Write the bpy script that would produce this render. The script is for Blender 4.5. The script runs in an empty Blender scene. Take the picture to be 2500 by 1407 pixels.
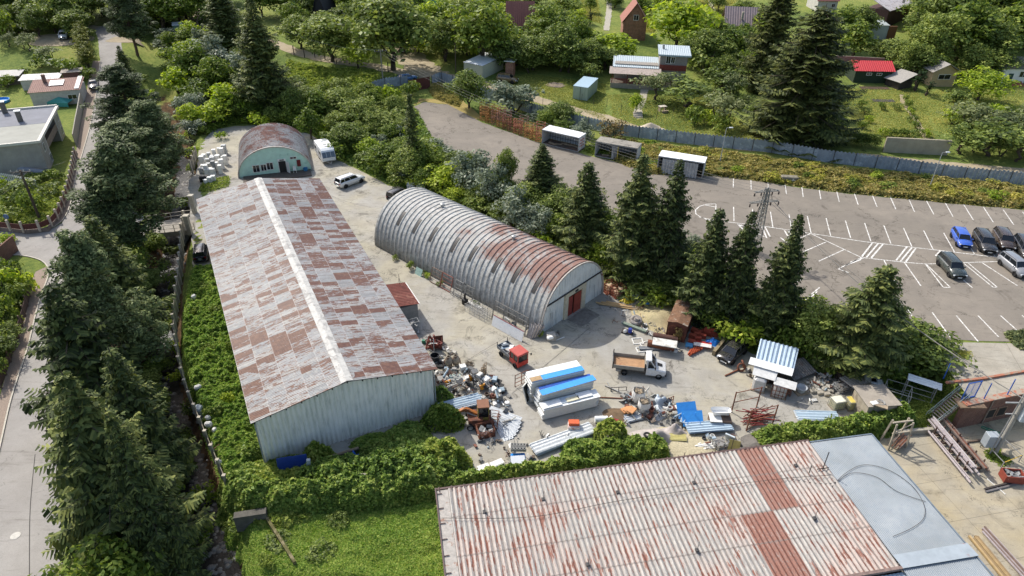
import bpy,bmesh,math,random
import numpy as np
from mathutils import Vector,Matrix,noise as mnoise
from mathutils.geometry import delaunay_2d_cdt
rad=math.radians
sc=bpy.context.scene
C=sc.collection
random.seed(7)
RNG=np.random.default_rng(7)
# ------------------------------------------------------------------ camera
CAMH,PITCH,ROLL,FPX=46.0,rad(33),rad(1),1667.0
_r=Vector((1,0,0));_u=Vector((0,math.sin(PITCH),math.cos(PITCH)));_f=Vector((0,math.cos(PITCH),-math.sin(PITCH)))
_c,_s=math.cos(ROLL),math.sin(ROLL)
CR=_r*_c+_u*_s
CU=_u*_c-_r*_s
cd=bpy.data.cameras.new('camera');cam=bpy.data.objects.new('camera',cd);C.objects.link(cam)
cd.sensor_width=36;cd.lens=FPX/2500*36;cd.clip_start=1;cd.clip_end=2000
mw=Matrix.Identity(4)
for i in range(3):
 mw[i][0]=CR[i];mw[i][1]=CU[i];mw[i][2]=-_f[i]
mw[2][3]=CAMH
cam.matrix_world=mw
sc.camera=cam
# ------------------------------------------------------------------ light
SUN_EL=rad(45)
SUN_DIR=Vector((-0.68,0.73,0)).normalized()*math.cos(SUN_EL)+Vector((0,0,math.sin(SUN_EL)))
w=bpy.data.worlds.new('World');sc.world=w;w.use_nodes=True
nt=w.node_tree
sky=nt.nodes.new('ShaderNodeTexSky');sky.sky_type='NISHITA';sky.sun_disc=False
sky.sun_elevation=SUN_EL;sky.sun_rotation=math.atan2(SUN_DIR.x,SUN_DIR.y)
sky.air_density=1.0;sky.dust_density=2.5;sky.ozone_density=.7
nt.links.new(sky.outputs[0],nt.nodes['Background'].inputs[0])
nt.nodes['Background'].inputs[1].default_value=0.15
sl=bpy.data.lights.new('sun','SUN');sl.energy=3.1;sl.angle=rad(0.5);sl.color=(1,.968,.915)
so=bpy.data.objects.new('sun',sl);C.objects.link(so)
so.rotation_euler=SUN_DIR.to_track_quat('Z','Y').to_euler();so.location=(0,0,120)
sc.view_settings.view_transform='Standard';sc.view_settings.look='None'
sc.view_settings.exposure=0.6;sc.view_settings.gamma=1
# ------------------------------------------------------------------ projection helpers
def ray(px,py):
 dx=(px-1250)/FPX;dy=-(py-703.5)/FPX
 return CR*dx+CU*dy+_f
def PZ(px,py,z=0.0):
 d=ray(px,py);t=(CAMH-z)/-d.z
 return Vector((0,0,CAMH))+d*t
def proj(p):
 v=Vector(p)-Vector((0,0,CAMH));k=v.dot(_f)
 return 1250+FPX*v.dot(CR)/k,703.5-FPX*v.dot(CU)/k
def polysd(pts,X,Y):
 """signed distance to closed polygon, positive inside"""
 d=np.full(X.shape,1e9);ins=np.zeros(X.shape,bool);n=len(pts)
 for i in range(n):
  ax,ay=pts[i];bx,by=pts[(i+1)%n]
  ex,ey=bx-ax,by-ay
  t=np.clip(((X-ax)*ex+(Y-ay)*ey)/(ex*ex+ey*ey+1e-9),0,1)
  d=np.minimum(d,np.hypot(X-ax-t*ex,Y-ay-t*ey))
  c=(ay>Y)!=(by>Y)
  with np.errstate(divide='ignore',invalid='ignore'):
   xi=(bx-ax)*(Y-ay)/(by-ay+1e-12)+ax
  ins^=c&(X<xi)
 return np.where(ins,d,-d)
def linedist(pts,X,Y):
 d=np.full(X.shape,1e9)
 for(ax,ay),(bx,by)in zip(pts[:-1],pts[1:]):
  ex,ey=bx-ax,by-ay
  t=np.clip(((X-ax)*ex+(Y-ay)*ey)/(ex*ex+ey*ey+1e-9),0,1)
  d=np.minimum(d,np.hypot(X-ax-t*ex,Y-ay-t*ey))
 return d
def sst(a,b,x):
 t=np.clip((x-a)/(b-a),0,1);return t*t*(3-2*t)
PLAT=[tuple(PZ(x,y,3)[:2])for x,y in((1015,262),(1050,335),(1200,430),(1330,490),(1500,530),(1700,610),(1850,710),(1965,775),
(2180,835),(2265,850),(2330,925))]
_a,_b=PZ(2378,983,3)+Vector((-.2,.95,0)),PZ(2560,945,3)+Vector((-.2,.95,0));_d=(_b-_a).normalized()
PLAT+=[tuple(_a[:2]),tuple((_a+_d*60)[:2]),tuple((_a+_d*230)[:2]),(330,500),(-260,500),(-150,175),(-60,160),(-38,158)]
STREAM=[tuple(PZ(x,y,-2.3)[:2])for x,y in((372,105),(385,150),(402,215),(420,300),(440,365),(452,420),(450,480),(437,545),(430,605),
(415,660),(402,745),(395,830),(398,930),(420,1030),(450,1110),(470,1180),(495,1260),(525,1350),(550,1430),(570,1560))]
STREAM=[(STREAM[0][0]-8,STREAM[0][1]+60)]+STREAM
def tz(X,Y):
 X=np.asarray(X,float);Y=np.asarray(Y,float)
 sd=polysd(PLAT,X,Y)
 wd=5.0-4.4*sst(36.5,41.5,X)
 wd=np.where(X<-18,5+22*sst(18,50,-X),wd)
 z=3*sst(0,1,(sd+wd)/(wd+.3))
 z=z+0.055*np.clip(Y-135,0,170)
 d=linedist(STREAM,X,Y)
 z=z-(2.6+.0*X)*(1-sst(1.1,3.2,d))
 return z
def tz1(x,y):return float(tz(np.array([x]),np.array([y]))[0])
def P(px,py,h=0.0):
 d=ray(px,py);o=Vector((0,0,CAMH))
 ts=np.linspace(25,480,900);X=d.x*ts;Y=d.y*ts;Z=CAMH+d.z*ts
 m=Z<tz(X,Y)+h
 i=int(np.argmax(m))if m.any()else 899
 a,b=ts[max(i-1,0)],ts[i]
 for _ in range(14):
  t=(a+b)/2
  if CAMH+d.z*t<tz1(d.x*t,d.y*t)+h:b=t
  else:a=t
 return o+d*b
def G(px,py):
 p=P(px,py);return Vector((p.x,p.y,tz1(p.x,p.y)))
# ------------------------------------------------------------------ object helpers
def tag(o,label=None,cat=None,group=None,kind=None):
 if label:o['label']=label
 if cat:o['category']=cat
 if group:o['group']=group
 if kind:o['kind']=kind
 return o
def thing(name,label,cat,loc=(0,0,0),rz=0.0,group=None,scale=None):
 o=bpy.data.objects.new(name,None);C.objects.link(o);o.empty_display_size=.3
 o.location=loc;o.rotation_euler=(0,0,rz)
 if scale:o.scale=scale
 return tag(o,label,cat,group)
def dup(root,loc,rz,label=None,group=None,scale=None):
 r=root.copy();C.objects.link(r);r.location=loc;r.rotation_euler=(0,0,rz)
 if scale:r.scale=scale
 if label:r['label']=label
 if group:r['group']=group
 for ch in list(root.children):
  c=ch.copy();C.objects.link(c);c.parent=r
  for g in list(ch.children):
   d=g.copy();C.objects.link(d);d.parent=c
 return r
def meshobj(name,V,F,mat,parent=None,smooth=False,uv=None):
 me=bpy.data.meshes.new(name)
 V=np.asarray(V,dtype=np.float32).reshape(-1,3)
 if isinstance(F,np.ndarray):
  n,k=F.shape
  me.vertices.add(len(V));me.vertices.foreach_set('co',V.ravel())
  me.loops.add(n*k);me.loops.foreach_set('vertex_index',F.astype(np.int32).ravel())
  me.polygons.add(n);me.polygons.foreach_set('loop_start',np.arange(0,n*k,k,dtype=np.int32))
  me.polygons.foreach_set('loop_total',np.full(n,k,dtype=np.int32))
  me.update(calc_edges=True)
 else:
  me.from_pydata([tuple(map(float,v))for v in V],[],F);me.update()
 if smooth:me.polygons.foreach_set('use_smooth',np.ones(len(me.polygons),bool))
 mats=mat if isinstance(mat,(list,tuple))else[mat]
 for m in mats:me.materials.append(m)
 o=bpy.data.objects.new(name,me);C.objects.link(o)
 if parent:o.parent=parent
 return o
class MB:
 """collects shapes, builds ONE mesh object"""
 def __init__(s):s.V=[];s.F=[]
 def add(s,vs,fs,M=None):
  n=len(s.V)
  for v in vs:
   v=Vector(v)
   if M is not None:v=M@v
   s.V.append((v.x,v.y,v.z))
  s.F+=[tuple(i+n for i in f)for f in fs];return s
 def box(s,c,d,rz=0,rx=0,ry=0,bev=0):
  M=Matrix.Translation(c)@Matrix.Rotation(rz,4,'Z')@Matrix.Rotation(ry,4,'Y')@Matrix.Rotation(rx,4,'X')
  x,y,z=d[0]/2,d[1]/2,d[2]/2
  if bev:
   b=bev;vs=[];
   ring=[(x-b,-y),(x,-y+b),(x,y-b),(x-b,y),(-x+b,y),(-x,y-b),(-x,-y+b),(-x+b,-y)]
   ins=[(a*(1-b/x),c_*(1-b/y))for a,c_ in ring]
   for zz,rr in((-z,ring),(z-b,ring),(z,ins)):vs+=[(a,c_,zz)for a,c_ in rr]
   fs=[tuple(range(7,-1,-1)),tuple(range(16,24))]
   for k in(0,8):
    for i in range(8):j=(i+1)%8;fs.append((k+i,k+j,k+8+j,k+8+i))
   return s.add(vs,fs,M)
  vs=[(i*x,j*y,k*z)for i in(-1,1)for j in(-1,1)for k in(-1,1)]
  return s.add(vs,[(0,1,3,2),(4,6,7,5),(0,4,5,1),(2,3,7,6),(0,2,6,4),(1,5,7,3)],M)
 def bar(s,a,b,w=.06,h=None):
  a=Vector(a);b=Vector(b);d=b-a;L=d.length
  if L<1e-5:return s
  q=d.to_track_quat('Z','Y').to_matrix().to_4x4()
  h=h or w
  return s.add([(i*w/2,j*h/2,k*L)for i in(-1,1)for j in(-1,1)for k in(0,1)],
[(0,1,3,2),(4,6,7,5),(0,4,5,1),(2,3,7,6),(0,2,6,4),(1,5,7,3)],Matrix.Translation(a)@q)
 def cyl(s,a,b,r,r2=None,n=10,cap=True):
  a=Vector(a);b=Vector(b);d=b-a;L=d.length;r2=r if r2 is None else r2
  q=Matrix.Translation(a)@d.to_track_quat('Z','Y').to_matrix().to_4x4()
  vs=[(r*math.cos(2*math.pi*i/n),r*math.sin(2*math.pi*i/n),0)for i in range(n)]
  vs+=[(r2*math.cos(2*math.pi*i/n),r2*math.sin(2*math.pi*i/n),L)for i in range(n)]
  fs=[(i,(i+1)%n,n+(i+1)%n,n+i)for i in range(n)]
  if cap:fs+=[tuple(range(n-1,-1,-1)),tuple(range(n,2*n))]
  return s.add(vs,fs,q)
 def tube(s,pts,r,n=6):
  for a,b in zip(pts[:-1],pts[1:]):s.cyl(a,b,r,n=n,cap=False)
  return s
 def lathe(s,prof,c=(0,0,0),n=14,M=None):
  vs=[];k=len(prof)
  for i in range(n):
   a=2*math.pi*i/n
   vs+=[(r*math.cos(a),r*math.sin(a),z)for r,z in prof]
  fs=[(i*k+j,((i+1)%n)*k+j,((i+1)%n)*k+j+1,i*k+j+1)for i in range(n)for j in range(k-1)]
  T=Matrix.Translation(c)if M is None else M
  return s.add(vs,fs,T)
 def torus(s,c,R_,r,M=None,n=18,m=8,sq=1.0):
  prof=[(R_+r*math.cos(2*math.pi*i/m),sq*r*math.sin(2*math.pi*i/m))for i in range(m+1)]
  T=Matrix.Translation(c)@(M if M is not None else Matrix.Identity(4))
  return s.lathe(prof,n=n,M=T)
 def prism(s,poly,z0,z1,M=None):
  n=len(poly)
  vs=[(x,y,z0)for x,y in poly]+[(x,y,z1)for x,y in poly]
  return s.add(vs,[tuple(range(n-1,-1,-1)),tuple(range(n,2*n))]+[(i,(i+1)%n,n+(i+1)%n,n+i)for i in range(n)],M)
 def quad(s,a,b,c,d):return s.add([a,b,c,d],[(0,1,2,3)])
 def slab(s,a,b,c,d,t=.03):
  """thin plate from four corners (ccw from above)"""
  a,b,c,d=map(Vector,(a,b,c,d));n=(b-a).cross(d-a).normalized()*t
  return s.add([a,b,c,d,a-n,b-n,c-n,d-n],[(0,1,2,3),(7,6,5,4),(0,4,5,1),(1,5,6,2),(2,6,7,3),(3,7,4,0)])
 def grid(s,fn,nu,nv):
  vs=[fn(i/nu,j/nv)for i in range(nu+1)for j in range(nv+1)]
  k=nv+1
  return s.add(vs,[(i*k+j,(i+1)*k+j,(i+1)*k+j+1,i*k+j+1)for i in range(nu)for j in range(nv)])
 def corr(s,a,b,c,d,pitch=.18,amp=.035,t=.012,sag=0):
  """corrugated plate, corners a->b is across the waves, a->d along them"""
  a,b,c,d=map(Vector,(a,b,c,d));L=(b-a).length;nu=max(8,int(L/pitch)*4)
  n=(b-a).cross(d-a).normalized()
  for off in(0,-t):
   def fn(u,v):
    p=(a*(1-u)+b*u)*(1-v)+(d*(1-u)+c*u)*v
    return p+n*(amp*math.sin(2*math.pi*u*L/pitch)+off-sag*4*v*(1-v))
   s.grid(fn,nu,3 if sag else 1)
  return s
 def build(s,name,mat,parent=None,smooth=False):
  return meshobj(name,s.V,s.F,mat,parent,smooth)
# ------------------------------------------------------------------ materials
_mc={}
def hexc(h):
 h=h.lstrip('#');v=[int(h[i:i+2],16)/255 for i in(0,2,4)]
 return tuple((x/12.92 if x<=.04045 else((x+.055)/1.055)**2.4)for x in v)+(1,)
def col(c):return hexc(c)if isinstance(c,str)else(tuple(c)+(1,)if len(c)==3 else tuple(c))
def newmat(name):
 m=bpy.data.materials.new(name);m.use_nodes=True;nt=m.node_tree
 b=nt.nodes['Principled BSDF'];return m,nt,b
def nnode(nt,t,**kw):
 n=nt.nodes.new(t)
 for k,v in kw.items():
  if k.startswith('i_'):
   key=k[2:];key=int(key)if key.isdigit()else key.replace('_',' ')
   n.inputs[key].default_value=v
  else:setattr(n,k,v)
 return n
def tnoise(nt,scale,detail=4,rough=.6,coord='Object',dist=0,vec=None,mapscale=None):
 n=nnode(nt,'ShaderNodeTexNoise',i_Scale=scale,i_Detail=detail,i_Roughness=rough,i_Distortion=dist)
 if vec is None:
  tc=nnode(nt,'ShaderNodeTexCoord');vec=tc.outputs[coord]if coord!='Pos' else nnode(nt,'ShaderNodeNewGeometry').outputs['Position']
 if mapscale:
  mp=nnode(nt,'ShaderNodeMapping');mp.inputs['Scale'].default_value=mapscale
  nt.links.new(vec,mp.inputs[0]);vec=mp.outputs[0]
 nt.links.new(vec,n.inputs['Vector']);return n.outputs['Fac']
def ramp(nt,fac,stops,interp='LINEAR'):
 r=nnode(nt,'ShaderNodeValToRGB');e=r.color_ramp.elements;r.color_ramp.interpolation=interp
 while len(e)<len(stops):e.new(.5)
 for i,(p,c)in enumerate(stops):
  e[i].position=p;e[i].color=col(c)if not isinstance(c,(int,float))else(c,c,c,1)
 if fac is not None:nt.links.new(fac,r.inputs[0])
 return r.outputs[0]
def mix(nt,fac,a,b,mode='MIX'):
 m=nnode(nt,'ShaderNodeMix',data_type='RGBA',blend_type=mode)
 for v,k in((fac,0),(a,6),(b,7)):
  if hasattr(v,'is_linked')or hasattr(v,'links'):nt.links.new(v,m.inputs[k])
  else:m.inputs[k].default_value=v if k==0 else col(v)
 return m.outputs[2]
def math_(nt,op,a,b=None,c=None,clamp=False):
 m=nnode(nt,'ShaderNodeMath',operation=op,use_clamp=clamp)
 for k,v in enumerate((a,b,c)):
  if v is None:continue
  if hasattr(v,'links'):nt.links.new(v,m.inputs[k])
  else:m.inputs[k].default_value=v
 return m.outputs[0]
def bump(nt,b,h,strength=.3,dist=.02):
 n=nnode(nt,'ShaderNodeBump',i_Strength=strength,i_Distance=dist);nt.links.new(h,n.inputs['Height']);nt.links.new(n.outputs[0],b.inputs['Normal'])
def mat(c,rough=.7,metal=0,var=.25,scale=3,c2=None,spec=None,coord='Object',bmp=.2,thr=None,key=None):
 """plain weathered material: base colour with grime noise, optional second colour patches"""
 k=('m',c,rough,metal,var,scale,c2,thr,key)
 if k in _mc:return _mc[k]
 m,nt,b=newmat('mat_%d'%len(_mc))
 cc=col(c)
 n1=tnoise(nt,scale,5,.65,coord)
 lo=tuple(x*(1-var)for x in cc[:3]);hi=tuple(min(1,x*(1+var*.6))for x in cc[:3])
 o=ramp(nt,n1,[(.3,lo),(.7,hi)])
 if c2:
  n2=tnoise(nt,scale*.6,6,.7,coord,dist=.5);t=thr or.55
  o=mix(nt,ramp(nt,n2,[(t-.04,0.0),(t+.04,1.0)]),o,c2)
 nt.links.new(o,b.inputs['Base Color'])
 b.inputs['Roughness'].default_value=rough;b.inputs['Metallic'].default_value=metal
 if bmp:bump(nt,b,n1,bmp,.03)
 _mc[k]=m;return m
def paint(c,rough=.25,coat=.6,metal=0.0):
 k=('p',c,rough,metal)
 if k in _mc:return _mc[k]
 m,nt,b=newmat('paint_%d'%len(_mc));b.inputs['Base Color'].default_value=col(c)
 b.inputs['Roughness'].default_value=rough;b.inputs['Coat Weight'].default_value=coat;b.inputs['Metallic'].default_value=metal
 b.inputs['Coat Roughness'].default_value=.08
 n=tnoise(nt,6,4,.6);o=mix(nt,ramp(nt,n,[(.35,0.0),(.8,.35)]),c,'#8b857a');nt.links.new(o,b.inputs['Base Color'])
 _mc[k]=m;return m
def glass_dark():
 k='gd'
 if k in _mc:return _mc[k]
 m,nt,b=newmat('dark_glass');b.inputs['Base Color'].default_value=(.012,.014,.016,1);b.inputs['Roughness'].default_value=.06
 b.inputs['Specular IOR Level'].default_value=.7
 _mc[k]=m;return m
def foliage(name,cols,rough=.55,trans=.3,scale=.35):
 m,nt,b=newmat(name)
 g=nnode(nt,'ShaderNodeNewGeometry');oi=nnode(nt,'ShaderNodeObjectInfo')
 n=tnoise(nt,scale,3,.6,'Object')
 f=math_(nt,'ADD',math_(nt,'MULTIPLY',g.outputs['Random Per Island'],.55),math_(nt,'MULTIPLY',n,.55))
 f=math_(nt,'ADD',f,math_(nt,'MULTIPLY',math_(nt,'SUBTRACT',oi.outputs['Random'],.5),.22))
 k=len(cols);o=ramp(nt,f,[(.12+.76*i/(k-1),(col(c)[0]*1.28,col(c)[1]*1.13,col(c)[2]*1.25))for i,c in enumerate(cols)])
 nt.links.new(o,b.inputs['Base Color']);b.inputs['Roughness'].default_value=rough
 b.inputs['Specular IOR Level'].default_value=.12
 if trans:
  tr=nnode(nt,'ShaderNodeBsdfTranslucent');mx=nnode(nt,'ShaderNodeMixShader',i_0=trans)
  hs=nnode(nt,'ShaderNodeHueSaturation');hs.inputs['Value'].default_value=1.5;hs.inputs['Saturation'].default_value=1.1
  nt.links.new(o,hs.inputs['Color']);nt.links.new(hs.outputs[0],tr.inputs[0])
  nt.links.new(b.outputs[0],mx.inputs[1]);nt.links.new(tr.outputs[0],mx.inputs[2])
  nt.links.new(mx.outputs[0],nt.nodes['Material Output'].inputs[0])
 return m
# ================================================================== THE SETTING
def ground_mat():
 m,nt,b=newmat('ground_grass')
 pos=nnode(nt,'ShaderNodeNewGeometry').outputs['Position']
 a=tnoise(nt,.06,5,.6,vec=pos);f=tnoise(nt,1.3,6,.7,vec=pos);ff=tnoise(nt,9,3,.7,vec=pos)
 g=ramp(nt,math_(nt,'ADD',math_(nt,'MULTIPLY',a,.55),math_(nt,'MULTIPLY',f,.45)),
[(.3,'#4a5a2c'),(.43,'#66763a'),(.52,'#858e46'),(.62,'#9d9a55'),(.72,'#b0a069')])
 g=mix(nt,ramp(nt,ff,[(.35,.55),(.65,0.0)]),g,'#3c4c24')
 sx=nnode(nt,'ShaderNodeSeparateXYZ');nt.links.new(pos,sx.inputs[0])
 z=math_(nt,'ADD',sx.outputs[2],math_(nt,'MULTIPLY',f,.6))
 earth=ramp(nt,f,[(.35,'#3e3022'),(.6,'#6a543c'),(.75,'#7d6a50')])
 g=mix(nt,ramp(nt,math_(nt,'MULTIPLY',math_(nt,'ADD',z,.35),-1.4),[(0.0,0.0),(.5,1.0)]),g,earth)
 nt.links.new(g,b.inputs['Base Color']);b.inputs['Roughness'].default_value=.95;b.inputs['Specular IOR Level'].default_value=.1
 bump(nt,b,math_(nt,'ADD',f,ff),.8,.12)
 return m
def pave_mat(name,base,patch,dark,crack=.35,cs=.16,sc_=.5,stain=.3,joint=None):
 m,nt,b=newmat(name)
 pos=nnode(nt,'ShaderNodeNewGeometry').outputs['Position']
 n1=tnoise(nt,.11,5,.62,vec=pos,dist=.4);n2=tnoise(nt,sc_,7,.72,vec=pos);n3=tnoise(nt,14,3,.8,vec=pos);n4=tnoise(nt,.33,6,.7,vec=pos,dist=1.2)
 n5=tnoise(nt,.8,6,.75,vec=pos,dist=2.0)
 o=mix(nt,ramp(nt,n1,[(.44,0.0),(.6,1.0)]),base,patch)
 o=mix(nt,ramp(nt,n2,[(.38,.45),(.62,0.0)]),o,dark)
 o=mix(nt,ramp(nt,n4,[(.56,0.0),(.70,stain)]),o,'#3a342c')
 o=mix(nt,ramp(nt,n5,[(.60,0.0),(.75,stain*.8)]),o,'#4a4234')
 o=mix(nt,ramp(nt,n3,[(.3,.28),(.5,0.0)]),o,'#55504a')
 o=mix(nt,ramp(nt,n3,[(.62,0.0),(.8,.3)]),o,'#e0dccf');tr_=tnoise(nt,1,5,.7,vec=pos,mapscale=(.25,2.2,1),dist=.6);o=mix(nt,ramp(nt,tr_,[(.57,0.0),(.68,.35)]),o,'#5f594f')
 if crack:
  v=nnode(nt,'ShaderNodeTexVoronoi',feature='DISTANCE_TO_EDGE',i_Scale=cs)
  dn=nnode(nt,'ShaderNodeTexNoise',i_Scale=.7,i_Detail=5,i_Roughness=.7);nt.links.new(pos,dn.inputs['Vector'])
  vm=nnode(nt,'ShaderNodeVectorMath',operation='SCALE');vm.inputs['Scale'].default_value=4.5;nt.links.new(dn.outputs['Color'],vm.inputs[0])
  va=nnode(nt,'ShaderNodeVectorMath',operation='ADD');nt.links.new(pos,va.inputs[0]);nt.links.new(vm.outputs[0],va.inputs[1])
  nt.links.new(va.outputs[0],v.inputs['Vector'])
  cm=math_(nt,'MULTIPLY',ramp(nt,v.outputs[0],[(.0,crack*1.6),(.008,0.0)]),ramp(nt,n4,[(.42,0.0),(.52,1.0)]))
  o=mix(nt,cm,o,'#2c2822')
 if joint:
  br=nnode(nt,'ShaderNodeTexBrick',offset=0,i_Scale=1.0);mp=nnode(nt,'ShaderNodeMapping');mp.inputs['Rotation'].default_value=(0,0,joint[1])
  nt.links.new(pos,mp.inputs[0]);nt.links.new(mp.outputs[0],br.inputs['Vector'])
  br.inputs['Mortar Size'].default_value=.018;br.inputs['Brick Width'].default_value=joint[0];br.inputs['Row Height'].default_value=joint[0]*.8
  o=mix(nt,math_(nt,'MULTIPLY',br.outputs['Fac'],.6),o,'#4b4334')
 nt.links.new(o,b.inputs['Base Color']);b.inputs['Roughness'].default_value=.9;b.inputs['Specular IOR Level'].default_value=.25
 bump(nt,b,math_(nt,'ADD',n2,math_(nt,'MULTIPLY',n3,.3)),.35,.05)
 return m
M_YARD=pave_mat('yard_concrete','#a39f95','#aaa38f','#827c70',.55,.15,.45,.8)
M_ASPH=pave_mat('parking_asphalt','#7f776b','#898073','#706960',.7,.11,.3,.55)
M_ROAD=pave_mat('road_asphalt','#96918a','#9e9991','#868179',.3,.1,.3,.2)
M_DIRT=pave_mat('dirt_track','#a3947a','#b0a185','#857a5c',0,.1,.8,.3)
M_TERR=pave_mat('terrace_concrete','#a09a8c','#a8a090','#7f796b',.5,.25,.5,.4,(4.5,.25))
M_SEYD=pave_mat('lower_yard_concrete','#a69d89','#aea080','#867d6b',.5,.15,.5,.5,(5.0,-.22))
def gridaxis(a,b,c,d,fine,coarse):
 return np.concatenate([np.arange(a,b,coarse),np.arange(b,c,fine),np.arange(c,d+.01,coarse)])
gx=gridaxis(-260,-58,62,330,.6,4);gy=gridaxis(8,16,150,500,.6,4)
XX,YY=np.meshgrid(gx,gy,indexing='ij');ZZ=tz(XX,YY)
fld=np.random.default_rng(3).normal(0,.05,ZZ.shape);dS=linedist(STREAM,XX,YY)
ZZ=ZZ+np.where((dS<4)&(dS>1.2),fld*1.6,0)
n0,n1=ZZ.shape;ii,jj=np.meshgrid(np.arange(n0-1),np.arange(n1-1),indexing='ij');kk=(ii*n1+jj).ravel()
gF=np.stack([kk,kk+n1,kk+n1+1,kk+1],1)
tag(meshobj('ground',np.stack([XX,YY,ZZ],-1).reshape(-1,3),gF,ground_mat(),smooth=True),kind='structure')
def outline(pts,jit=0.0,step=1.5,seed=1):
 r=random.Random(seed);out=[]
 for i in range(len(pts)):
  a=Vector(pts[i][:2]);b=Vector(pts[(i+1)%len(pts)][:2]);n=max(1,int((b-a).length/step))
  for k in range(n):
   p=a.lerp(b,k/n)
   if jit:q=Vector((p.x,p.y,0))*.35;p=p+Vector((mnoise.noise(q)+r.uniform(-.4,.4),mnoise.noise(q+Vector((9,9,0)))+r.uniform(-.4,.4)))*jit
   out.append(p)
 return out
def sheet(name,pts,z,m,jit=0.0,step=1.5,grid=0,kind='structure',**kw):
 o2=outline(pts,jit,step);n=len(o2);vs=[Vector(p)for p in o2]
 if grid:
  xs=[p.x for p in vs];ys=[p.y for p in vs]
  gx_,gy_=np.meshgrid(np.arange(min(xs),max(xs),grid),np.arange(min(ys),max(ys),grid))
  sd=polysd([tuple(p)for p in vs],gx_,gy_);ok=sd>grid*.45
  vs+=[Vector((a,b))for a,b in zip(gx_[ok],gy_[ok])]
 v2,_,f2,_,_,_=delaunay_2d_cdt(vs,[(i,(i+1)%n)for i in range(n)],[],1,1e-4)
 X=np.array([v.x for v in v2]);Y=np.array([v.y for v in v2])
 Z=(tz(X,Y)if grid else np.zeros_like(X))+z
 fs=[]
 for f in f2:
  a,b,c=(v2[i]for i in f[:3])
  fs.append(tuple(f)if(b-a).cross(c-a)>0 else tuple(reversed(f)))
 return tag(meshobj(name,np.stack([X,Y,Z],1),fs,m),kind=kind,**kw)
def ribbon(name,pts,width,m,z=.03,kind='structure',step=1.0,cross=4,jit=0.0,fixed=None,**kw):
 ps=[Vector(p[:2])for p in pts];q=[]
 for i in range(len(ps)-1):
  n=max(1,int((ps[i+1]-ps[i]).length/step))
  p0=ps[max(i-1,0)];p1=ps[i];p2=ps[i+1];p3=ps[min(i+2,len(ps)-1)]
  for k in range(n):
   t=k/n;q.append(.5*((2*p1)+(p2-p0)*t+(2*p0-5*p1+4*p2-p3)*t*t+(3*p1-p0-3*p2+p3)*t**3))
 q.append(ps[-1]);V=[]
 for i,p in enumerate(q):
  d=(q[min(i+1,len(q)-1)]-q[max(i-1,0)]).normalized();nn=Vector((-d.y,d.x))
  wd=width[0]+(width[1]-width[0])*i/len(q)if isinstance(width,tuple)else width
  for k in range(cross+1):
   t=k/cross-.5;jj_=jit*mnoise.noise(Vector((p.x*.5,p.y*.5,k*3.0)))if k in(0,cross)else 0
   V.append((p.x+nn.x*(wd*t+jj_),p.y+nn.y*(wd*t+jj_)))
 V=np.array(V);Z=(tz(V[:,0],V[:,1])if fixed is None else np.full(len(V),fixed))+z
 c1=cross+1
 F=[(i*c1+k,(i+1)*c1+k,(i+1)*c1+k+1,i*c1+k+1)for i in range(len(q)-1)for k in range(cross)]
 F=[tuple(reversed(f))for f in F]
 return tag(meshobj(name,np.column_stack([V,Z]),F,m),kind=kind,**kw)
def PX(pts,z=0.0):return[tuple(PZ(x,y,z)[:2])for x,y in pts]
def GX(pts):return[tuple(P(x,y)[:2])for x,y in pts]
YARD=PX(((462,440),(478,425),(490,350),(520,318),(575,308),(700,305),(768,335),(812,385),(880,418),(945,452),(1020,480),(1150,530),(1300,590),(1480,680),(1530,715),
(1610,738),(1680,765),(1760,822),(1830,862),(1960,905),(2060,935),(2150,975),(2190,1020),(2150,1062),(1900,1092),(1740,1108),(1600,1105),(1480,1080),
(1330,1130),(1150,1165),(1085,1130),(1070,1075),(950,1085),(800,1115),(662,1140),(520,660),(474,655),(466,560)))
sheet('yard',YARD,.012,M_YARD,.35)
sheet('lower_yard',PX(((1880,1098),(2200,1052),(2300,1030),(2345,985),(2390,985),(2800,915),(3000,1000),(3000,1700),(1500,1700),(1500,1300))),.012,M_SEYD,.2)
PARK=PX(((1012,262),(1035,249),(1092,256),(1180,300),(1328,354),(1440,380),(1590,420),(1700,430),(1800,432),(1900,452),(2020,468),(2300,496),(2500,513),(2800,545),
(3000,834),(2500,833),(2420,834),(2262,830),(2190,806),(1960,764),(1850,712),(1700,612),(1500,528),(1330,486),(1200,428),(1052,335)),3.0)
def zsheet(name,pts,z,m,jit):return sheet(name,pts,z,m,jit)
zsheet('parking_lot',PARK,3.03,M_ASPH,.3)
zsheet('terrace',PX(((2266,836),(2500,839),(3000,840),(3000,930),(2500,957),(2378,986),(2330,925)),3.0),3.034,M_TERR,.05)
# ---- left road with its junction, kerbs and pavements
sheet('road',GX(((-120,1560),(-60,1407),(-26,1200),(0,1095),(24,989),(45,920),(67,854),(90,760),(104,715),(118,675),(116,652),(102,638),(80,630),(43,624),(-60,628),
(-70,560),(20,566),(67,570),(117,564),(150,545),(172,500),(186,430),(203,370),(220,310),(231,252),(240,200),(245,150),(240,100),(232,70),(262,60),(290,70),
(300,130),(298,200),(283,270),(268,350),(258,430),(262,490),(370,538),(470,541),(472,566),(380,582),(300,600),(240,640),(215,720),(190,800),(165,900),(150,1000),(140,1150),(150,1300),(165,1560))),
.016,M_ROAD,.12,grid=2.5)
M_BRK=mat('#8d7c6c',.9,var=.35,scale=9,key='pv');M_KERB=mat('#b5ad9c',.85,var=.2,scale=5)
kl=GX(((-26,1200),(0,1095),(24,989),(45,920),(67,854),(90,760),(104,715),(118,675),(116,652),(102,638),(80,630),(43,624),(-40,626)))
ribbon('kerb',kl,.14,M_KERB,.13,step=.8,cross=1)
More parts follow.
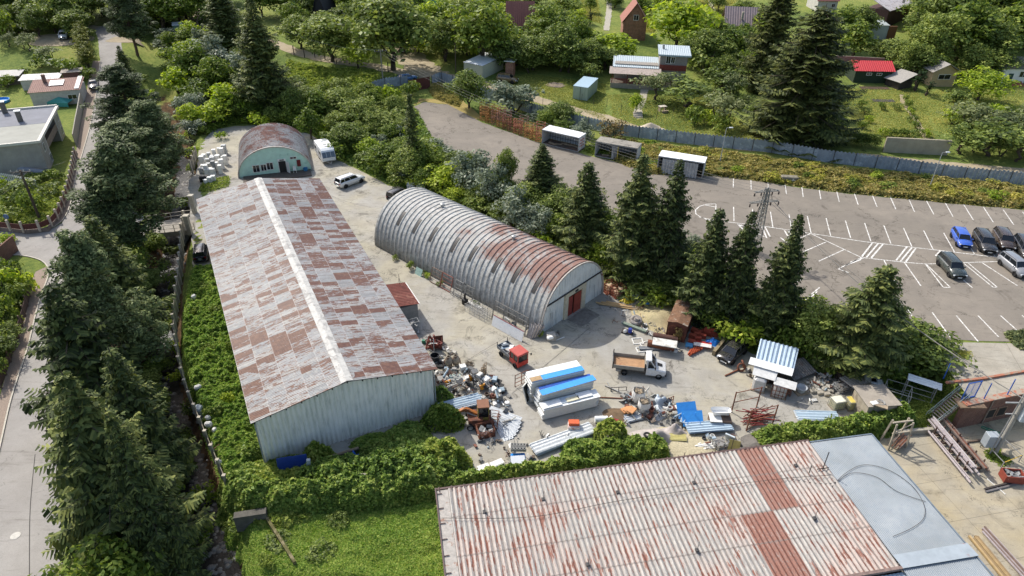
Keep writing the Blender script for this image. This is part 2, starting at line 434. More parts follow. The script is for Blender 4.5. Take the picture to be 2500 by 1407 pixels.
sheet('pavement',kl[1:9]+GX(((88,665),(76,690),(62,740),(40,830),(18,905),(-10,1010),(-40,1130))),.10,M_BRK,0,grid=2)
k2=GX(((122,560),(150,543),(172,500),(186,430),(203,370),(220,310),(231,252),(240,200),(245,150)))
ribbon('kerb',k2,.14,M_KERB,.13,step=.8,cross=1)
sheet('pavement',k2+GX(((228,150),(217,190),(208,245),(198,300),(188,361),(180,420),(166,480),(146,525),(118,556))),.10,M_BRK,0,grid=2)
ribbon('road_joint',GX(((86,1110),(78,1190),(73,1266),(72,1407),(70,1500))),.06,mat('#3c3833',.9),.022,cross=1)
mh=MB();c0=G(38,1309);mh.cyl(c0+Vector((0,0,.01)),c0+Vector((0,0,.04)),.36,n=20)
o=mh.build('manhole_cover',mat('#b9b4a8',.7));tag(o,'round pale manhole cover in the road at the lower left','manhole cover')
# ---- dirt lanes behind the fence
ribbon('dirt_lane',GX(((520,-5),(490,35),(470,62),(560,82),(650,100),(705,120),(760,138),(830,150),(900,160),(960,172),(1010,178),(1100,187),(1170,203),(1240,222),(1330,250),(1400,268),(1470,287),
(1560,318),(1660,340),(1800,358),(1950,370),(2100,384),(2250,398),(2400,412),(2600,432))),3.4,M_DIRT,.03,jit=.8)
ribbon('dirt_lane',GX(((470,62),(400,82),(330,98),(270,95))),4.5,M_DIRT,.035,jit=.8)
ribbon('dirt_lane',GX(((985,108),(1000,140),(1030,165),(1060,185))),7,M_DIRT,.04,jit=1.5)
ribbon('dirt_lane',GX(((-10,15),(60,30),(110,55),(170,62),(240,68))),3,M_DIRT,.034,jit=.8)
o=sheet('driveway',[tuple((G(147,97)+Vector((8*math.cos(a),5*math.sin(a),0)))[:2])for a in np.linspace(0,6.28,20)[:-1]],.035,M_DIRT,.2,grid=2)
sheet('gravel_verge',PX(((1010,258),(1030,236),(1060,218),(1120,236),(1180,290),(1160,292),(1092,256),(1035,247)),3.0),3.02,pave_mat('moss','#9c8a4e','#b09652','#6f6636',0),.4)
# ---- stream
def water_mat():
 m,nt,b=newmat('stream_water');pos=nnode(nt,'ShaderNodeNewGeometry').outputs['Position']
 n=tnoise(nt,2.2,6,.75,vec=pos,dist=1.0);n2=tnoise(nt,.5,3,.6,vec=pos)
 o=ramp(nt,n,[(.35,'#14130f'),(.55,'#2a2620'),(.66,'#3c3730'),(.74,'#77726a')]);nt.links.new(o,b.inputs['Base Color'])
 b.inputs['Roughness'].default_value=.3;b.inputs['Specular IOR Level'].default_value=.25;bump(nt,b,n,.6,.1);return m
ribbon('stream_water',STREAM,3.2,water_mat(),0,fixed=-2.33,cross=2)
rk=MB();rr=random.Random(4)
for i in range(900):
 k=rr.random()*(len(STREAM)-1.01);a=Vector(STREAM[int(k)]);b=Vector(STREAM[int(k)+1]);p=a.lerp(b,k%1)
 d=(b-a).normalized();off=rr.gauss(0,.9);p+=Vector((-d.y,d.x))*off;r_=rr.uniform(.08,.3)
 z=tz1(p.x,p.y)
 rk.lathe([(0,-r_*.5),(r_*.8,-r_*.3),(r_,.05),(r_*.6,r_*.45),(0,r_*.55)],(p.x,p.y,max(z,-2.4)+.02),6)
tag(rk.build('stream_stones',mat('#7d7870',.6,var=.5,scale=1.2)),'grey stones scattered along the stream bed','stones',kind='stuff')
# ---- parking bay lines
ml=MB()
def line(a,b,w_=.13):
 a=PZ(*a,3.04);b=PZ(*b,3.04);d=(b-a).normalized();n_=Vector((-d.y,d.x,0))*w_/2
 v=[a-n_,b-n_,b+n_,a+n_]
 for q in v:q.z=3.045
 ml.add(v,[(0,1,2,3)])
for t in((1791,430,1790,458),(1833,434,1834,463),(1874,440,1877,469),(1916,446,1920,474),(1957,452,1961,481),(1999,458,2004,487),(2042,464,2049,493),(2085,470,2095,500),(2130,477,2141,505),
(2173,480,2187,511),(2219,487,2233,518),(2262,491,2280,524),(2307,494,2327,530),(2353,500,2376,537),(2401,506,2425,543),(2449,512,2475,549),(2497,518,2525,556)):line(t[:2],t[2:])
for t in((1791,505,1792,540),(1837,510,1840,548),(1881,517,1887,556),(1926,523,1933,563),(1971,528,1980,569),(2017,533,2028,576),(2064,539,2077,582),(2111,545,2126,589),(2158,551,2175,595),(2206,557,2226,602),
(2255,563,2278,609),(2304,569,2330,615),(2352,577,2380,622),(2402,583,2430,628),(2452,588,2480,633)):line(t[:2],t[2:])
for t in((1706,530,1741,538),(1741,538,1860,552),(1860,552,2108,590),(2108,590,2330,616),(2330,616,2430,628),(2430,628,2540,644),(2103,629,2212,641),(2212,641,2262,645),(2262,645,2340,642),(2340,642,2430,639),(2430,639,2540,645),
(1980,571,2103,629),(2103,629,2046,657),(2046,657,2072,666),(1978,571,1923,594),(2017,591,1959,616),(2060,610,1999,638),(2158,635,2186,691),(2208,641,2248,698),
(2260,646,2303,702),(2303,702,2320,702),(2320,702,2262,646),(2354,644,2425,702),(2425,702,2434,701),(2434,701,2364,643),(2398,642,2484,698),(2352,684,2374,703),(2440,640,2540,700),
(2001,702,1938,755),(1995,712,1960,744),(1930,668,1956,684),(1956,684,1930,694)):line(t[:2],t[2:],.14)
for t in((2218,757,2258,825),(2276,763,2323,828),(2335,771,2388,834),(2388,771,2438,823),(2443,771,2500,822),(2495,770,2560,826),(2160,750,2192,812)):line(t[:2],t[2:],.14)
for t in((2130,593,2104,627),(2144,595,2115,629),(2156,596,2127,630),(2214,603,2188,636),(2226,605,2199,638),(2236,606,2211,640),(2295,613,2284,625),(2305,614,2294,625),(2318,616,2308,627),
(1915,563,1932,590),(1925,565,1941,588),(1935,566,1950,585),(1860,553,1872,582),(1868,555,1880,578),(1800,547,1816,562),(1809,549,1824,561),(2077,640,2108,630),(2064,648,2102,634),(1800,547,1866,578),(1923,594,1905,580)):line(t[:2],t[2:],.2)
arc=[(1748,498),(1725,499),(1708,504),(1698,513),(1699,523),(1712,531),(1728,537),(1746,539)]
for a,b in zip(arc[:-1],arc[1:]):line(a,b,.14)
line((1748,499),(1746,539),.14);line((1722,501),(1747,506),.14);line((1728,534),(1747,537),.14)
def paintmat():
 m,nt,b=newmat('worn_white_paint');pos=nnode(nt,'ShaderNodeNewGeometry').outputs['Position']
 n=tnoise(nt,5,6,.8,vec=pos);nt.links.new(ramp(nt,n,[(.40,'#8d857a'),(.55,'#e4e1d8')]),b.inputs['Base Color']);b.inputs['Roughness'].default_value=.7;return m
tag(ml.build('parking_markings',paintmat()),kind='structure')
# ================================================================== VEGETATION
L_SPRUCE=foliage('spruce_needles',['#26301d','#394727','#526132','#768042'],.6,.12,.5)
L_PINE=foliage('pine_needles',['#293221','#3c4a2c','#53633a','#6e7d4a'],.6,.1,.5)
L_BROAD=foliage('broadleaf',['#2b3d17','#465d22','#64792f','#82933f'],.5,.3,.3)
L_DARK=foliage('dark_leaf',['#2f3e1c','#4a5d29','#697c38','#88984a'],.5,.25,.3)
L_LIGHT=foliage('lime_leaf',['#4a641d','#6a8429','#8aa038','#a8b84c'],.5,.4,.3)
L_OLIVE=foliage('olive_leaf',['#3c4a30','#56653f','#73804f','#8b9766'],.55,.25,.3)
L_SILVER=foliage('silver_leaf',['#3d4c36','#58684e','#77866a','#929e84'],.5,.25,.4)
L_BROWN=foliage('brownish_leaf',['#3d4524','#5f5c33','#7d6c42','#8f8a52'],.6,.2,.6)
L_YEL=foliage('golden_leaf',['#566522','#77822f','#949640','#b0aa58'],.5,.3,.5)
M_BARK=mat('#4e4236',.95,var=.4,scale=4);M_BARK2=mat('#6b5d4c',.95,var=.35,scale=4)
def leafquads(Cn,N,size,rng,aspect=1.7,jit=.9):
 """leaf rhombs at points Cn, facing roughly along N"""
 n=len(Cn);N=N+rng.normal(0,jit,(n,3))*.6;N/=np.linalg.norm(N,axis=1)[:,None]+1e-9
 A=rng.normal(0,1,(n,3));A-=N*(A*N).sum(1)[:,None];A/=np.linalg.norm(A,axis=1)[:,None]+1e-9
 B=np.cross(N,A);s=(size*rng.uniform(.6,1.35,n))[:,None]
 V=np.stack([Cn-A*s*aspect/2,Cn+B*s/2+N*s*.12,Cn+A*s*aspect/2,Cn-B*s/2+N*s*.12],1).reshape(-1,3)
 return V,np.arange(4*n).reshape(-1,4)
def crownmesh(name,clumps,per,size,mtl,rng,up=.35,aspect=1.7):
 """clumps: (x,y,z,r) balls; leaves sit near each ball's shell"""
 Cs=[];Ns=[]
 for x,y,z,r in clumps:
  k=max(6,int(per*r*r));d=rng.normal(0,1,(k,3));d[:,2]=np.abs(d[:,2])*np.where(rng.random(k)<.78,1,-1)
  d/=np.linalg.norm(d,axis=1)[:,None];rr_=r*rng.uniform(.55,1.08,k)**.7
  Cs.append(np.array([x,y,z])+d*rr_[:,None]*np.array([1,1,.82]));dn=d.copy();dn[:,2]+=up;Ns.append(dn)
 V,F=leafquads(np.concatenate(Cs),np.concatenate(Ns),size,rng,aspect)
 me=meshobj(name,V,F,mtl);return me
def limb(mb,a,b,r0,r1,rng,seg=4,wob=.25):
 a=Vector(a);b=Vector(b);p=a
 for i in range(seg):
  t=(i+1)/seg;q=a.lerp(b,t)+Vector(rng.normal(0,wob,3))*(0 if i==seg-1 else(b-a).length*.12)
  mb.cyl(p,q,r0+(r1-r0)*i/seg,r0+(r1-r0)*t,n=7,cap=False);p=q
def make_broad(seed,mtl,H=10,W=8,base=.25,per=26,size=.34,ncl=60,bark=None,shape='round',name='broadleaf_tree',multi=False):
 rng=np.random.default_rng(seed);root=thing(name,'x','tree')
 cl=[];R_=W/2;cz=H*(base+1)/2;hz=H*(1-base)/2
 for i in range(ncl):
  d=rng.normal(0,1,3);d/=np.linalg.norm(d);d[2]=d[2]if d[2]>-.8 else-d[2]
  k=rng.uniform(.35,.92)if i>ncl*.25 else rng.uniform(.1,.5)
  p=d*k;wob=1+.3*mnoise.noise(Vector(d*1.7+seed))
  if shape=='cone':f=1.25-.85*(p[2]+1)/2
  elif shape=='col':f=1.0
  else:f=1.0
  r=rng.uniform(.2,.36)*min(R_,hz*1.2)
  cl.append((p[0]*R_*f*wob,p[1]*R_*f*wob,cz+p[2]*hz*.9,r))
 c=crownmesh('crown',cl,per/size**2*.115,size,mtl,rng);c.parent=root
 t=MB()
 if multi:
  for k in range(4):
   a=k*1.6+rng.uniform(0,.6);limb(t,(.1*math.cos(a),.1*math.sin(a),-.4),(R_*.45*math.cos(a),R_*.45*math.sin(a),cz),.12,.04,rng)
 else:
  limb(t,(0,0,-.5),(0,0,cz+hz*.4),H*.022+.06,.05,rng,6)
  for k in range(9):
   q=cl[int(rng.integers(len(cl)))];z0=H*rng.uniform(base*.8,.6);limb(t,(0,0,z0),(q[0],q[1],max(q[2],z0+.3)),H*.01+.02,.02,rng)
 t.build('trunk',bark or M_BARK,root);root['H']=H;root['W']=W;return root
def make_spruce(seed,H=14,W=7,mtl=None,base=.05,droop=.22,name='spruce_tree',lv=.34,den=1.0,ex=.8):
 rng=np.random.default_rng(seed);root=thing(name,'x','tree');Vs=[];t=MB();limb(t,(0,0,-.5),(0,0,H),H*.016+.06,.02,rng,8,.02)
 z=H*base;R_=W/2
 while z<H*.985:
  f=1-z/H;rl=R_*(f**ex)*(1+.16*math.sin(z*1.3+seed))*(1-.25*math.exp(-z/H*14));nb=int(rng.integers(6,9))if f>.15 else 5;a0=rng.uniform(0,6.28)
  for k in range(nb):
   a=a0+6.283*k/nb+rng.normal(0,.16);L_=max(.18,rl*rng.uniform(.62,1.18));ca,sa=math.cos(a),math.sin(a)
   ns=max(3,int(L_/.15));dr=droop*L_*rng.uniform(.7,1.4)
   if L_>1:t.cyl((0,0,z),(ca*L_*.85,sa*L_*.85,z-dr*.7),.03+.01*L_,.01,n=4,cap=False)
   for j in range(1,ns+1):
    u_=j/ns;rr_=L_*u_;zc=z-dr*math.sin(u_*2.2)+.12*L_*u_**3
    wl=max(.16,.42*L_*(1-u_)**.7*u_**.35+.12)
    for sgn in(-1,1):
     w2=wl*rng.uniform(.7,1.2);nn_=max(1,int(w2/.2*den));fx,fy=ca*.55-sa*sgn*.83,sa*.55+ca*sgn*.83
     for m_ in range(nn_):
      s0=w2*m_/nn_;s1=w2*(m_+1.25)/nn_;hw=.06+.03*rng.random();dz0=-.35*s0**1.3;dz1=-.35*s1**1.3-rng.uniform(0,.07)
      x0,y0,x1,y1=ca*rr_+fx*s0,sa*rr_+fy*s0,ca*rr_+fx*s1,sa*rr_+fy*s1;px_,py_=-fy*hw,fx*hw;tw=rng.normal(0,.05)
      Vs.append(((x0-px_,y0-py_,zc+dz0-tw),(x0+px_,y0+py_,zc+dz0+tw),(x1+px_*.4,y1+py_*.4,zc+dz1+tw),(x1-px_*.4,y1-py_*.4,zc+dz1-tw)))
  z+=lv*(.55+.6*f)*rng.uniform(.85,1.2)
 t.build('trunk',M_BARK,root)
 V=np.array(Vs).reshape(-1,3);c=meshobj('crown',V,np.arange(len(V)).reshape(-1,4),mtl or L_SPRUCE);c.parent=root
 root['H']=H;root['W']=W;return root
def make_pine(seed,H=16,W=9,base=.14,mtl=None):
 rng=np.random.default_rng(seed);root=thing('pine_tree','x','tree');t=MB();limb(t,(0,0,-.5),(rng.normal(0,.3),rng.normal(0,.3),H*.95),.26,.05,rng,7,.05)
 cl=[];z=H*base
 while z<H:
  f=(z/H-base)/(1-base);rl=W/2*(1-f)**.62*min(1,.55+f*4)+.15
  for k in range(int(rng.integers(4,7))):
   a=rng.uniform(0,6.28);L_=rl*rng.uniform(.6,1.15);e=(L_*math.cos(a),L_*math.sin(a),z+L_*rng.uniform(.0,.3));limb(t,(0,0,z-.2),e,.08,.02,rng,3,.15)
   for m_ in range(4):
    u_=1-.2*m_;cl.append((e[0]*u_+rng.normal(0,.25),e[1]*u_+rng.normal(0,.25),z+(e[2]-z)*u_+rng.normal(0,.35),rng.uniform(.4,.85)))
  z+=H*.042
 t.build('trunk',mat('#5e4a3a',.95,var=.4,scale=3),root)
 c=crownmesh('crown',cl,190,.15,mtl or L_PINE,rng,.6,2.4);c.parent=root
 root['H']=H;root['W']=W;return root
def make_shrub(seed,mtl,R_=1.6,H=2.2,size=.2,per=None,name='shrub'):
 rng=np.random.default_rng(seed);root=thing(name,'x','shrub');cl=[]
 for i in range(16):
  a=rng.uniform(0,6.28);r=R_*math.sqrt(rng.random())*.72;cl.append((r*math.cos(a),r*math.sin(a),H*rng.uniform(.25,.78)*(1-.3*(r/R_)**2),rng.uniform(.28,.5)*R_*.85))
 c=crownmesh('crown',cl,per or 3.2/size**2,size,mtl,rng,.5);c.parent=root
 t=MB()
 for k in range(5):
  a=rng.uniform(0,6.28);t.cyl((0,0,-.2),(R_*.5*math.cos(a),R_*.5*math.sin(a),H*.7),.04,.015,n=5)
 t.build('trunk',M_BARK,root);root['H']=H;root['W']=2*R_;return root
PROT=dict(
spruce=[make_spruce(1,15,7.4),make_spruce(2,13,6.0,droop=.3,ex=.66),make_spruce(3,14,6.6,droop=.12,ex=.72),make_spruce(8,14,7,droop=.35,ex=.9)],
slim=[make_spruce(4,11,3.4,droop=.3,base=.03)],
bigspruce=[make_spruce(5,24,10.5,mtl=foliage('old_spruce',['#262f1a','#3a4624','#535f2e','#72793c'],.6,.1,.4),lv=.5,droop=.5,den=.8,ex=.5)],
pine=[make_pine(6),make_pine(7,15,8,.26)],
broad=[make_broad(11,L_BROAD,10,9,.08,ncl=95),make_broad(12,L_BROAD,10,8,.06,shape='cone',ncl=95),make_broad(13,L_BROAD,11,9,.1,ncl=95)],
dark=[make_broad(14,L_DARK,11,10,.08,ncl=100),make_broad(15,L_DARK,12,10,.1,ncl=100)],
light=[make_broad(16,L_LIGHT,8,7.5,.08,ncl=80),make_broad(17,L_LIGHT,7,6.5,.1,ncl=80)],
olive=[make_broad(18,L_OLIVE,5,5.5,.28,size=.2,ncl=46,per=20,name='fruit_tree',multi=True),make_broad(19,L_OLIVE,5.5,6,.3,size=.2,ncl=48,per=20,name='fruit_tree')],
fruit=[make_broad(20,L_DARK,5,4.6,.25,size=.22,ncl=44,name='fruit_tree')],
silver=[make_broad(21,L_SILVER,5,5,.05,size=.2,ncl=50,name='willow_shrub',multi=True)],
shrub=[make_shrub(31,L_BROAD),make_shrub(32,L_DARK,1.8,2.6),make_shrub(33,L_LIGHT,1.5,2.0),make_shrub(34,L_BROAD,2.0,2.3)],
brownshrub=[make_shrub(35,L_BROWN,1.7,3.2,.17)],yelshrub=[make_shrub(36,L_YEL,1.4,1.8)],
thuja=[make_broad(22,foliage('thuja',['#2f3d16','#4c5a1f','#6d7629','#888c38'],.6,.15,.8),7,2.6,.02,size=.16,ncl=70,per=26,name='conifer_column',shape='col')],
cypress=[make_broad(23,foliage('cypress',['#14220f','#1f3217','#2f4620'],.6,.1,.8),7,1.9,.02,size=.16,ncl=60,per=26,name='cypress_tree',shape='col')],
)
_used=set();NAMES=dict(spruce='spruce_tree',slim='spruce_tree',bigspruce='spruce_tree')
def plant(kind,loc,H,W,label,group=None,var=None,cat=None):
 L_=PROT[kind];k=(abs(hash((round(loc[0]*7),round(loc[1]*5))))if var is None else var)%len(L_);p=L_[k]
 s=(W/p['W'],W/p['W'],H/p['H']);rz=random.uniform(0,6.28)
 if id(p)not in _used:
  _used.add(id(p));o=p;o.location=loc;o.rotation_euler=(0,0,rz);PROTS[(kind,k)]=s;o.scale=s
 else:o=dup(p,loc,rz,scale=s)
 for key in('label','group'):
  if key in o:del o[key]
 tag(o,label,cat or('shrub' if 'shrub' in kind else 'tree'),group);return o
PROTS={}
def hpx(g,py):
 lo,hi=.3,45
 for _ in range(20):
  m_=(lo+hi)/2
  if proj((g.x,g.y,g.z+m_))[1]>py:lo=m_
  else:hi=m_
 return lo
def tree(kind,bx,by,top,wpx,label,group=None,var=None,cat=None,lift=0):
 """bx,by: where the stem meets the ground in the photograph; top: row of its tip; wpx: crown width"""
 g=G(bx,by);k=(g-Vector((0,0,CAMH))).dot(_f);wf=(.93 if 'spruce' in kind else 1.05)if group==W1 else 1.25 if 'spruce' in kind else 1.0 if kind in('slim','thuja','cypress')else 1.3
 return plant(kind,g,hpx(g,top),wpx/FPX*k*wf,label,group,var,cat)
W1='conifers in the belt between the road and the stream'
for t in(
('spruce',345,1345,905,400,'largest spruce nearest the camera beside the road, broad drooping tiers',0),
('spruce',275,1060,690,330,'tall spruce with its tip reaching over the road just below the junction',1),
('spruce',395,1185,845,250,'dark spruce leaning out towards the stream behind the largest spruce',2),
('spruce',330,840,520,240,'upright spruce right of the junction with yellowish branch tips',2),
('pine',318,960,590,230,'dark bushy pine between the spruces facing the junction',0),
('spruce',425,1400,1010,230,'shaded spruce low over the stream behind the largest spruce',0),
('pine',350,612,345,210,'pine with two bare leaning trunks beside the small bridge',1),
('pine',292,640,450,150,'smaller pine standing in front of the two-trunked pine',0),
('pine',345,470,300,200,'wide dark pine above the road north of the bridge',0),
('pine',402,440,255,150,'pine on the stream bank opposite the white appliances',1),
('pine',330,335,165,170,'dense rounded pine beside the parked dark car',0),
('spruce',318,215,110,62,'small pointed spruce at the head of the conifer belt',1),
('pine',335,132,-40,110,'tall pine with a bare leaning trunk beside the top of the road',1),
):tree(t[0],t[1],t[2],t[3],t[4],t[5],W1,t[6])
tree('broad',300,1520,1345,190,'rounded leafy tree crown at the bottom edge beside the stream',None,0)
tree('broad',440,1130,1060,60,'leafy alder bush on the stream bank under the spruces',None,1)
W2='spruces between the yard and the car park'
for t in(
('slim',1012,430,225,66,'narrow ivy-grown spruce standing at the corner of the lane',0),
('spruce',1320,480,350,95,'compact full spruce in front of the lane left of the taller ones',1),
('spruce',1420,620,392,140,'spruce with a bare twisted leader behind the arched hall',2),
('spruce',1535,680,372,170,'broad dark spruce, left one of the tallest pair',0),
('spruce',1612,705,385,120,'slender tall spruce, right one of the tallest pair',1),
('spruce',1706,775,505,135,'spruce with lit side branches, third from the arched hall',2),
('spruce',1775,800,512,110,'narrow spruce just left of the lattice pylon',1),
('spruce',1876,815,520,135,'spruce directly right of the lattice pylon',0),
('spruce',2085,890,645,200,'lone full spruce at the corner of the car park with lit green tiers',2),
):tree(t[0],t[1],t[2],t[3],t[4],t[5],W2,t[6])
tree('bigspruce',1935,345,8,235,'huge shaggy old spruce in the gardens beyond the fence','old spruces in the gardens')
tree('bigspruce',1862,215,-70,130,'black tall spruce behind the shaggy old one','old spruces in the gardens')
tree('spruce',660,280,-12,150,'tall dark spruce on the green bank behind the small arched hut',None,0)
tree('spruce',560,130,-60,110,'dark spruce beyond the tall one at the top left',None,2)
tree('dark',960,170,-20,175,'big spreading tree left of the parked dark off-roader',None,0)
tree('dark',810,150,32,120,'round dark tree by the dirt lane below the black gable',None,1)
tree('dark',735,120,35,78,'small dark tree shading the dirt lane',None,0)
tree('dark',880,120,-10,60,'dark tree squeezed behind the two round trees by the lane')
tree('light',875,168,98,62,'bright bushy tree behind the wooden post fence')
tree('cypress',1014,95,0,22,'left one of two narrow cypresses by the turquoise shed',None)
tree('cypress',1052,75,6,26,'right one of two narrow cypresses by the turquoise shed',None)
tree('dark',1090,150,45,95,'loose grey-green tree behind the garden hedge',None,1)
tree('broad',1175,165,-5,135,'tall bright broadleaf tree left of the brown roofed chalet',None,0)
tree('broad',1130,130,60,70,'mid-sized tree tucked left of the tall bright one',None,1)
tree('dark',1240,170,95,90,'low dark tree in front of the brown roofed chalet')
G1='trees along the back hedge of the garden'
for i,t in enumerate((('dark',1300,172,88,85,'dark tree in the hedge behind the lawn'),('dark',1365,175,60,95,'tall loose tree in the hedge behind the lawn with a visible trunk'),('broad',1335,100,8,95,'light green tree above the small maroon roofs'),
('broad',1405,130,38,70,'narrow light tree left of the brick chalet'),('light',1500,150,78,95,'lime-coloured tree in front of the brick chalet'),('dark',1440,175,100,70,'dark bushy tree left of the lime-coloured tree'),
('light',1650,125,-8,135,'largest bright walnut tree behind the grey cabin'),('dark',1720,160,70,90,'dark tree right of the grey cabin'),('broad',1775,150,65,90,'broad tree below the ribbed brown roof'),('dark',1690,165,95,70,'dark crown directly behind the grey cabin'),
('cypress',1441,60,22,16,'tiny dark cypress at the top between garden plots'),('broad',1500,20,-15,40,'small tree near the top beside the garden path'),('broad',1380,40,-10,80,'tree at the top edge above the maroon roofs'),
('light',1235,20,-30,60,'pale tree at the top edge by the greenhouse'),('dark',1290,40,-25,70,'dark tree at the top edge right of the greenhouse'),('fruit',1740,25,-10,40,'small tree by the long lawn at the top'),('broad',1560,35,-12,46,'small tree beside the swing frame'))):
 tree(t[0],t[1],t[2],t[3],t[4],t[5],G1)
G2='fruit trees in the garden plots'
for t in(('fruit',1290,178,120,48,'small fruit tree on the lawn near the metal garage'),('fruit',1437,200,152,50,'small fruit tree behind the metal shed'),('olive',1600,245,172,95,'leaning fruit tree in front of the grey cabin'),('fruit',1675,262,195,130,'dense dark fruit tree right of the cabin steps'),
('olive',1760,308,225,95,'airy fruit tree right of the lone round bush'),('fruit',1760,240,165,90,'fruit tree on the shaded lawn by the old spruce'),('light',1552,277,228,28,'small lime tree left of the concrete steps'),
('light',2387,245,168,92,'glowing lime walnut tree on the right hand lawn'),('cypress',2236,222,160,34,'dark columnar tree by the small tilted roof'),('cypress',2262,235,190,22,'shorter columnar tree beside the dark columnar one'),
('olive',1780,250,175,70,'greyish fruit tree right behind the dense one'),('fruit',2325,275,215,60,'grey-green young tree at the edge of the right hand plot')):
 tree(t[0],t[1],t[2],t[3],t[4],t[5],G2)
tree('shrub',1693,305,257,55,'round lone green bush on the lawn below the cabin',None,0)
tree('brownshrub',1492,345,285,62,'brownish bush leaning over the fence between the box bodies')
tree('dark',1365,300,250,70,'green tree growing through the fence behind the orange stillages');tree('silver',1255,275,198,110,'grey-leaved willow shrub hanging over the fence',None)
tree('dark',1145,265,170,78,'dark willow bush against the fence above the stillages')
tree('fruit',2035,290,225,56,'round dark bush beside the cabbage bed')
G3='orchard scrub at the right of the gardens'
for i,(x,y,tp,w_)in enumerate(((2370,330,250,105),(2440,345,262,120),(2330,300,262,80),(2490,350,280,110),(2410,380,300,130),(2480,395,320,90),(2340,375,315,90))):
 tree('olive' if i<4 else 'fruit',x,y,tp,w_,'one of the overlapping grey-green fruit bushes massed at the right garden corner',G3)
G4='dense wood at the upper right'
for i,(x,y,tp,w_)in enumerate(((2090,100,15,70),(2075,150,50,90),(2170,165,95,90),(2265,170,25,100),(2330,160,-10,120),(2230,190,110,80),(2390,165,40,120),(2450,125,10,120),(2300,110,-40,120),
(2400,80,-60,130),(2500,120,-30,120),(2220,190,100,60),(2360,190,110,80),(2040,120,10,90),(2420,190,120,80),(2500,60,-60,100),(2280,195,130,60),(2340,60,-50,110),(2260,60,-40,60))):
 tree(('dark','broad')[i%3==1],x,y,tp,w_,'one of the crowns merging into the dense wood at the upper right',G4,i)
G5='wood along the upper left edge'
for i,(x,y,tp,w_)in enumerate(((60,40,-60,90),(110,60,-25,90),(165,75,-30,90),(210,60,-40,80),(20,45,-50,80),(255,40,-60,80),(300,45,-50,90),(400,70,-30,120),(350,50,-60,90),(440,60,-50,90),(0,75,20,70),(185,90,20,70),(520,60,-70,80),(690,40,-40,90),(640,40,-60,70),(760,50,-30,60),(850,40,-60,90),(1010,60,-50,60),(1130,30,-40,60))):
 tree(('dark','broad','dark')[i%3],x,y,tp,w_,'one of the crowns in the wood along the upper left edge',G5,i)
G6='overgrown trees between the stream and the hut'
for i,(x,y,tp,w_)in enumerate(((475,200,100,90),(520,175,85,80),(545,240,130,80),(440,240,160,70),(450,180,130,60),(590,220,120,80),(500,270,190,75),(560,290,200,80),(610,290,230,60),(465,300,230,60),(525,240,175,60))):
 tree(('broad','silver','broad','light')[i%4],x,y,tp,w_,'one of the intergrown bushy trees between the stream and the arched hut',G6,i)
G7='trees on the bank behind the caravan'
for i,(x,y,tp,w_)in enumerate(((720,300,215,62),(775,300,215,78),(835,290,215,90),(880,320,240,80),(760,340,260,60),(930,330,270,80),(850,370,300,80),(800,250,215,70))):
 tree(('dark','broad','dark')[i%3],x,y,tp,w_,'one of the dark leafy trees crowding the bank behind the caravan',G7,i)
G8='willowy shrubs between the arched hall and the lane'
for i,(x,y,tp,w_,k)in enumerate(((1150,470,365,95,'silver'),(1205,510,400,80,'silver'),(1090,470,395,80,'light'),(1045,430,340,90,'broad'),(1000,440,360,80,'dark'),(945,420,350,80,'broad'),(1260,570,460,90,'silver'),(1235,460,362,45,'dark'),
(1180,500,440,70,'dark'),(1310,590,500,80,'silver'),(1290,520,450,90,'dark'),(1370,600,520,70,'broad'),(1110,420,375,70,'dark'),(1350,560,480,80,'dark'),(1470,660,590,60,'light'),(1010,400,330,50,'broad'))):
 tree(k,x,y,tp,w_,{'silver':'silvery willow shrub in the belt behind the arched hall','light':'fresh green sumac shrub in the belt behind the arched hall','broad':'mid-green shrub in the belt behind the arched hall','dark':'dark green shrub in the belt behind the arched hall'}[k],G8+{'silver':', silvery','light':', fresh green','broad':', mid-green','dark':', dark'}[k],i)
tree('dark',2205,905,795,165,'large dark green bush beside the terrace at the end of the car park',None,0);tree('broad',2150,900,830,110,'leafy bush under the lone spruce',None,2)
tree('dark',1985,850,740,110,'dark bush between the last two spruces',None,1)
tree('broad',1830,830,765,80,'leafy bush beside the open-bonnet car',None,1)
tree('light',1745,215,190,20,'tiny lime sapling by the shaded lawn',None)
G9='undergrowth bushes of the belt below the car park'
bel=[(905,400),(935,425),(975,450),(960,385),(1020,455),(1060,470),(1095,490),(1130,505),(1165,520),(1210,545),(1250,560),(1290,585),(1335,605),(1375,625),(1410,645),(1440,660),(1485,660),(1500,690),(1540,700),(1560,735),(1590,700),(1600,745),
(1640,740),(1655,700),(1640,720),(1690,770),(1700,720),(1730,760),(1745,800),(1770,820),(1800,780),(1850,850),(1800,840),(1900,850),(1850,790),(1930,800),(1950,860),(1990,880),(2040,850),(2030,900),(2080,900),(2130,880),(2165,920),(2210,940),(2240,900),(1430,600),(1480,620),(1390,560),(1340,540),
(860,340),(830,385),(800,330),(780,310),(745,270),(700,260),(680,300),(640,310),(900,290),(940,270),(990,300),(1010,340),(960,250),(920,245),(1000,240),(870,260),(830,270),(900,350),(950,320),(1040,390),(1100,410),(1150,430),(1200,470),(1250,500),(1520,600),(1560,620),(1620,640),(1680,660),(1730,690),(1780,720),(1930,770)]
rs=random.Random(12)
for x,y in bel:
 g=G(x+rs.uniform(-6,6),y+rs.uniform(-5,5));s_=rs.uniform(.85,1.5)
 plant('shrub',g,2.5*s_,3.9*s_,'one of the leafy bushes filling the belt below the car park',G9,rs.randrange(4),'shrub')
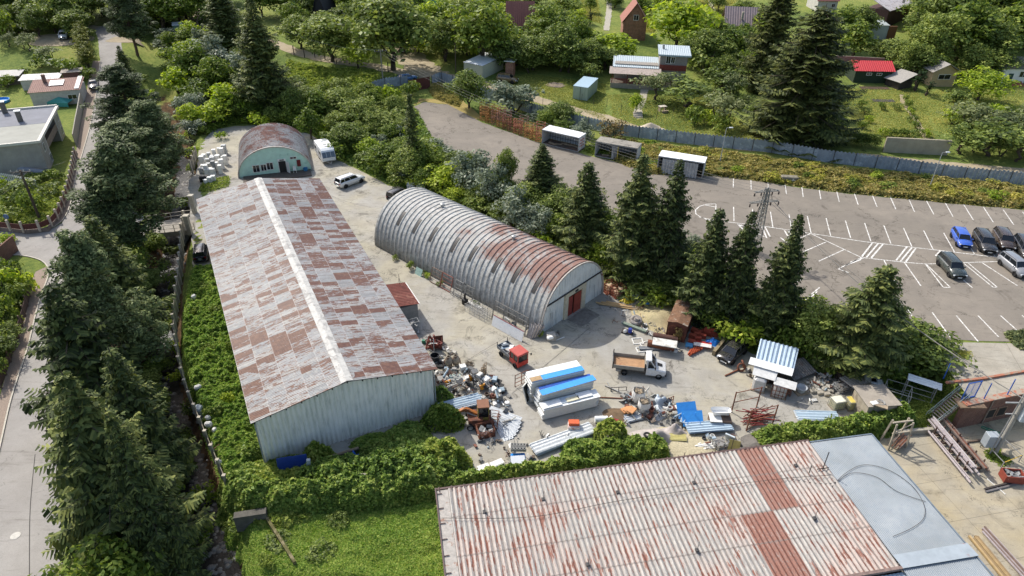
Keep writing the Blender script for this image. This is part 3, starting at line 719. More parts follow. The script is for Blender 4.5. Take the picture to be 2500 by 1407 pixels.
def fill(pts,n,kinds,hr,wr,label,group,seed,cat='shrub',gap=.55):
 w_=GX(pts);xs=[p[0]for p in w_];ys=[p[1]for p in w_];r_=random.Random(seed);put=[];k=0
 for _ in range(n*40):
  x,y=r_.uniform(min(xs),max(xs)),r_.uniform(min(ys),max(ys))
  if float(polysd(w_,np.array([x]),np.array([y]))[0])<0:continue
  W=r_.uniform(*wr)
  if any(math.hypot(x-a,y-b)<gap*W for a,b in put):continue
  put.append((x,y));kd=kinds[k%len(kinds)];plant(kd,Vector((x,y,tz1(x,y))),r_.uniform(*hr),W,label,group,r_.randrange(4),cat);k+=1
  if k>=n:break
fill(((985,285),(1035,360),(1190,450),(1320,500),(1500,540),(1700,620),(1840,715),(1780,790),(1600,715),(1400,625),(1200,540),(1050,470),(930,420),(850,360),(900,270)),60,['dark','broad','dark','light','broad','dark','silver'],(2.4,4.6),(4,6.5),'one of the tall bushes filling the slope below the car park','tall bushes on the slope below the car park',51)
fill(((640,270),(720,225),(900,235),(1010,250),(900,300),(850,360),(770,330),(680,310)),20,['dark','broad'],(3,5.5),(5,7),'one of the bushes between the caravan and the dirt lane','bushes between the caravan and the lane',52)
fill(((400,110),(470,95),(560,110),(640,240),(660,290),(560,305),(470,340),(430,230)),36,['broad','light','silver','dark'],(2.5,5.5),(4,7),'one of the lush bushes on the bank right of the stream','lush bushes on the bank right of the stream',53)
fill(((1225,105),(1480,110),(1480,175),(1420,180),(1240,165)),24,['dark','broad','shrub'],(3,7),(7,11),'one of the bushes in the thick hedge behind the lawn','bushes in the thick hedge behind the lawn',54)
fill(((680,60),(760,90),(900,125),(1120,140),(1180,170),(1230,130),(1230,20),(1060,30),(900,40)),42,['dark','broad','light','shrub'],(3,8),(7,12),'one of the trees and bushes crowding the plots above the dirt lane','growth crowding the plots above the lane',55)
fill(((1300,5),(1800,5),(1850,60),(1700,75),(1620,60),(1480,60),(1380,70)),22,['fruit','shrub','light','broad'],(2.5,5),(4,7),'one of the small garden bushes and trees along the top edge','garden bushes along the top edge',56)
fill(((1690,100),(1860,95),(1860,190),(1720,185)),20,['dark','broad','dark','shrub'],(3,8),(6,10),'one of the dark bushes between the grey cabin and the old spruces','dark bushes between cabin and old spruces',57)
fill(((2230,100),(2260,40),(2500,20),(2560,130),(2430,125),(2250,135)),34,['dark','broad','dark'],(6,11),(9,14),'one of the dense crowns massed in the wood at the upper right','dense crowns massed at the upper right',58,'tree',.45)
fill(((2320,300),(2440,285),(2560,300),(2560,395),(2440,385),(2330,370)),30,['olive','fruit','shrub'],(2.2,4),(4,6),'one of the grey-green bushes in the overgrown right garden corner','grey-green bushes in the right garden corner',59)
fill(((-20,95),(60,100),(180,80),(185,130),(215,60),(0,40)),22,['dark','shrub','broad'],(2.5,7),(5,9),'one of the trees around the round driveway','trees around the round driveway',60)
fill(((0,0),(300,20),(560,5),(560,60),(330,85),(240,50),(0,40)),26,['dark','broad','dark'],(7,12),(9,14),'one of the big crowns along the top left edge','big crowns along the top left edge',61,'tree',.45)
fill(((1740,215),(1880,240),(1880,345),(1790,340),(1700,310)),8,['fruit','shrub','olive'],(2.5,4),(4,6.5),'one of the bushes left of the huge shaggy spruce','bushes left of the huge shaggy spruce',62)
fill(((462,760),(520,680),(570,800),(640,1120),(560,1190),(500,1050)),8,['shrub'],(1.0,1.8),(1.6,2.6),'one of the rank weed clumps between fence and long hall','rank weed clumps beside the long hall',63)
fill(((560,1210),(640,1200),(830,1195),(1040,1140),(1090,1165),(1040,1200),(640,1240)),20,['shrub'],(1.0,2.0),(1.8,3.2),'one of the leafy clumps bulging from the ivy below the tall gable','leafy clumps in the ivy below the gable',64)
fill(((1390,1130),(1480,1075),(1610,1095),(1500,1125)),6,['shrub'],(.9,1.5),(1.6,2.4),'one of the leafy clumps beside the corrugated sheets','leafy clumps beside the sheets',65)
fill(((1850,1088),(2050,1065),(2200,1025),(2190,1000),(2120,1040),(1900,1070)),10,['shrub'],(1.4,2.2),(1.8,3),'one of the leafy clumps on the ivy wall by the wooden hut','leafy clumps on the ivy wall',66)
fill(((560,1260),(1060,1230),(1080,1420),(560,1440)),6,['shrub'],(.6,1),(1.6,2.6),'one of the low leafy clumps in the weedy field','low leafy clumps in the weedy field',67)
fill(((1500,350),(1900,395),(2560,470),(2560,510),(2020,462),(1600,420)),40,['yelshrub','shrub','yelshrub'],(.9,1.6),(2,4),'one of the wild clumps on the weedy verge','wild clumps on the weedy verge',68)
fill(((40,680),(70,700),(40,800),(0,920),(-60,950),(-60,680)),16,['shrub','dark'],(2,4),(3,4.5),'one of the shrubs hiding the front garden','shrubs hiding the front garden',69)
fill(((1395,360),(1480,350),(1500,335),(1330,290),(1300,300)),9,['silver','broad'],(2,3.6),(3,5),'one of the bushes between the stillages and the grey fence','bushes between stillages and fence',70)
fill(((330,600),(380,600),(400,900),(440,1150),(480,1350),(380,1400),(300,1000)),18,['dark','shrub','broad'],(2,3.5),(3,5),'one of the shaded bushes under the roadside conifers','shaded bushes under the roadside conifers',71)
G10='bushes along the stream and garden edges'
for x,y in((455,100),(425,130),(410,175),(430,260),(445,320),(455,345),(475,385),(470,300),(478,420),(452,505),(448,560),(425,620),(432,700),(425,760),(420,800),(455,1080),(470,1010),(500,1230),(430,860),(440,930),(490,1330),(455,1140),(360,300),(375,240),(352,200),(540,340),(560,300),(600,300),(500,330),(530,300),(480,270),(640,240),(700,210)):
 g=G(x,y);s_=rs.uniform(.6,1.05);plant('shrub',g,2.3*s_,3.4*s_,'one of the low bushes lining the banks of the stream',G10,rs.randrange(4),'shrub')
for i in range(11):
 t=i/10;x,y=196+17*t+(i%2)*8,96+76*t;tree('thuja',x,y,y-62+8*t,40,'one of the olive-green thuja trees in the row beside the road','thuja row beside the road',0)
for x,y,tp,w_ in((25,115,80,45),(75,125,80,50),(120,150,112,60),(60,120,95,40)):tree('olive',x,y,tp,w_,'one of the olive-like trees on the lawn at the upper left','small trees on the upper left lawn')
for x,y,tp,w_ in((100,165,130,50),(150,170,140,60),(185,185,138,60),(60,190,165,30),(20,215,180,45),(215,195,165,40),(40,70,55,40),(15,78,58,40),(75,75,58,40)):tree('shrub',x,y,tp,w_,'one of the garden bushes behind the house with flat roof','garden bushes at the upper left',0,'shrub')
for x,y,tp,w_ in((30,500,440,70),(85,520,465,60),(70,460,425,60),(120,480,445,50),(140,440,410,45),(30,540,500,50),(100,440,420,50),(10,470,430,40)):tree('shrub',x,y,tp,w_,'one of the bushes filling the walled corner garden','bushes in the corner garden',None,'shrub')
for x,y,tp,w_ in((30,700,630,60),(5,740,660,80),(50,745,700,50),(15,800,730,70),(-10,860,780,90),(0,600,570,40),(25,590,565,30),(5,925,850,50)):tree('shrub',x,y,tp,w_,'one of the bushes in the front garden at the left edge','front garden bushes at the left edge',None,'shrub')
# -------- uncountable growth
def scatter(name,pts,n,size,mtl,label,hh=.35,seed=1,lump=.5,hfun=None,aspect=1.7,world=False,up=.9,kindobj='stuff',cat='plants',z0=0):
 """ground cover: n leaves spread over the area pts, on lumps up to hh high"""
 rng=np.random.default_rng(seed);w_=pts if world else GX(pts);xs=[p[0]for p in w_];ys=[p[1]for p in w_]
 X=rng.uniform(min(xs),max(xs),n*4);Y=rng.uniform(min(ys),max(ys),n*4);sd=polysd(w_,X,Y);ok=sd>rng.uniform(-.3,.5,len(X));X=X[ok][:n];Y=Y[ok][:n];sd=sd[ok][:n]
 Hn=np.array([mnoise.noise(Vector((x*lump,y*lump,seed)))*.5+.5+.3*mnoise.noise(Vector((x*lump*3,y*lump*3,seed)))for x,y in zip(X,Y)])
 Hn=np.clip(Hn,.05,1.4)*hh*np.clip(sd/.6+.3,.15,1)
 if hfun is not None:Hn=Hn+hfun(X,Y,sd)
 Z=tz(X,Y)+z0+Hn*(1-.55*rng.random(len(X))**2);N=np.zeros((len(X),3));N[:,2]=up
 V,F=leafquads(np.stack([X,Y,Z],1),N,size,rng,aspect,1.0)
 return tag(meshobj(name,V,F,mtl),label,cat,kind=kindobj)
L_WEED=foliage('weed_leaf',['#3c5420','#5d762d','#809440','#a2ae58'],.6,.35,.5)
L_FIELD=foliage('field_weeds',['#415f27','#5e8233','#7f9c44','#a0b05a'],.6,.35,.12)
L_IVY=foliage('ivy_leaf',['#344a22','#54702e','#748f3e','#98a854'],.45,.25,.5)
L_DRY=foliage('dry_grass',['#56622e','#75793f','#918e50','#aea76a'],.7,.3,.5)
L_LAWN=foliage('mown_grass',['#55652a','#73803a','#8e9448','#a7a75a'],.7,.3,.12)
scatter('weeds',((474,655),(520,650),(560,760),(596,900),(618,1050),(622,1120),(560,1200),(545,1180),(500,1060),(455,930),(447,830),(455,740)),90000,.14,L_FIELD,'dense green weeds between the concrete fence and the hall',1.3,2,.8)
scatter('weeds',((550,1215),(700,1230),(900,1230),(1070,1200),(1090,1430),(560,1450),(540,1330)),100000,.12,L_FIELD,'low green weeds in the field at the bottom',.45,3,.45)
scatter('tall_weeds',((1500,345),(1700,365),(1900,392),(2100,418),(2300,440),(2560,465),(2560,515),(2300,494),(2020,466),(1900,448),(1740,430),(1580,425),(1480,385)),60000,.3,L_DRY,'yellow-green tall weeds between fence and car park',1.1,4,.45)
scatter('tall_weeds',((1420,370),(1500,345),(1600,352),(1740,425),(1620,420),(1540,400)),12000,.26,L_WEED,'green weeds behind the second and third box bodies',.9,24,.45)
scatter('dry_grass',((1040,205),(1075,205),(1130,240),(1120,262),(1060,240)),9000,.22,L_DRY,'dry blond grass inside the bend of the grey fence',.9,5)
scatter('nettles',((700,150),(760,160),(840,172),(930,180),(935,200),(880,245),(790,235),(700,215)),45000,.3,L_WEED,'bright nettles on the slope below the dirt lane',1.1,6)
scatter('weeds',((400,110),(480,90),(540,95),(590,200),(660,300),(560,305),(500,330),(460,350),(430,230)),60000,.26,L_WEED,'tangled green weeds on the bank right of the stream',1.2,7)
scatter('weeds',((640,260),(760,230),(900,250),(1015,265),(1052,335),(1130,395),(1330,485),(1500,530),(1700,610),(1850,715),(1960,775),(2180,835),(2290,880),(2230,960),(2050,925),(1850,860),(1770,820),(1690,765),(1560,715),(1400,630),(1200,545),(1000,470),(880,415),(800,370),(770,330),(650,300)),110000,.24,L_IVY,'dark creeping undergrowth on the bank below the car park',1.0,8)
scatter('vines',((2160,1000),(2225,985),(2300,925),(2345,950),(2340,975),(2250,1040),(2150,1045)),14000,.2,L_WEED,'bright climbing vines beside the metal stairs',.9,9)
scatter('weeds',((40,470),(150,440),(165,480),(110,545),(0,550),(0,480)),12000,.2,L_WEED,'green growth in the walled corner garden',.7,10)
scatter('weeds',((500,440),(560,430),(560,455),(510,470),(480,480)),1500,.18,L_WEED,'weeds growing at the corner of the arched hut',.4,11)
def ridge(pts,hgt,wd):
 w_=GX(pts)
 return lambda X,Y,sd:hgt*np.clip(1-(linedist(w_,X,Y)/wd)**2,0,1)
def band(pts,wd):
 w_=[Vector(p)for p in GX(pts)];a=[];b=[]
 for i,p in enumerate(w_):
  d=(w_[min(i+1,len(w_)-1)]-w_[max(i-1,0)]).normalized();n=Vector((-d.y,d.x))*wd;a.append(tuple(p+n));b.append(tuple(p-n))
 return a+b[::-1]
HD=(((560,1212),(640,1232),(760,1225),(860,1222),(960,1208),(1065,1190)),((1065,1190),(1160,1178),(1290,1160),(1400,1140)),((1380,1140),(1480,1118),(1620,1098)),((1850,1085),(1950,1070),(2055,1062)),((2055,1058),(2120,1050),(2210,1020)))
for i,(h_,n,hg,wd)in enumerate(zip(HD,(50000,12000,16000,16000,14000),(1.7,.7,.8,.9,1.2),(1.5,.75,1.3,1.1,1.2))):
 scatter('ivy_hedge',band(h_,wd),int(n*.75),.21,L_IVY,('ivy smothering the long wall below the tall hall','narrow strip of ivy on the wall behind the peeling roof','ivy mound beside the corrugated sheets','ivy over the wall left of the wooden hut','ivy over the wall in front of the wooden hut')[i],1.35,20+i,1.1,ridge(h_,hg*.8,wd*1.1),world=True,cat='hedge')
for i,(x,y,r,hg)in enumerate(((700,1200,5.0,.7),(600,1195,3.5,.8),(1000,1155,4.0,1.9),(1080,1130,2.5,2.0),(940,1175,3.5,2.2),(830,1185,3.5,1.8),(1490,1070,1.5,1.6),(1430,1108,2.2,.6),(1540,1102,2.0,.8),(1080,1030,2.0,1.4),(1000,1065,2.2,.5),(920,1090,2.0,.4),(780,1125,1.3,1.5),(610,1110,1.6,.7),(1075,980,1.2,1.2))):
 g=G(x,y);cpts=[(g.x+r*math.cos(a)*(1+.2*math.sin(3*a+i)),g.y+r*.8*math.sin(a))for a in np.linspace(0,6.28,15)[:-1]]
 scatter('climbing_vine',cpts,int(r*r*700),.2,L_IVY if i%3 else L_WEED,['creeper mound of green leaves at the foot of the tall hall','mass of creepers over the yard edge behind the wall'][i%2],1.2 if hg>1 else.6,40+i,1.2,(lambda X,Y,sd,r=r,hg=hg:hg*np.clip(sd/r*1.3,0,1)**.6),world=True)
for i,p in enumerate((((1380,0),(1460,0),(1470,60),(1400,40)),((1800,0),(1700,0),(1690,50),(1760,60)),((1560,25),(1600,25),(1600,80),(1565,80)),((2260,0),(2350,0),(2300,20)))):
 scatter('lawn_grass',p,7000,.2,L_LAWN,('grass strip between hedges at the top','long mown strip at the top below the tree line','small lawn right of the brick chalet','yellow meadow corner at the top right')[i],.08,80+i,.2)
scatter('lawn_grass',((1200,195),(1290,180),(1480,205),(1480,300),(1400,262),(1290,225)),16000,.14,L_LAWN,'bright mown grass of the garden with the fire pit',.06,12,.2)
scatter('lawn_grass',((1480,230),(1720,230),(1860,330),(1850,352),(1650,330),(1500,300)),18000,.14,L_LAWN,'sunlit lawn around the grey cabin',.06,13,.2)
scatter('lawn_grass',((2040,215),(2240,215),(2290,340),(2120,342),(2060,270)),16000,.14,L_LAWN,'rectangular sunlit lawn below the red roof',.06,14,.2)
scatter('lawn_grass',((2240,230),(2340,210),(2500,210),(2500,290),(2330,330),(2290,330)),12000,.14,L_LAWN,'yellowing lawn at the right of the gardens',.06,15,.2)
for x,y,w_,h_ in((2095,355,85,3),(2040,330,60,3)):pass
hb=((1985,345),(2060,352),(2143,362))
scatter('clipped_hedge',band(hb,1.3),16000,.15,L_DARK,'long dark clipped hedge behind the grey fence',.12,61,1,ridge(hb,2.2,2.4),world=True,cat='hedge',kindobj=None)
# ================================================================== BIG BUILDINGS
def axis_node(nt,comp,src=None):
 s=nnode(nt,'ShaderNodeSeparateXYZ');nt.links.new(src or nnode(nt,'ShaderNodeTexCoord').outputs['Object'],s.inputs[0]);return s.outputs[comp]
def comb(nt,x,y,z=0.0):
 c=nnode(nt,'ShaderNodeCombineXYZ')
 for k,v in enumerate((x,y,z)):
  if hasattr(v,'links'):nt.links.new(v,c.inputs[k])
  else:c.inputs[k].default_value=v
 return c.outputs[0]
def mosaic_roof(name,cw,cl,bias,ridge_x,clear,rust='#6c3e2a'):
 """galvanised sheets laid in columns, single sheets rusted, streaks along the waves (x)"""
 m,nt,b=newmat(name);tc=nnode(nt,'ShaderNodeTexCoord').outputs['Object']
 x=axis_node(nt,0,tc);y=axis_node(nt,1,tc)
 cx=math_(nt,'FLOOR',math_(nt,'DIVIDE',x,cw));wn1=nnode(nt,'ShaderNodeTexWhiteNoise',noise_dimensions='1D');nt.links.new(cx,wn1.inputs['W'])
 yy=math_(nt,'ADD',math_(nt,'DIVIDE',y,cl),wn1.outputs['Value']);cy=math_(nt,'FLOOR',yy)
 cell=comb(nt,cx,cy);wn=nnode(nt,'ShaderNodeTexWhiteNoise',noise_dimensions='2D');nt.links.new(cell,wn.inputs['Vector'])
 wn2=nnode(nt,'ShaderNodeTexWhiteNoise',noise_dimensions='3D');nt.links.new(comb(nt,cx,cy,4.7),wn2.inputs['Vector'])
 big=tnoise(nt,.09,2,.5,vec=tc)
 st=tnoise(nt,1,5,.8,vec=tc,mapscale=(.9,5.5,1),dist=.3);st2=tnoise(nt,1,4,.7,vec=tc,mapscale=(.5,8,1));fine=tnoise(nt,2.6,6,.8,vec=tc)
 prob=math_(nt,'ADD',math_(nt,'MULTIPLY',math_(nt,'SUBTRACT',big,.5),1.6),bias)
 rsheet=math_(nt,'LESS_THAN',wn.outputs['Value'],prob)
 lvl=math_(nt,'ADD',math_(nt,'MULTIPLY',rsheet,math_(nt,'ADD',math_(nt,'MULTIPLY',wn2.outputs['Value'],.09),.05)),math_(nt,'MULTIPLY',wn2.outputs['Value'],.07))
 rm=ramp(nt,math_(nt,'ADD',math_(nt,'ADD',math_(nt,'MULTIPLY',st,.65),math_(nt,'MULTIPLY',fine,.35)),lvl),[(.555,0.0),(.59,1.0)])
 base=ramp(nt,wn2.outputs['Value'],[(0.0,'#9a9a97'),(.4,'#b0aeaa'),(.7,'#b9b5ac'),(1,'#a6a8a6')])
 base=mix(nt,ramp(nt,st2,[(.35,.55),(.6,0.0)]),base,'#726a60')
 base=mix(nt,ramp(nt,fine,[(.48,0.0),(.62,clear)]),base,'#c9c5b9')
 rc=ramp(nt,fine,[(.3,'#56301f'),(.5,rust),(.7,'#8a6044')])
 o=mix(nt,math_(nt,'MULTIPLY',rm,.9),base,rc)
 fx=math_(nt,'FRACT',math_(nt,'DIVIDE',x,cw));o=mix(nt,ramp(nt,fx,[(.0,.5),(.045,0.0)]),o,'#dcd6cc');o=mix(nt,ramp(nt,math_(nt,'FRACT',yy),[(.0,.55),(.07,0.0)]),o,'#5f5550')
 nt.links.new(o,b.inputs['Base Color']);b.inputs['Roughness'].default_value=.6;b.inputs['Metallic'].default_value=.0
 bump(nt,b,fine,.2,.02);return m
def streak_metal(name,base,dark,streak='z',sc_=(6,6,.6),rust=None,rt=.62,rough=.5,light=None):
 m,nt,b=newmat(name);tc=nnode(nt,'ShaderNodeTexCoord').outputs['Object']
 a=tnoise(nt,1,6,.75,vec=tc,mapscale=sc_);f=tnoise(nt,.5,5,.6,vec=tc)
 o=mix(nt,ramp(nt,a,[(.36,.7),(.52,0.0)]),base,dark)
 if light:o=mix(nt,ramp(nt,f,[(.45,0.0),(.65,.7)]),o,light)
 if rust:
  r=math_(nt,'ADD',math_(nt,'MULTIPLY',a,.6),math_(nt,'MULTIPLY',f,.4));o=mix(nt,ramp(nt,r,[(rt,0.0),(rt+.025,.9)]),o,rust)
 nt.links.new(o,b.inputs['Base Color']);b.inputs['Roughness'].default_value=rough;bump(nt,b,a,.15,.02);return m
M_GABLE=streak_metal('painted_corrugated_wall','#e4e1d6','#aaab9f',sc_=(5,5,.45),light='#ece8de')
M_DARKST=mat('#3b3430',.8);M_WHITE=mat('#dcdad2',.6,var=.12);M_CONC=mat('#a59d8d',.9,var=.3,scale=2);M_WOOD=mat('#9b8a72',.85,var=.35,scale=3)
M_BLACK=mat('#191817',.7);M_RUST=mat('#7a4a34',.85,var=.45,scale=2,c2='#4f3126');M_GREY=mat('#8d8c88',.6,var=.25);M_STEEL=mat('#9d9d9a',.45,.3,var=.25);M_GLASS=glass_dark()
M_TIMB=mat('#c8a676',.8,var=.25,scale=4);M_BLUE=mat('#1f73c4',.45,var=.1);M_BLUED=mat('#1c4fa0',.5,var=.12);M_RED=mat('#a03a2c',.6,var=.25);M_ORNG=mat('#c06a22',.6,var=.35,c2='#7b4526',thr=.56)
M_OWALL=mat('#b7b3aa',.85,var=.2,scale=1.5);M_BRICK=None
def brickmat(name,c1,c2,mortar,s=3.2):
 m,nt,b=newmat(name);br=nnode(nt,'ShaderNodeTexBrick',i_Scale=s);br.inputs['Color1'].default_value=col(c1);br.inputs['Color2'].default_value=col(c2);br.inputs['Mortar'].default_value=col(mortar)
 tc=nnode(nt,'ShaderNodeTexCoord').outputs['Object'];x=axis_node(nt,0,tc);y=axis_node(nt,1,tc);z=axis_node(nt,2,tc)
 nt.links.new(comb(nt,math_(nt,'ADD',x,y),z),br.inputs['Vector']);n=tnoise(nt,1.3,5,.7)
 nt.links.new(mix(nt,ramp(nt,n,[(.4,.4),(.6,0.0)]),br.outputs['Color'],'#3a2c25'),b.inputs['Base Color']);b.inputs['Roughness'].default_value=.9;return m
M_BRICK=brickmat('brick','#6e4436','#7b5040','#8d8072');M_BRICKO=brickmat('orange_brick','#a0694c','#96604a','#a99784')
def corr_local(mb,x0,x1,y0,y1,zf,pitch,amp,alongx=True,n=3):
 """corrugated surface with waves running along x (if alongx) or along y"""
 if alongx:
  nw=int((y1-y0)/pitch)*4
  mb.grid(lambda u,v:((x0+(x1-x0)*v),y0+(y1-y0)*u,zf(x0+(x1-x0)*v,0)+amp*math.sin(2*math.pi*u*(y1-y0)/pitch)),nw,n)
 else:
  nw=int((x1-x0)/pitch)*4
  mb.grid(lambda u,v:(x0+(x1-x0)*u,y0+(y1-y0)*v,zf(x0+(x1-x0)*u,y0+(y1-y0)*v)+amp*math.sin(2*math.pi*u*(x1-x0)/pitch)),nw,n)
# ---- the big hall with rusted sheet roof
A=Vector((-21.42,41.05,0));B=Vector((-6.68,48.5,0));rzW=math.atan2((B-A).y,(B-A).x);WW=(B-A).length;WL=46.8;HE,HR=5.5,7.05
wh=thing('warehouse','long hall with rust-chequered sheet roof and pale corrugated gable wall','warehouse',A,rzW)
zr=lambda x,y=0:HE+(HR-HE)*(1-abs(x-WW/2)/(WW/2))
mL=mosaic_roof('hall_roof_sheets_left',1.66,.8,.26,WW/2,.6,'#724a33');mR=mosaic_roof('hall_roof_sheets',1.66,.78,.38,WW/2,.3)
for nm,x0,x1,m_ in(('roof',0,WW/2,mL),('roof',WW/2,WW,mR)):
 mb=MB();corr_local(mb,x0,x1,-.0,WL,zr,.19,.022,True,12)
 if nm:mb.build('roof',m_,wh,smooth=False)
mb=MB();rng_=random.Random(5)
for s_ in(-1,1):
 for k in range(24):
  y0=WL*k/24+.0;y1=WL*(k+1)/24+.08;dz=rng_.uniform(.05,.075)
  mb.slab(*([(WW/2,y0-.02,HR+dz+.02),(WW/2+s_*.52,y0-.02,HR-.095+dz),(WW/2+s_*.52,y1,HR-.095+dz),(WW/2,y1,HR+dz+.02)][::(1 if s_>0 else-1)]),t=.015)
mb.build('ridge_cap',mat('#b7b4ac',.7,var=.2,scale=2.5,c2='#8f8c86',thr=.55),wh)
mb=MB()
def wall_corr(mb,p0,p1,ztop,pitch=.42,amp=.045,z0=-.1,inv=1):
 p0=Vector(p0);p1=Vector(p1);L_=(p1-p0).length;d=(p1-p0)/L_;n_=Vector((d.y,-d.x));nw=int(L_/pitch*6)
 def fn(u,v):
  p=p0+d*(u*L_)+n_*amp*max(-.6,min(.6,math.sin(2*math.pi*u*L_/pitch)))*1.5
  return(p.x,p.y,z0+(ztop(u*L_)-z0)*v)
 mb.grid(fn,nw,1)
wall_corr(mb,(.35,.45),(WW-.35,.45),lambda t:zr(t+.35)-.06)
mb.build('gable_wall',M_GABLE,wh)
mb=MB();wall_corr(mb,(WW-.35,.45),(WW-.35,WL-.4),lambda t:HE-.05);wall_corr(mb,(.35,WL-.4),(.35,.45),lambda t:HE-.05);wall_corr(mb,(WW-.35,WL-.4),(.35,WL-.4),lambda t:zr(t)-.08)
mb.build('side_wall',streak_metal('hall_side_sheets','#8f9490','#5b5f58',rust='#7a4c38',rt=.66),wh)
mb=MB()
for k in range(13):t=k/12;x=.3+(WW-.6)*t;mb.box((x,.22,zr(x)-.16),(.1,.5,.1))
mb.bar((0,.03,HE-.05),(WW/2,.03,HR-.05),.05,.05);mb.bar((WW/2,.03,HR-.05),(WW,.03,HE-.05),.05,.05)
mb.build('purlin',M_BLACK,wh)
mb=MB();mb.cyl((.28,.3,0),(.28,.3,HE-.1),.055,n=8);mb.build('downpipe',mat('#9aa0a0',.6),wh)
mb=MB();mb.cyl((WW-.28,.32,0),(WW-.28,.32,HE-.1),.05,n=8);mb.build('downpipe',mat('#9aa0a0',.6),wh)
# ---- arched halls
def arch_hall(name,label,origin,rz,Wd,Hh,Ln,ribs,ribw,mshell,mgable,near_gable,pw=2.0,base=.0):
 t=thing(name,label,'arched hall',origin,rz);a=Wd/2;ns=40
 def prof(u,off):
  th=math.pi*u;s=2.0/pw
  c_,s_=math.cos(th),math.sin(th);x=-math.copysign(abs(c_)**s,c_);z=abs(s_)**s
  return((a+off)*x,(Hh+off)*z)
 ys=[];pitch=Ln/ribs
 for k in range(ribs):
  y=k*pitch;ys+=[(y,0),(y+pitch*.5-ribw,0),(y+pitch*.5-ribw*.55,1),(y+pitch*.5+ribw*.55,1),(y+pitch*.5+ribw,0)]
 ys.append((Ln,0));mb=MB()
 vs=[(*(lambda q:(q[0],y))(prof(i/ns,.1*f)),prof(i/ns,.1*f)[1])for y,f in ys for i in range(ns+1)]
 k1=ns+1
 mb.add(vs,[(j*k1+i,j*k1+i+1,(j+1)*k1+i+1,(j+1)*k1+i)for j in range(len(ys)-1)for i in range(ns)])
 mb.build('shell',mshell,t)
 mb=MB()
 for i in range(ns):
  x0,z0=prof(i/ns,.16);x1,z1=prof((i+1)/ns,.16);x2,z2=prof((i+1)/ns,-.02);x3,z3=prof(i/ns,-.02)
  for yy in(-.06,):mb.add([(x0,yy,z0),(x1,yy,z1),(x2,yy,z2),(x3,yy,z3)]+[(x,yy+.14,z)for x,z in((x0,z0),(x1,z1),(x2,z2),(x3,z3))],[(0,1,2,3),(0,4,5,1),(3,2,6,7),(4,7,6,5)])
 mb.build('arch_trim',mat('#b3aca0',.7,var=.3,c2='#86604c',thr=.6),t)
 return t,prof
def quon_mat(name,rust_fn,base='#b7b4ab'):
 m,nt,b=newmat(name);tc=nnode(nt,'ShaderNodeTexCoord').outputs['Object'];x=axis_node(nt,0,tc);y=axis_node(nt,1,tc);z=axis_node(nt,2,tc)
 f=tnoise(nt,2.2,6,.8,vec=tc);g=tnoise(nt,.35,3,.5,vec=tc);v=tnoise(nt,1,5,.7,vec=tc,mapscale=(.6,9,.6))
 o=mix(nt,ramp(nt,f,[(.42,.75),(.56,0.0)]),base,'#7c7973');o=mix(nt,ramp(nt,v,[(.5,0.0),(.68,.7)]),o,'#cfcfca')
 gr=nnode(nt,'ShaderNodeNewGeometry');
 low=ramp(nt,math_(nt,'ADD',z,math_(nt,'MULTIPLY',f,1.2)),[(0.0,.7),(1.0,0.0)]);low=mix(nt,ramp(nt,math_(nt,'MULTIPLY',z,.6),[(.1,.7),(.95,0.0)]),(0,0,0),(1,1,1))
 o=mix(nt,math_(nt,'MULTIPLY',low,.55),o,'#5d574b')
 msk=rust_fn(nt,x,y,z,f,g);o=mix(nt,msk,o,ramp(nt,tnoise(nt,4,5,.7,vec=tc),[(.35,'#63392b'),(.6,'#84503c'),(.75,'#9c7660')]))
 nt.links.new(o,b.inputs['Base Color']);b.inputs['Roughness'].default_value=.75;b.inputs['Metallic'].default_value=0;b.inputs['Specular IOR Level'].default_value=.25;bump(nt,b,f,.2,.02);return m
def rf_big(nt,x,y,z,f,g):
 a=ramp(nt,math_(nt,'DIVIDE',y,24.0),[(.05,1.0),(.4,.8),(.9,0.0)]);h=ramp(nt,math_(nt,'DIVIDE',z,6.6),[(.55,0.0),(.8,1.0)])
 k=math_(nt,'MULTIPLY',a,h);q=math_(nt,'ADD',math_(nt,'MULTIPLY',k,.2),math_(nt,'ADD',math_(nt,'MULTIPLY',f,.6),math_(nt,'MULTIPLY',g,.4)))
 return math_(nt,'MULTIPLY',ramp(nt,q,[(.60,0.0),(.68,.8)]),ramp(nt,k,[(.05,0.0),(.3,1.0)]))
def rf_small(nt,x,y,z,f,g):
 h=ramp(nt,math_(nt,'DIVIDE',z,4.6),[(.2,.3),(.8,1.0)]);q=math_(nt,'ADD',math_(nt,'MULTIPLY',h,.1),math_(nt,'ADD',math_(nt,'MULTIPLY',f,.6),math_(nt,'MULTIPLY',g,.4)))
 return ramp(nt,q,[(.57,0.0),(.63,.85)])
qa=Vector((3.39,61.3,0));qb=Vector((11.03,69.89,0));qm=(qa+qb)/2;rzQ=math.atan2((qb-qa).y,(qb-qa).x)
big,prf=arch_hall('arched_hall','large ribbed arched metal hall with red door and row of dark roof windows',qm,rzQ,11.6,6.3,29.6,38,.12,quon_mat('arched_shell',rf_big),None,True,2.2)
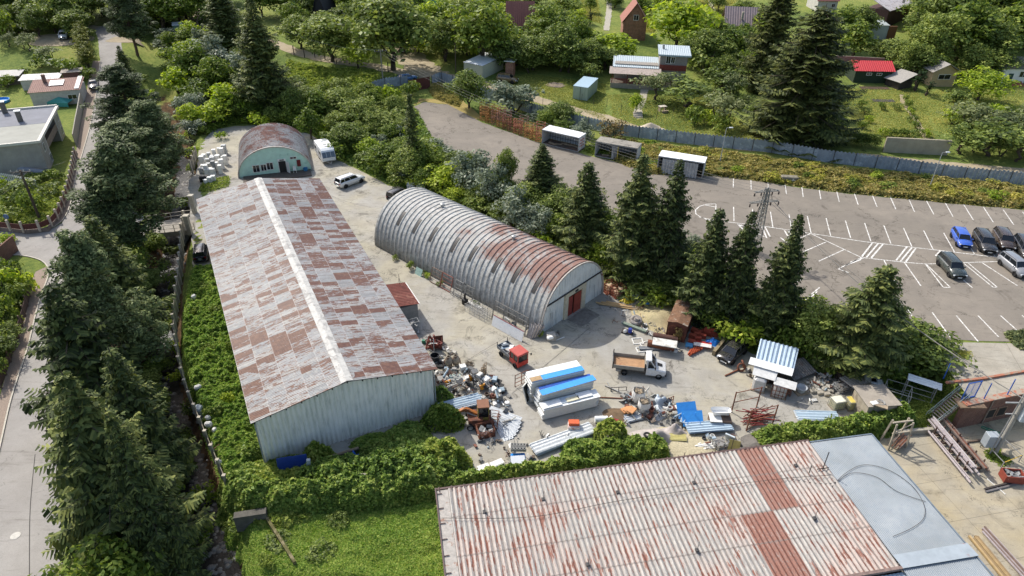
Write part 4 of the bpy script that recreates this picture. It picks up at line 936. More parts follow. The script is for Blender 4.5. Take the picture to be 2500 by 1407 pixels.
for k in range(8):
 yy=1.95+3.43*k+(29.6/38)*.0;yy=(round((yy)/(29.6/38)))*(29.6/38);mb=MB();n=8
 vs=[]
 for i in range(n+1):
  u_=.30+.115*i/n-.09;x,z=prf(u_,.06);vs+=[(x,yy-.22,z),(x,yy+.22,z)]
 for i in range(n+1):
  u_=.30+.115*i/n-.09;x,z=prf(u_,-.05);vs+=[(x,yy-.22,z),(x,yy+.22,z)]
 q=2*(n+1);fs=[(2*i,2*i+1,2*i+3,2*i+2)for i in range(n)]+[(2*i,2*i+2,q+2*i+2,q+2*i)for i in range(n)]+[(2*i+1,q+2*i+1,q+2*i+3,2*i+3)for i in range(n)]
 mb.add(vs,fs);mb.build('roof_window',mat('#3b362e',.5,var=.3),big)
def gable_fill(mb,prf,y,x0,x1,z0=0.0,pitch=.3,amp=.035,zcut=None,zlo=None):
 nw=int((x1-x0)/pitch*6)
 def ztop(x):
  lo,hi=0.0,.5
  for _ in range(22):
   m_=(lo+hi)/2
   if prf(m_,-.04)[0]<-abs(x):lo=m_
   else:hi=m_
  return prf(lo,-.04)[1]
 def fn(u,v):
  x=x0+(x1-x0)*u;t=ztop(x);t=min(t,zcut)if zcut else t;b_=min(t,z0)
  return(x,y+amp*1.3*max(-.6,min(.6,math.sin(2*math.pi*x/pitch))),b_+(t-b_)*v)
 mb.grid(fn,nw,1)
M_BG=streak_metal('arched_gable_sheets','#cdcfc9','#93968f',sc_=(4,4,.5),light='#dcddd6')
mb=MB();gable_fill(mb,prf,.12,-5.7,-1.75,0,zcut=3.55);mb.build('gable_sheets',M_BG,big);mb=MB();gable_fill(mb,prf,.12,2.1,5.7,0,zcut=3.55);mb.build('gable_sheets',M_BG,big)
mb=MB();gable_fill(mb,prf,.0,-5.4,5.4,3.6);mb.build('gable_sheets',M_BG,big)
mb=MB();gable_fill(mb,prf,29.5,-5.7,5.7,0);mb.build('rear_gable',M_BG,big)
mb=MB();mb.box((0,-.08,3.58),(10.2,.16,.1));mb.build('gable_rail',M_DARKST,big)
mb=MB();mb.box((-1.5,.14,1.75),(.6,.5,3.5));mb.box((1.75,.14,1.75),(.7,.5,3.5));mb.box((.1,.14,3.22),(2.6,.5,.6));mb.build('door_surround',mat('#c3b99f',.9,var=.2),big)
mb=MB();mb.box((-.66,.12,1.3),(1.02,.12,2.6));mb.build('door_leaf',mat('#8a3a2e',.8,var=.3,scale=2),big)
mb=MB();mb.box((.72,.05,1.3),(1.3,.08,2.6),rz=.0);mb.build('door_leaf',mat('#94402f',.8,var=.3,scale=2),big)
mb=MB();mb.box((.1,.3,2.76),(2.6,.1,.3));mb.build('door_opening',M_BLACK,big)
mb=MB();mb.box((.2,-.13,3.2),(.75,.04,.42));wf=mb.build('window',mat('#d7cdb4',.7),big);mb=MB();mb.box((.2,-.155,3.2),(.6,.02,.3));mb.build('pane',M_GLASS,wf)
mb=MB()
for k,x in enumerate((-4.6,-4.3,3.6)):mb.cyl((x,-.5,0),(x+.3,-.02,2.2),.035,n=6)
tag(mb.build('leaning_pole',M_STEEL),'metal poles leaning against the sheet gable of the arched hall','poles');bpy.data.objects['leaning_pole'].matrix_world=Matrix.Translation(qm)@Matrix.Rotation(rzQ,4,'Z')
mb=MB()
for yy in(9.5,22):
 mb.lathe([(.0,.35),(.3,.25),(.32,.1),(.16,.08),(.16,-.3)],(0,yy,6.5),10)
mb.build('roof_vent',M_STEEL,big)
o=sheet('concrete_apron',[tuple((Matrix.Translation(qm)@Matrix.Rotation(rzQ,4,'Z')@Vector((x,y,0)))[:2])for x,y in((-1.5,-.3),(-1.4,-2.3),(1.9,-2.5),(2.0,-.3))],.022,mat('#7a756c',.9,var=.4,scale=2),.08,.5)
sa=Vector((-44.49,102.1,0));sb=Vector((-33.64,105.79,0));sm=(sa+sb)/2;rzS=math.atan2((sb-sa).y,(sb-sa).x)
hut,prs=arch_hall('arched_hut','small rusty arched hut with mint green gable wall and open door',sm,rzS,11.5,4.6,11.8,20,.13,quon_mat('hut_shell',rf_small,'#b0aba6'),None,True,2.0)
M_MINT=mat('#b3d3c1',.85,var=.12,scale=1.5,c2='#93b8a6',thr=.62)
mb=MB();pts=[prs(i/30,-.06)for i in range(31)];mb.add([(x,.15,z)for x,z in pts]+[(x,.35,z)for x,z in pts],[tuple(range(31)),tuple(range(61,30,-1))]);mb.build('gable_wall',M_MINT,hut)
mb=MB();mb.add([(x,11.6,z)for x,z in pts],[tuple(range(31))]);mb.build('rear_wall',M_MINT,hut)
def window(parent,c,w_,h_,nrm=(0,-1),fm=None,bars=1,name='window',depth=.06):
 """window on a wall: c centre; nrm outward direction"""
 rz=math.atan2(nrm[0],-nrm[1]);T_=Matrix.Translation(c)@Matrix.Rotation(rz,4,'Z');mb=MB();f=.07
 def bx(x,z,a,b_,y=-.03,t=.06):
  M4=T_@Matrix.Translation((x,y,z));mb.add([(i*a/2,j*t/2,k*b_/2)for i in(-1,1)for j in(-1,1)for k in(-1,1)],[(0,1,3,2),(4,6,7,5),(0,4,5,1),(2,3,7,6),(0,2,6,4),(1,5,7,3)],M4)
 bx(0,h_/2,w_+f,f);bx(0,-h_/2,w_+f,f);bx(-w_/2,0,f,h_-f);bx(w_/2,0,f,h_-f)
 for k in range(bars):bx(-w_/2+w_*(k+1)/(bars+1),0,f*.7,h_-f)
 fr=mb.build(name,fm or M_WHITE,parent);p=MB();q=[T_@Vector((x,-.02,z))for x,z in((-w_/2+.03,-h_/2+.03),(w_/2-.03,-h_/2+.03),(w_/2-.03,h_/2-.03),(-w_/2+.03,h_/2-.03))]
 p.quad(*q);p.build('pane',M_GLASS,fr);return fr
window(hut,(-2.9,.14,1.25),1.05,1.2);window(hut,(-1.75,.14,1.3),.85,1.1);window(hut,(-.75,.14,1.45),1.0,1.2);window(hut,(3.05,.14,2.45),1.0,.4)
mb=MB();mb.box((1.2,.12,1.2),(1.3,.1,2.55));mb.build('door_frame',M_WHITE,hut)
mb=MB();mb.box((1.2,.06,1.05),(1.1,.06,2.1));mb.build('door_opening',M_BLACK,hut)
mb=MB();mb.box((2.0,-.35,1.05),(.9,.05,2.05),rz=rad(-60));mb.build('door_leaf',M_WHITE,hut)
mb=MB();mb.box((1.2,.05,2.3),(.7,.04,.2));mb.build('fanlight',M_GLASS,hut)
mb=MB();mb.box((.2,-1.2,.1),(10.6,2.6,.2));mb.build('doorstep',mat('#5b5147',.9,var=.4),hut)
# ---- lower right building with two roofs
def wavy_rust_roof():
 m,nt,b=newmat('peeling_roof_paint');tc=nnode(nt,'ShaderNodeTexCoord').outputs['Object'];x=axis_node(nt,0,tc);y=axis_node(nt,1,tc)
 st=tnoise(nt,1,5,.72,vec=tc,mapscale=(3.2,.42,1));st2=tnoise(nt,1,6,.8,vec=tc,mapscale=(6.5,1.3,1));g=tnoise(nt,.22,3,.5,vec=tc);f=tnoise(nt,7,5,.8,vec=tc)
 base=ramp(nt,st2,[(.3,'#77736d'),(.46,'#9a958d'),(.6,'#b3ada2'),(.75,'#a09784')]);base=mix(nt,ramp(nt,g,[(.45,0.0),(.65,.55)]),base,'#b9a294')
 base=mix(nt,ramp(nt,f,[(.35,.5),(.5,0.0)]),base,'#8c8076')
 q=math_(nt,'ADD',math_(nt,'ADD',math_(nt,'MULTIPLY',st,.52),math_(nt,'MULTIPLY',st2,.33)),math_(nt,'MULTIPLY',g,.15))
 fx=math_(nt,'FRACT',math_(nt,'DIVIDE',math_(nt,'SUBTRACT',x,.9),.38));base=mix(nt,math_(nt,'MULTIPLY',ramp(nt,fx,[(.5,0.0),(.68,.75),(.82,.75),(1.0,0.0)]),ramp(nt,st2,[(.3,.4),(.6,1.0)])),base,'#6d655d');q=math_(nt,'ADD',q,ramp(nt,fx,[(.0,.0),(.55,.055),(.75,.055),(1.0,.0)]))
 rm=ramp(nt,q,[(.558,0.0),(.585,1.0)])
 def box_(x0,x1,y0,y1):
  a=math_(nt,'MULTIPLY',math_(nt,'GREATER_THAN',x,x0),math_(nt,'LESS_THAN',x,x1));c=math_(nt,'MULTIPLY',math_(nt,'GREATER_THAN',y,y0),math_(nt,'LESS_THAN',y,y1));return math_(nt,'MULTIPLY',a,c)
 pm=math_(nt,'MAXIMUM',box_(24.3,26.5,-6.0,0),box_(21.8,24.4,-13,-6.0));pm=math_(nt,'MULTIPLY',pm,ramp(nt,st2,[(.40,1.0),(.46,.2)]if False else[(.38,.35),(.46,1.0)]))
 rm=math_(nt,'MAXIMUM',rm,pm);rc=ramp(nt,f,[(.3,'#5c3020'),(.55,'#7c4631'),(.75,'#8f6048')])
 o=mix(nt,math_(nt,'MULTIPLY',rm,.92),base,rc)
 for yy in(-2.6,-5.9,-8.4):
  dd=math_(nt,'ABSOLUTE',math_(nt,'SUBTRACT',math_(nt,'ADD',y,math_(nt,'MULTIPLY',f,.12)),yy));o=mix(nt,ramp(nt,dd,[(.02,.7),(.09,0.0)]),o,'#665c55')
 nt.links.new(o,b.inputs['Base Color']);b.inputs['Roughness'].default_value=.65;bump(nt,b,st2,.25,.02);return m
O2=Vector((-5.46,34.91,0));R2=Vector((24.77,40.7,0));rz2=math.atan2((R2-O2).y,(R2-O2).x);W2_=(R2-O2).length;D2=11.8
b2=thing('workshop','low building with pale peeling rusty corrugated roof at the bottom','workshop',O2,rz2)
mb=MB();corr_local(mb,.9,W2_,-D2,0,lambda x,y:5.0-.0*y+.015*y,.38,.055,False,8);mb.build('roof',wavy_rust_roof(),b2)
mb=MB();mb.box((.43,-D2/2-2.05,4.93),(.9,D2+4,.06));mb.build('edge_sheet',mat('#a39c92',.7,var=.3,c2='#84604c',thr=.62),b2)
mb=MB();mb.box((W2_/2,.1,4.95),(W2_+.1,.16,.12));mb.bar((-.05,.12,5.06),(-.05,-D2-6,4.92),.1)
for k in range(32):mb.box((.2+W2_/32*k,.0,5.07),(.06,.4,.04))
for k in range(9):mb.box((.15,-.4-1.35*k,5.02),(.5,.05,.05))
mb.build('gutter',mat('#5a4640',.7,var=.3),b2)
mb=MB();mb.box((W2_/2-.3,-D2/2-3,2.2),(W2_-1.6,D2+5.4,4.4));mb.build('wall',mat('#8d8478',.9),b2)
mb=MB();mb.bar((4,-D2-.1,4.86),(W2_,-D2-.1,4.86),.22);mb.build('eave_trim',mat('#7f6a60',.7,var=.4),b2)
mb=MB();corr_local(mb,4,W2_+.8,-D2-6,-D2-.25,lambda x,y:4.6,.3,.03,False,4);mb.build('lower_roof',mat('#9fb0bb',.5,var=.12,c2='#8a6354',thr=.68),b2)
mb=MB()
for k,(x,y)in enumerate(((3.3,-2.6),(7.8,-2.2),(13.5,-2.5),(19.6,-2.6),(28.3,-2.3),(9.6,-8.1),(17.4,-8.3),(27.0,-7.2))):mb.cyl((x,y,4.95),(x+.02,y,5.9),.02,n=5);mb.box((x,y,5.03),(.25,.25,.12))
mb.build('cable_holder',mat('#4a4744',.6),b2)
def cable(name,pts,r,m_,label,cat='cable'):
 mb=MB();ps=[Vector(p)for p in pts];q=[]
 for i in range(len(ps)-1):
  p0=ps[max(i-1,0)];p1=ps[i];p2=ps[i+1];p3=ps[min(i+2,len(ps)-1)]
  for k in range(6):
   t=k/6;q.append(.5*((2*p1)+(p2-p0)*t+(2*p0-5*p1+4*p2-p3)*t*t+(3*p1-p0-3*p2+p3)*t**3))
 q.append(ps[-1]);mb.tube(q,r,5);return tag(mb.build(name,m_),label,cat)
m2=Matrix.Translation(O2)@Matrix.Rotation(rz2,4,'Z')
b3=thing('blue_annex','annex with fine ribbed grey-blue metal roof at the bottom right','annex',O2,rz2)
def blue_roof():
 m,nt,b=newmat('blue_grey_sheet');tc=nnode(nt,'ShaderNodeTexCoord').outputs['Object'];n=tnoise(nt,.35,5,.6,vec=tc);f=tnoise(nt,3,4,.7,vec=tc)
 o=ramp(nt,n,[(.35,'#848a8c'),(.6,'#91979a'),(.75,'#9ca0a1')]);o=mix(nt,ramp(nt,f,[(.35,.25),(.5,0.0)]),o,'#75838e');nt.links.new(o,b.inputs['Base Color']);b.inputs['Roughness'].default_value=.62;b.inputs['Specular IOR Level'].default_value=.25;return m
MBL=blue_roof()
mb=MB();corr_local(mb,W2_+.03,W2_+5.75,-D2+.9,-.1,lambda x,y:4.85,.14,.022,False,4);mb.build('roof',MBL,b3)
mb=MB();corr_local(mb,W2_+.03,W2_+5.75,-D2-6,-D2-.15,lambda x,y:4.85+(y+D2)*.05,.14,.022,False,4);mb.build('roof',MBL,b3)
mb=MB();mb.slab((W2_+.0,-D2-.2,4.98),(W2_+5.9,-D2-.2,4.98),(W2_+5.9,-D2+.9,4.92),(W2_,-D2+.9,4.92),.03);mb.build('flashing',mat('#98a0a4',.6,var=.15,c2='#8b4f3f',thr=.66,scale=1.2),b3)
mb=MB();mb.box((W2_+2.9,-D2/2-3,2.2),(5.5,D2+5,4.4));mb.build('wall',mat('#8d8a84',.9),b3)
mb=MB();mb.bar((W2_+5.8,-.05,4.84),(W2_+5.8,-D2-6,4.84),.1);mb.bar((W2_,-.0,4.84),(W2_+5.8,-.0,4.84),.1);mb.build('edge_trim',mat('#6c7780',.5),b3)
L2=lambda x,y,z:m2@Vector((x,y,z))
cable('black_cable',[PZ(x,y,4.93)for x,y in((2030,1190),(2065,1155),(2110,1135),(2170,1148),(2225,1185),(2255,1230),(2255,1265),(2225,1290),(2180,1310))],.018,M_DARKST,'dark loop of cable lying on the blue metal roof')
cable('black_cable',[PZ(x,y,4.93)for x,y in((1900,1160),(1960,1175),(2030,1180),(2080,1155),(2140,1165),(2190,1200),(2260,1225))],.018,M_DARKST,'dark cable running from the rusty roof across the blue roof')
cable('black_cable',[PZ(x,y,5.12)for x,y in((1080,1265),(1300,1262),(1500,1225),(1700,1195),(1900,1170),(2030,1160))],.02,M_DARKST,'long thin cable laid across the peeling rusty roof')
mb=MB();mb.cyl(L2(30.2,-3.0,5.0),L2(30.2,-3.0,6.9),.04,n=6);mb.bar(L2(29.7,-3,5.1),L2(30.7,-3,5.1),.06);mb.bar(L2(28.9,-3.2,5.0),L2(28.9,-3.2,5.9),.05);tag(mb.build('roof_mast',M_DARKST),'short dark mast standing at the edge of the rusty roof','mast')
# ================================================================== WALLS, FENCES, BRIDGE, POLES, HOUSES
def frame(pa,pb):
 a=G(*pa);b=G(*pb);return a,math.atan2((b-a).y,(b-a).x),(Vector((b.x,b.y))-Vector((a.x,a.y))).length
def resample(pts,step):
 ps=[Vector(p[:2])for p in pts];out=[ps[0]];acc=0
 for a,b in zip(ps[:-1],ps[1:]):
  L_=(b-a).length;t=step-acc
  while t<=L_:out.append(a.lerp(b,t/L_));t+=step
  acc=(acc+L_)%step
 return out
def v3(p,h=0):return Vector((p.x,p.y,tz1(p.x,p.y)+h))
def sheet_fence(label,pxs,hgt=2.0,name='corrugated_fence'):
 pts=GX(pxs);q=resample(pts,.30);base=v3(q[0]);t=thing(name,label,'fence',base);mb=MB();mb2=MB()
 rr_=random.Random(len(q))
 for i in range(len(q)-1):
  a,b=q[i],q[i+1];d=(b-a).normalized();n=Vector((d.y,-d.x))*(.03 if i%2 else-.02);h=hgt+(.0 if i%2 else.14)+rr_.uniform(-.03,.03)
  mb.slab(v3(a+n,.02)-base,v3(b+n,.02)-base,v3(b+n,h)-base,v3(a+n,h)-base,t=.02)
 mb.build('panel',mat('#8b929a',.6,var=.2,scale=1.2,c2='#a7adb2',thr=.56),t)
 for p in resample(pts,3.2):mb3=MB();c0=v3(p)-base;mb3.cyl(c0-Vector((0,.08,.1)),c0+Vector((0,-.08,hgt+.3)),.045,n=6);mb3.build('post',M_DARKST,t)
 return t
sheet_fence('long grey corrugated fence running right along the car park',((1055,209),(1076,200),(1112,212),(1200,243),(1290,276),(1400,306),(1510,331),(1600,342),(1677,352),(1780,363),(1880,373),(2010,396),(2100,407),(2187,417),(2280,430),(2361,440),(2495,452),(2620,466)))
sheet_fence('short grey corrugated fence curving left of the brown gate',((884,247),(896,232),(915,222),(950,213),(998,208)),1.9)
a,rz,L_=frame((999,224),(1050,216));t=thing('sheet_gate','closed dark brown sheet metal gate between the grey fences','gate',a,rz)
mb=MB();mb.slab((0,0,.1),(L_,0,.1),(L_,0,2.5),(0,0,2.3),.05);mb.build('gate_leaf',mat('#5d2f26',.7,var=.25),t)
for x in(0,L_/2,L_):mb=MB();mb.bar((x,.1,0),(x,.1,2.6),.1);mb.build('post',M_DARKST,t)
CF=((478,452),(474,486),(468,520)),((463,576),(457,612),(452,650),(448,690),(444,730),(441,760),(439,790),(438,820),(440,850),(443,880),(449,912),(457,950),(467,985),(480,1022),(496,1060),(513,1100),(531,1142),(548,1180),(566,1222))
def slab_fence(label,pxs,step=2.05,hgt=1.75):
 pts=GX(pxs);q=resample(pts,step);base=v3(q[0]);t=thing('concrete_fence',label,'fence',base);z0=[max(tz1(p.x,p.y),-.1)for p in q]
 for i,p in enumerate(q):mb=MB();mb.box(Vector((p.x,p.y,z0[i]+hgt/2))-base,(.2,.2,hgt+.6));mb.box(Vector((p.x,p.y,z0[i]+hgt+.33))-base,(.28,.28,.07));mb.build('post',mat('#b5ab98',.9,var=.25),t)
 for i in range(len(q)-1):
  a,b=q[i],q[i+1];A_=Vector((a.x,a.y,z0[i]-.1))-base;B_=Vector((b.x,b.y,z0[i+1]-.1))-base;u_=Vector((0,0,1));mb=MB()
  for k in range(4):mb.slab(A_+u_*(.44*k),B_+u_*(.44*k),B_+u_*(.44*k+.42),A_+u_*(.44*k+.42),.06)
  mb.build('panel',mat('#857d6c',.95,var=.35,scale=1.5),t)
slab_fence('weathered concrete slab fence along the stream beside the long hall',CF[1])
slab_fence('short concrete slab fence north of the bridge gate',((484,395),(480,425),(476,452)))
mb=MB()
q=resample(GX(((448,240),(458,300),(468,360),(476,400),(482,430))),2.6);base=v3(q[0]);t=thing('post_fence','old wire fence with dark posts on the bank above the bridge','fence',base)
for p in q:mb=MB();c0=v3(p)-base;mb.bar(c0,c0+Vector((0,0,2.0)),.1);mb.build('post',M_DARKST,t)
for z in(.6,1.2,1.8):mb=MB();[mb.cyl(v3(a_,z)-base,v3(b_,z)-base,.012,n=4)for a_,b_ in zip(q[:-1],q[1:])];mb.build('wire',M_DARKST,t)
for px,py,lb in((477,524,'upper concrete gate pillar with a cap at the bridge'),(468,582,'lower concrete gate pillar with a cap at the bridge')):
 g=G(px,py);g.z=0;t=thing('gate_pillar',lb,'pillar',g);mb=MB();mb.box((0,0,1.3),(.55,.55,2.8));mb.build('shaft',M_CONC,t);mb=MB();mb.box((0,0,2.8),(.75,.75,.2));mb.build('cap',mat('#b0a998',.9),t)
pa,pb,pc,pd=(PZ(362,546),PZ(476,530),PZ(476,562),PZ(378,572));t=thing('bridge','small concrete bridge over the stream leading into the yard','bridge',pa)
mb=MB();mb.slab(*[p+Vector((0,0,.1))-pa for p in(pd,pc,pb,pa)],t=.7);mb.build('deck',mat('#8f887b',.9,var=.25,scale=1.5),t)
for nm,p,q in(('railing',pa,pb),('railing',pd,pc)):
 mb=MB();d=(q-p)
 for k in range(5):c0=p+d*(k/4)-pa;mb.bar(c0+Vector((0,0,.1)),c0+Vector((0,0,1.2)),.07)
 for z in(.6,1.15):mb.bar(p-pa+Vector((0,0,z)),q-pa+Vector((0,0,z)),.06)
 mb.build(nm,mat('#a59c8c',.7,var=.2),t)
mb=MB();m_=(pc+pd)/2-pa
for p,q in((pd,pa),(pc,pb)):
 d=(q-p);mb.slab(p-pa+Vector((0,0,-2.6)),q-pa+Vector((0,0,-2.6)),q-pa+Vector((0,0,-.6)),p-pa+Vector((0,0,-.6)),.3)
mb.build('abutment',mat('#6f685c',.95,var=.3),t)
WP=GX(((-40,562),(0,564),(67,572),(120,566),(148,535),(160,505),(172,470),(180,430),(189,375)))
q=resample(WP,2.1);base=v3(q[0]);t=thing('garden_wall','curved garden wall with pale posts and red-brown boards at the junction','wall',base);M_GW=mat('#7f7065',.95,var=.3,scale=2)
mb=MB()
for a_,b_ in zip(WP[:-1],WP[1:]):
 a_,b_=Vector(a_),Vector(b_);mb.slab(v3(a_,-.1)-base,v3(b_,-.1)-base,v3(b_,.6)-base,v3(a_,.6)-base,.25)
mb.build('plinth',M_GW,t)
for p in q:mb=MB();mb.box(v3(p,1.05)-base,(.26,.26,1.7));mb.build('post',mat('#b5a796',.9,var=.2),t)
for a_,b_ in zip(q[:-1],q[1:]):mb=MB();mb.slab(v3(a_,.65)-base,v3(b_,.65)-base,v3(b_,1.45)-base,v3(a_,1.45)-base,.04);mb.build('board',mat('#5a2f28',.8,var=.3),t)
WP=GX(((188,358),(194,318),(200,285),(205,250),(208,238)));base=v3(Vector(WP[0]));t=thing('street_wall','tall grey slab wall along the pavement beside the flat-roofed house','wall',base)
for a_,b_ in zip(WP[:-1],WP[1:]):mb=MB();a_,b_=Vector(a_),Vector(b_);mb.slab(v3(a_,-.1)-base,v3(b_,-.1)-base,v3(b_,2.3)-base,v3(a_,2.3)-base,.14);mb.build('panel',mat('#9a9486',.9,var=.2),t)
a_,b_=G(-30,680),G(46,612);t=thing('brick_garden_wall','dark brick garden wall with a coping at the left edge','wall',a_);mb=MB();c0=b_-a_
mb.slab((0,0,-.1),(c0.x,c0.y,-.1),(c0.x,c0.y,2.1),(0,0,2.1),.35);mb.build('wall',M_BRICK,t);mb=MB();mb.slab((-.1,-.1,2.12),(c0.x,c0.y-.1,2.12),(c0.x,c0.y+.5,2.2),(-.1,.5,2.2),.1);mb.build('coping',mat('#7b5a48',.9),t)
q=resample(GX(((60,690),(82,700),(60,790),(30,880),(-5,980))),2.2);base=v3(q[0]);t=thing('picket_fence','dark low fence along the left pavement','fence',base)
for a_,b_ in zip(q[:-1],q[1:]):mb=MB();mb.slab(v3(a_,.3)-base,v3(b_,.3)-base,v3(b_,1.3)-base,v3(a_,1.3)-base,.05);mb.build('panel',mat('#4a372e',.9,var=.3),t)
for p in q:mb=MB();mb.box(v3(p,.8)-base,(.14,.14,1.7));mb.build('post',mat('#6e5b4c',.9),t)
ra,rb=PZ(2378,984,3.0),PZ(2560,946,3.0);rb=ra+(rb-ra).normalized()*40;rz=math.atan2((rb-ra).y,(rb-ra).x);t=thing('retaining_wall','dark brick retaining wall below the concrete terrace at the right','wall',(ra.x,ra.y,0),rz)
mb=MB();mb.box((19.5,.12,1.47),(41,.5,3.0));mb.build('brickwork',M_BRICK,t);mb=MB();mb.box((19.5,.1,3.03),(41,.62,.1));mb.build('coping',mat('#a8674c',.85,var=.3,c2='#9b8d7c',thr=.5),t)
for x in(2.6,3.9):mb=MB();mb.box((x,-.16,1.2),(1.1,.08,1.2));wf=mb.build('vent_frame',mat('#8a6f5a',.8),t);mb=MB();mb.box((x,-.21,1.2),(.85,.03,.95));mb.build('pane',M_BLACK,wf)
mb=MB();mb.cyl((2.1,-.2,0),(2.1,-.2,3.1),.06,n=6);mb.build('downpipe',mat('#8d7f70',.7),t);mb=MB();mb.cyl((6.4,-.2,0),(6.4,-.2,3.1),.06,n=6);mb.build('downpipe',mat('#8d7f70',.7),t)
mb=MB();rbk=[PZ(2310,936,3.05),PZ(2400,926,3.05),PZ(2520,905,3.05)]
for a_,b_ in zip(rbk[:-1],rbk[1:]):mb.bar(a_+Vector((0,0,.08)),b_+Vector((0,0,.08)),.25,.2)
tag(mb.build('terrace_kerb',mat('#a56a50',.9,var=.3,c2='#8d7f6c')),'reddish kerb running across the concrete terrace','kerb')
g=ra+Vector((0,0,0));t=thing('blue_gate','blue barred gate standing at the head of the metal stairs','gate',PZ(2347,976,3.0),rz)
mb=MB()
for x in(0,.75,1.5):mb.bar((x,0,0),(x,0,2.0),.07 if x!=.75 else.04)
for z in(.1,1.95):mb.bar((0,0,z),(1.5,0,z),.07)
mb.build('gate_frame',M_BLUED,t);mb=MB()
for k in range(9):mb.bar((.15*k+.15,0,.1),(.15*k+.15,0,1.95),.02)
mb.build('bars',M_BLUED,t)
for px,py,lb in((2402,974,'blue fence post right of the blue gate'),(2459,964,'blue fence post furthest right on the terrace edge'),(2303,925,'thin blue post at the left corner of the terrace')):
 g=PZ(px,py,3.05);mb=MB();mb.bar(g,g+Vector((0,0,1.9)),.07);tag(mb.build('wooden_stake',M_BLUED),lb,'post')
s0=PZ(2352,966,3.0);s1=PZ(2266,1036,0);d=s1-s0;dn=Vector((-d.y,d.x,0)).normalized();t=thing('metal_stairs','rusty open metal stairs going down from the terrace','stairs',s0)
n=15
for k in range(n):c0=d*((k+.5)/n);mb=MB();mb.slab(c0+dn*.55+Vector((0,0,0)),c0-dn*.55,c0-dn*.55+d.normalized()*.2-Vector((0,0,d.normalized().z*.2)),c0+dn*.55+d.normalized()*.2-Vector((0,0,d.normalized().z*.2)),.05);mb.build('tread',mat('#a39883',.8,var=.3),t)
for s_ in(-1,1):
 o_=dn*.58*s_;mb=MB();mb.bar(o_,d+o_,.06,.18);mb.build('stringer',mat('#6f5d4e',.8),t);mb=MB()
 for z in(.5,1.0):mb.bar(o_+Vector((0,0,z)),d+o_+Vector((0,0,z)),.04)
 for k in range(5):c0=d*(k/4)+o_;mb.bar(c0,c0+Vector((0,0,1.0)),.04)
 mb.build('handrail',mat('#8d9a98',.6),t)
mb=MB();p0=PZ(2345,985,2.9)-s0;mb.box(p0+Vector((.9,0,0)),(2.4,1.3,.12));mb.build('landing',mat('#7c6650',.85),t)
g=G(1838,616);t=thing('lattice_pylon','steel lattice pylon carrying insulators beside the car park','pylon',g,rad(12));H_=8.9;M_PY=mat('#8b8a84',.55,.3,var=.2)
mb=MB();wz=lambda z:.55-.36*z/H_
cs=((-1,-1),(1,-1),(1,1),(-1,1))
for i,(x,y)in enumerate(cs):mb.bar((x*wz(0),y*wz(0),0),(x*wz(H_),y*wz(H_),H_),.1)
nz=13
for k in range(nz):
 z0,z1=H_*k/nz,H_*(k+1)/nz
 for i in range(4):
  a_,b_=cs[i],cs[(i+1)%4];mb.bar((a_[0]*wz(z0),a_[1]*wz(z0),z0),(b_[0]*wz(z1),b_[1]*wz(z1),z1),.045);mb.bar((b_[0]*wz(z0),b_[1]*wz(z0),z0),(a_[0]*wz(z1),a_[1]*wz(z1),z1),.045)
mb.build('lattice',M_PY,t)
for z,w_ in((H_-.5,1.6),(H_-1.9,1.9)):
 mb=MB();mb.bar((-w_,0,z),(w_,0,z),.09);mb.bar((-w_,0,z),(0,0,z+.5),.05);mb.bar((w_,0,z),(0,0,z+.5),.05);mb.bar((-w_,.3,z),(w_,.3,z),.06);mb.build('crossarm',M_PY,t)
 for x in(-w_,-w_*.45,w_*.45,w_):
  mb=MB()
  for k in range(4):mb.cyl((x,0,z-.12-.1*k),(x,0,z-.18-.1*k),.09,n=8)
  mb.build('insulator',mat('#4d3d33',.4),t)
mb=MB();mb.tube([(.9*math.cos(a)*.5+.5,.1,7.2+.7*math.sin(a))for a in np.linspace(0,6,14)],.03,5);mb.tube([(-.4+.5*math.cos(a),-.3,6.0+.9*math.sin(a))for a in np.linspace(0,6,14)],.025,5);mb.build('cable_loop',M_DARKST,t)
PT=g+Vector((0,0,H_-.5))
for(bx,by,tp,lb)in((1757,400,313,'tall grey lamp post on the weedy verge behind the third box body'),(2267,463,373,'tall grey lamp post with a bent arm near the right of the fence'),(2216,455,372,'')):
 if not lb:continue
 g=G(bx,by);h_=hpx(g,tp);t=thing('lamp_post',lb,'lamp post',g);mb=MB();mb.cyl((0,0,0),(0,0,h_),.07,.045,8);mb.build('pole',mat('#a0a3a3',.5),t)
 mb=MB();mb.bar((0,0,h_),(.5,-.1,h_+.12),.05);mb.build('arm',M_STEEL,t);mb=MB();mb.box((.7,-.12,h_+.13),(.6,.25,.12),bev=.03);mb.build('lamp_head',mat('#c9ccca',.4),t)
def upole(bx,by,tp,label,arms=1,arz=0,mtl=None,r=.15,h=None):
 g=G(bx,by);h_=h or hpx(g,tp);t=thing('utility_pole',label,'utility pole',g,arz);mb=MB();mb.cyl((0,0,-.2),(0,0,h_),r,r*.7,10);mb.build('pole',mtl or mat('#8c8577',.9,var=.25),t);out=[]
 if arms:
  mb=MB();mb.bar((-1.3,0,h_-.3),(1.3,0,h_-.3),.12);mb.build('crossarm',M_DARKST,t)
  for x in(-1.2,-.4,.4,1.2):mb=MB();mb.cyl((x,0,h_-.25),(x,0,h_+.05),.07,.04,8);mb.build('insulator',mat('#c9c4b8',.3),t);out.append(g+Matrix.Rotation(arz,3,'Z')@Vector((x,0,h_+.05)))
 return out
def wire(a_,b_,sag,label,r=.014,n=14):
 a_,b_=Vector(a_),Vector(b_);mb=MB();mb.tube([a_.lerp(b_,i/n)-Vector((0,0,4*sag*(i/n)*(1-i/n)))for i in range(n+1)],r,5);return tag(mb.build('overhead_wire',mat('#77736c',.6)),label,'wire','overhead wires')
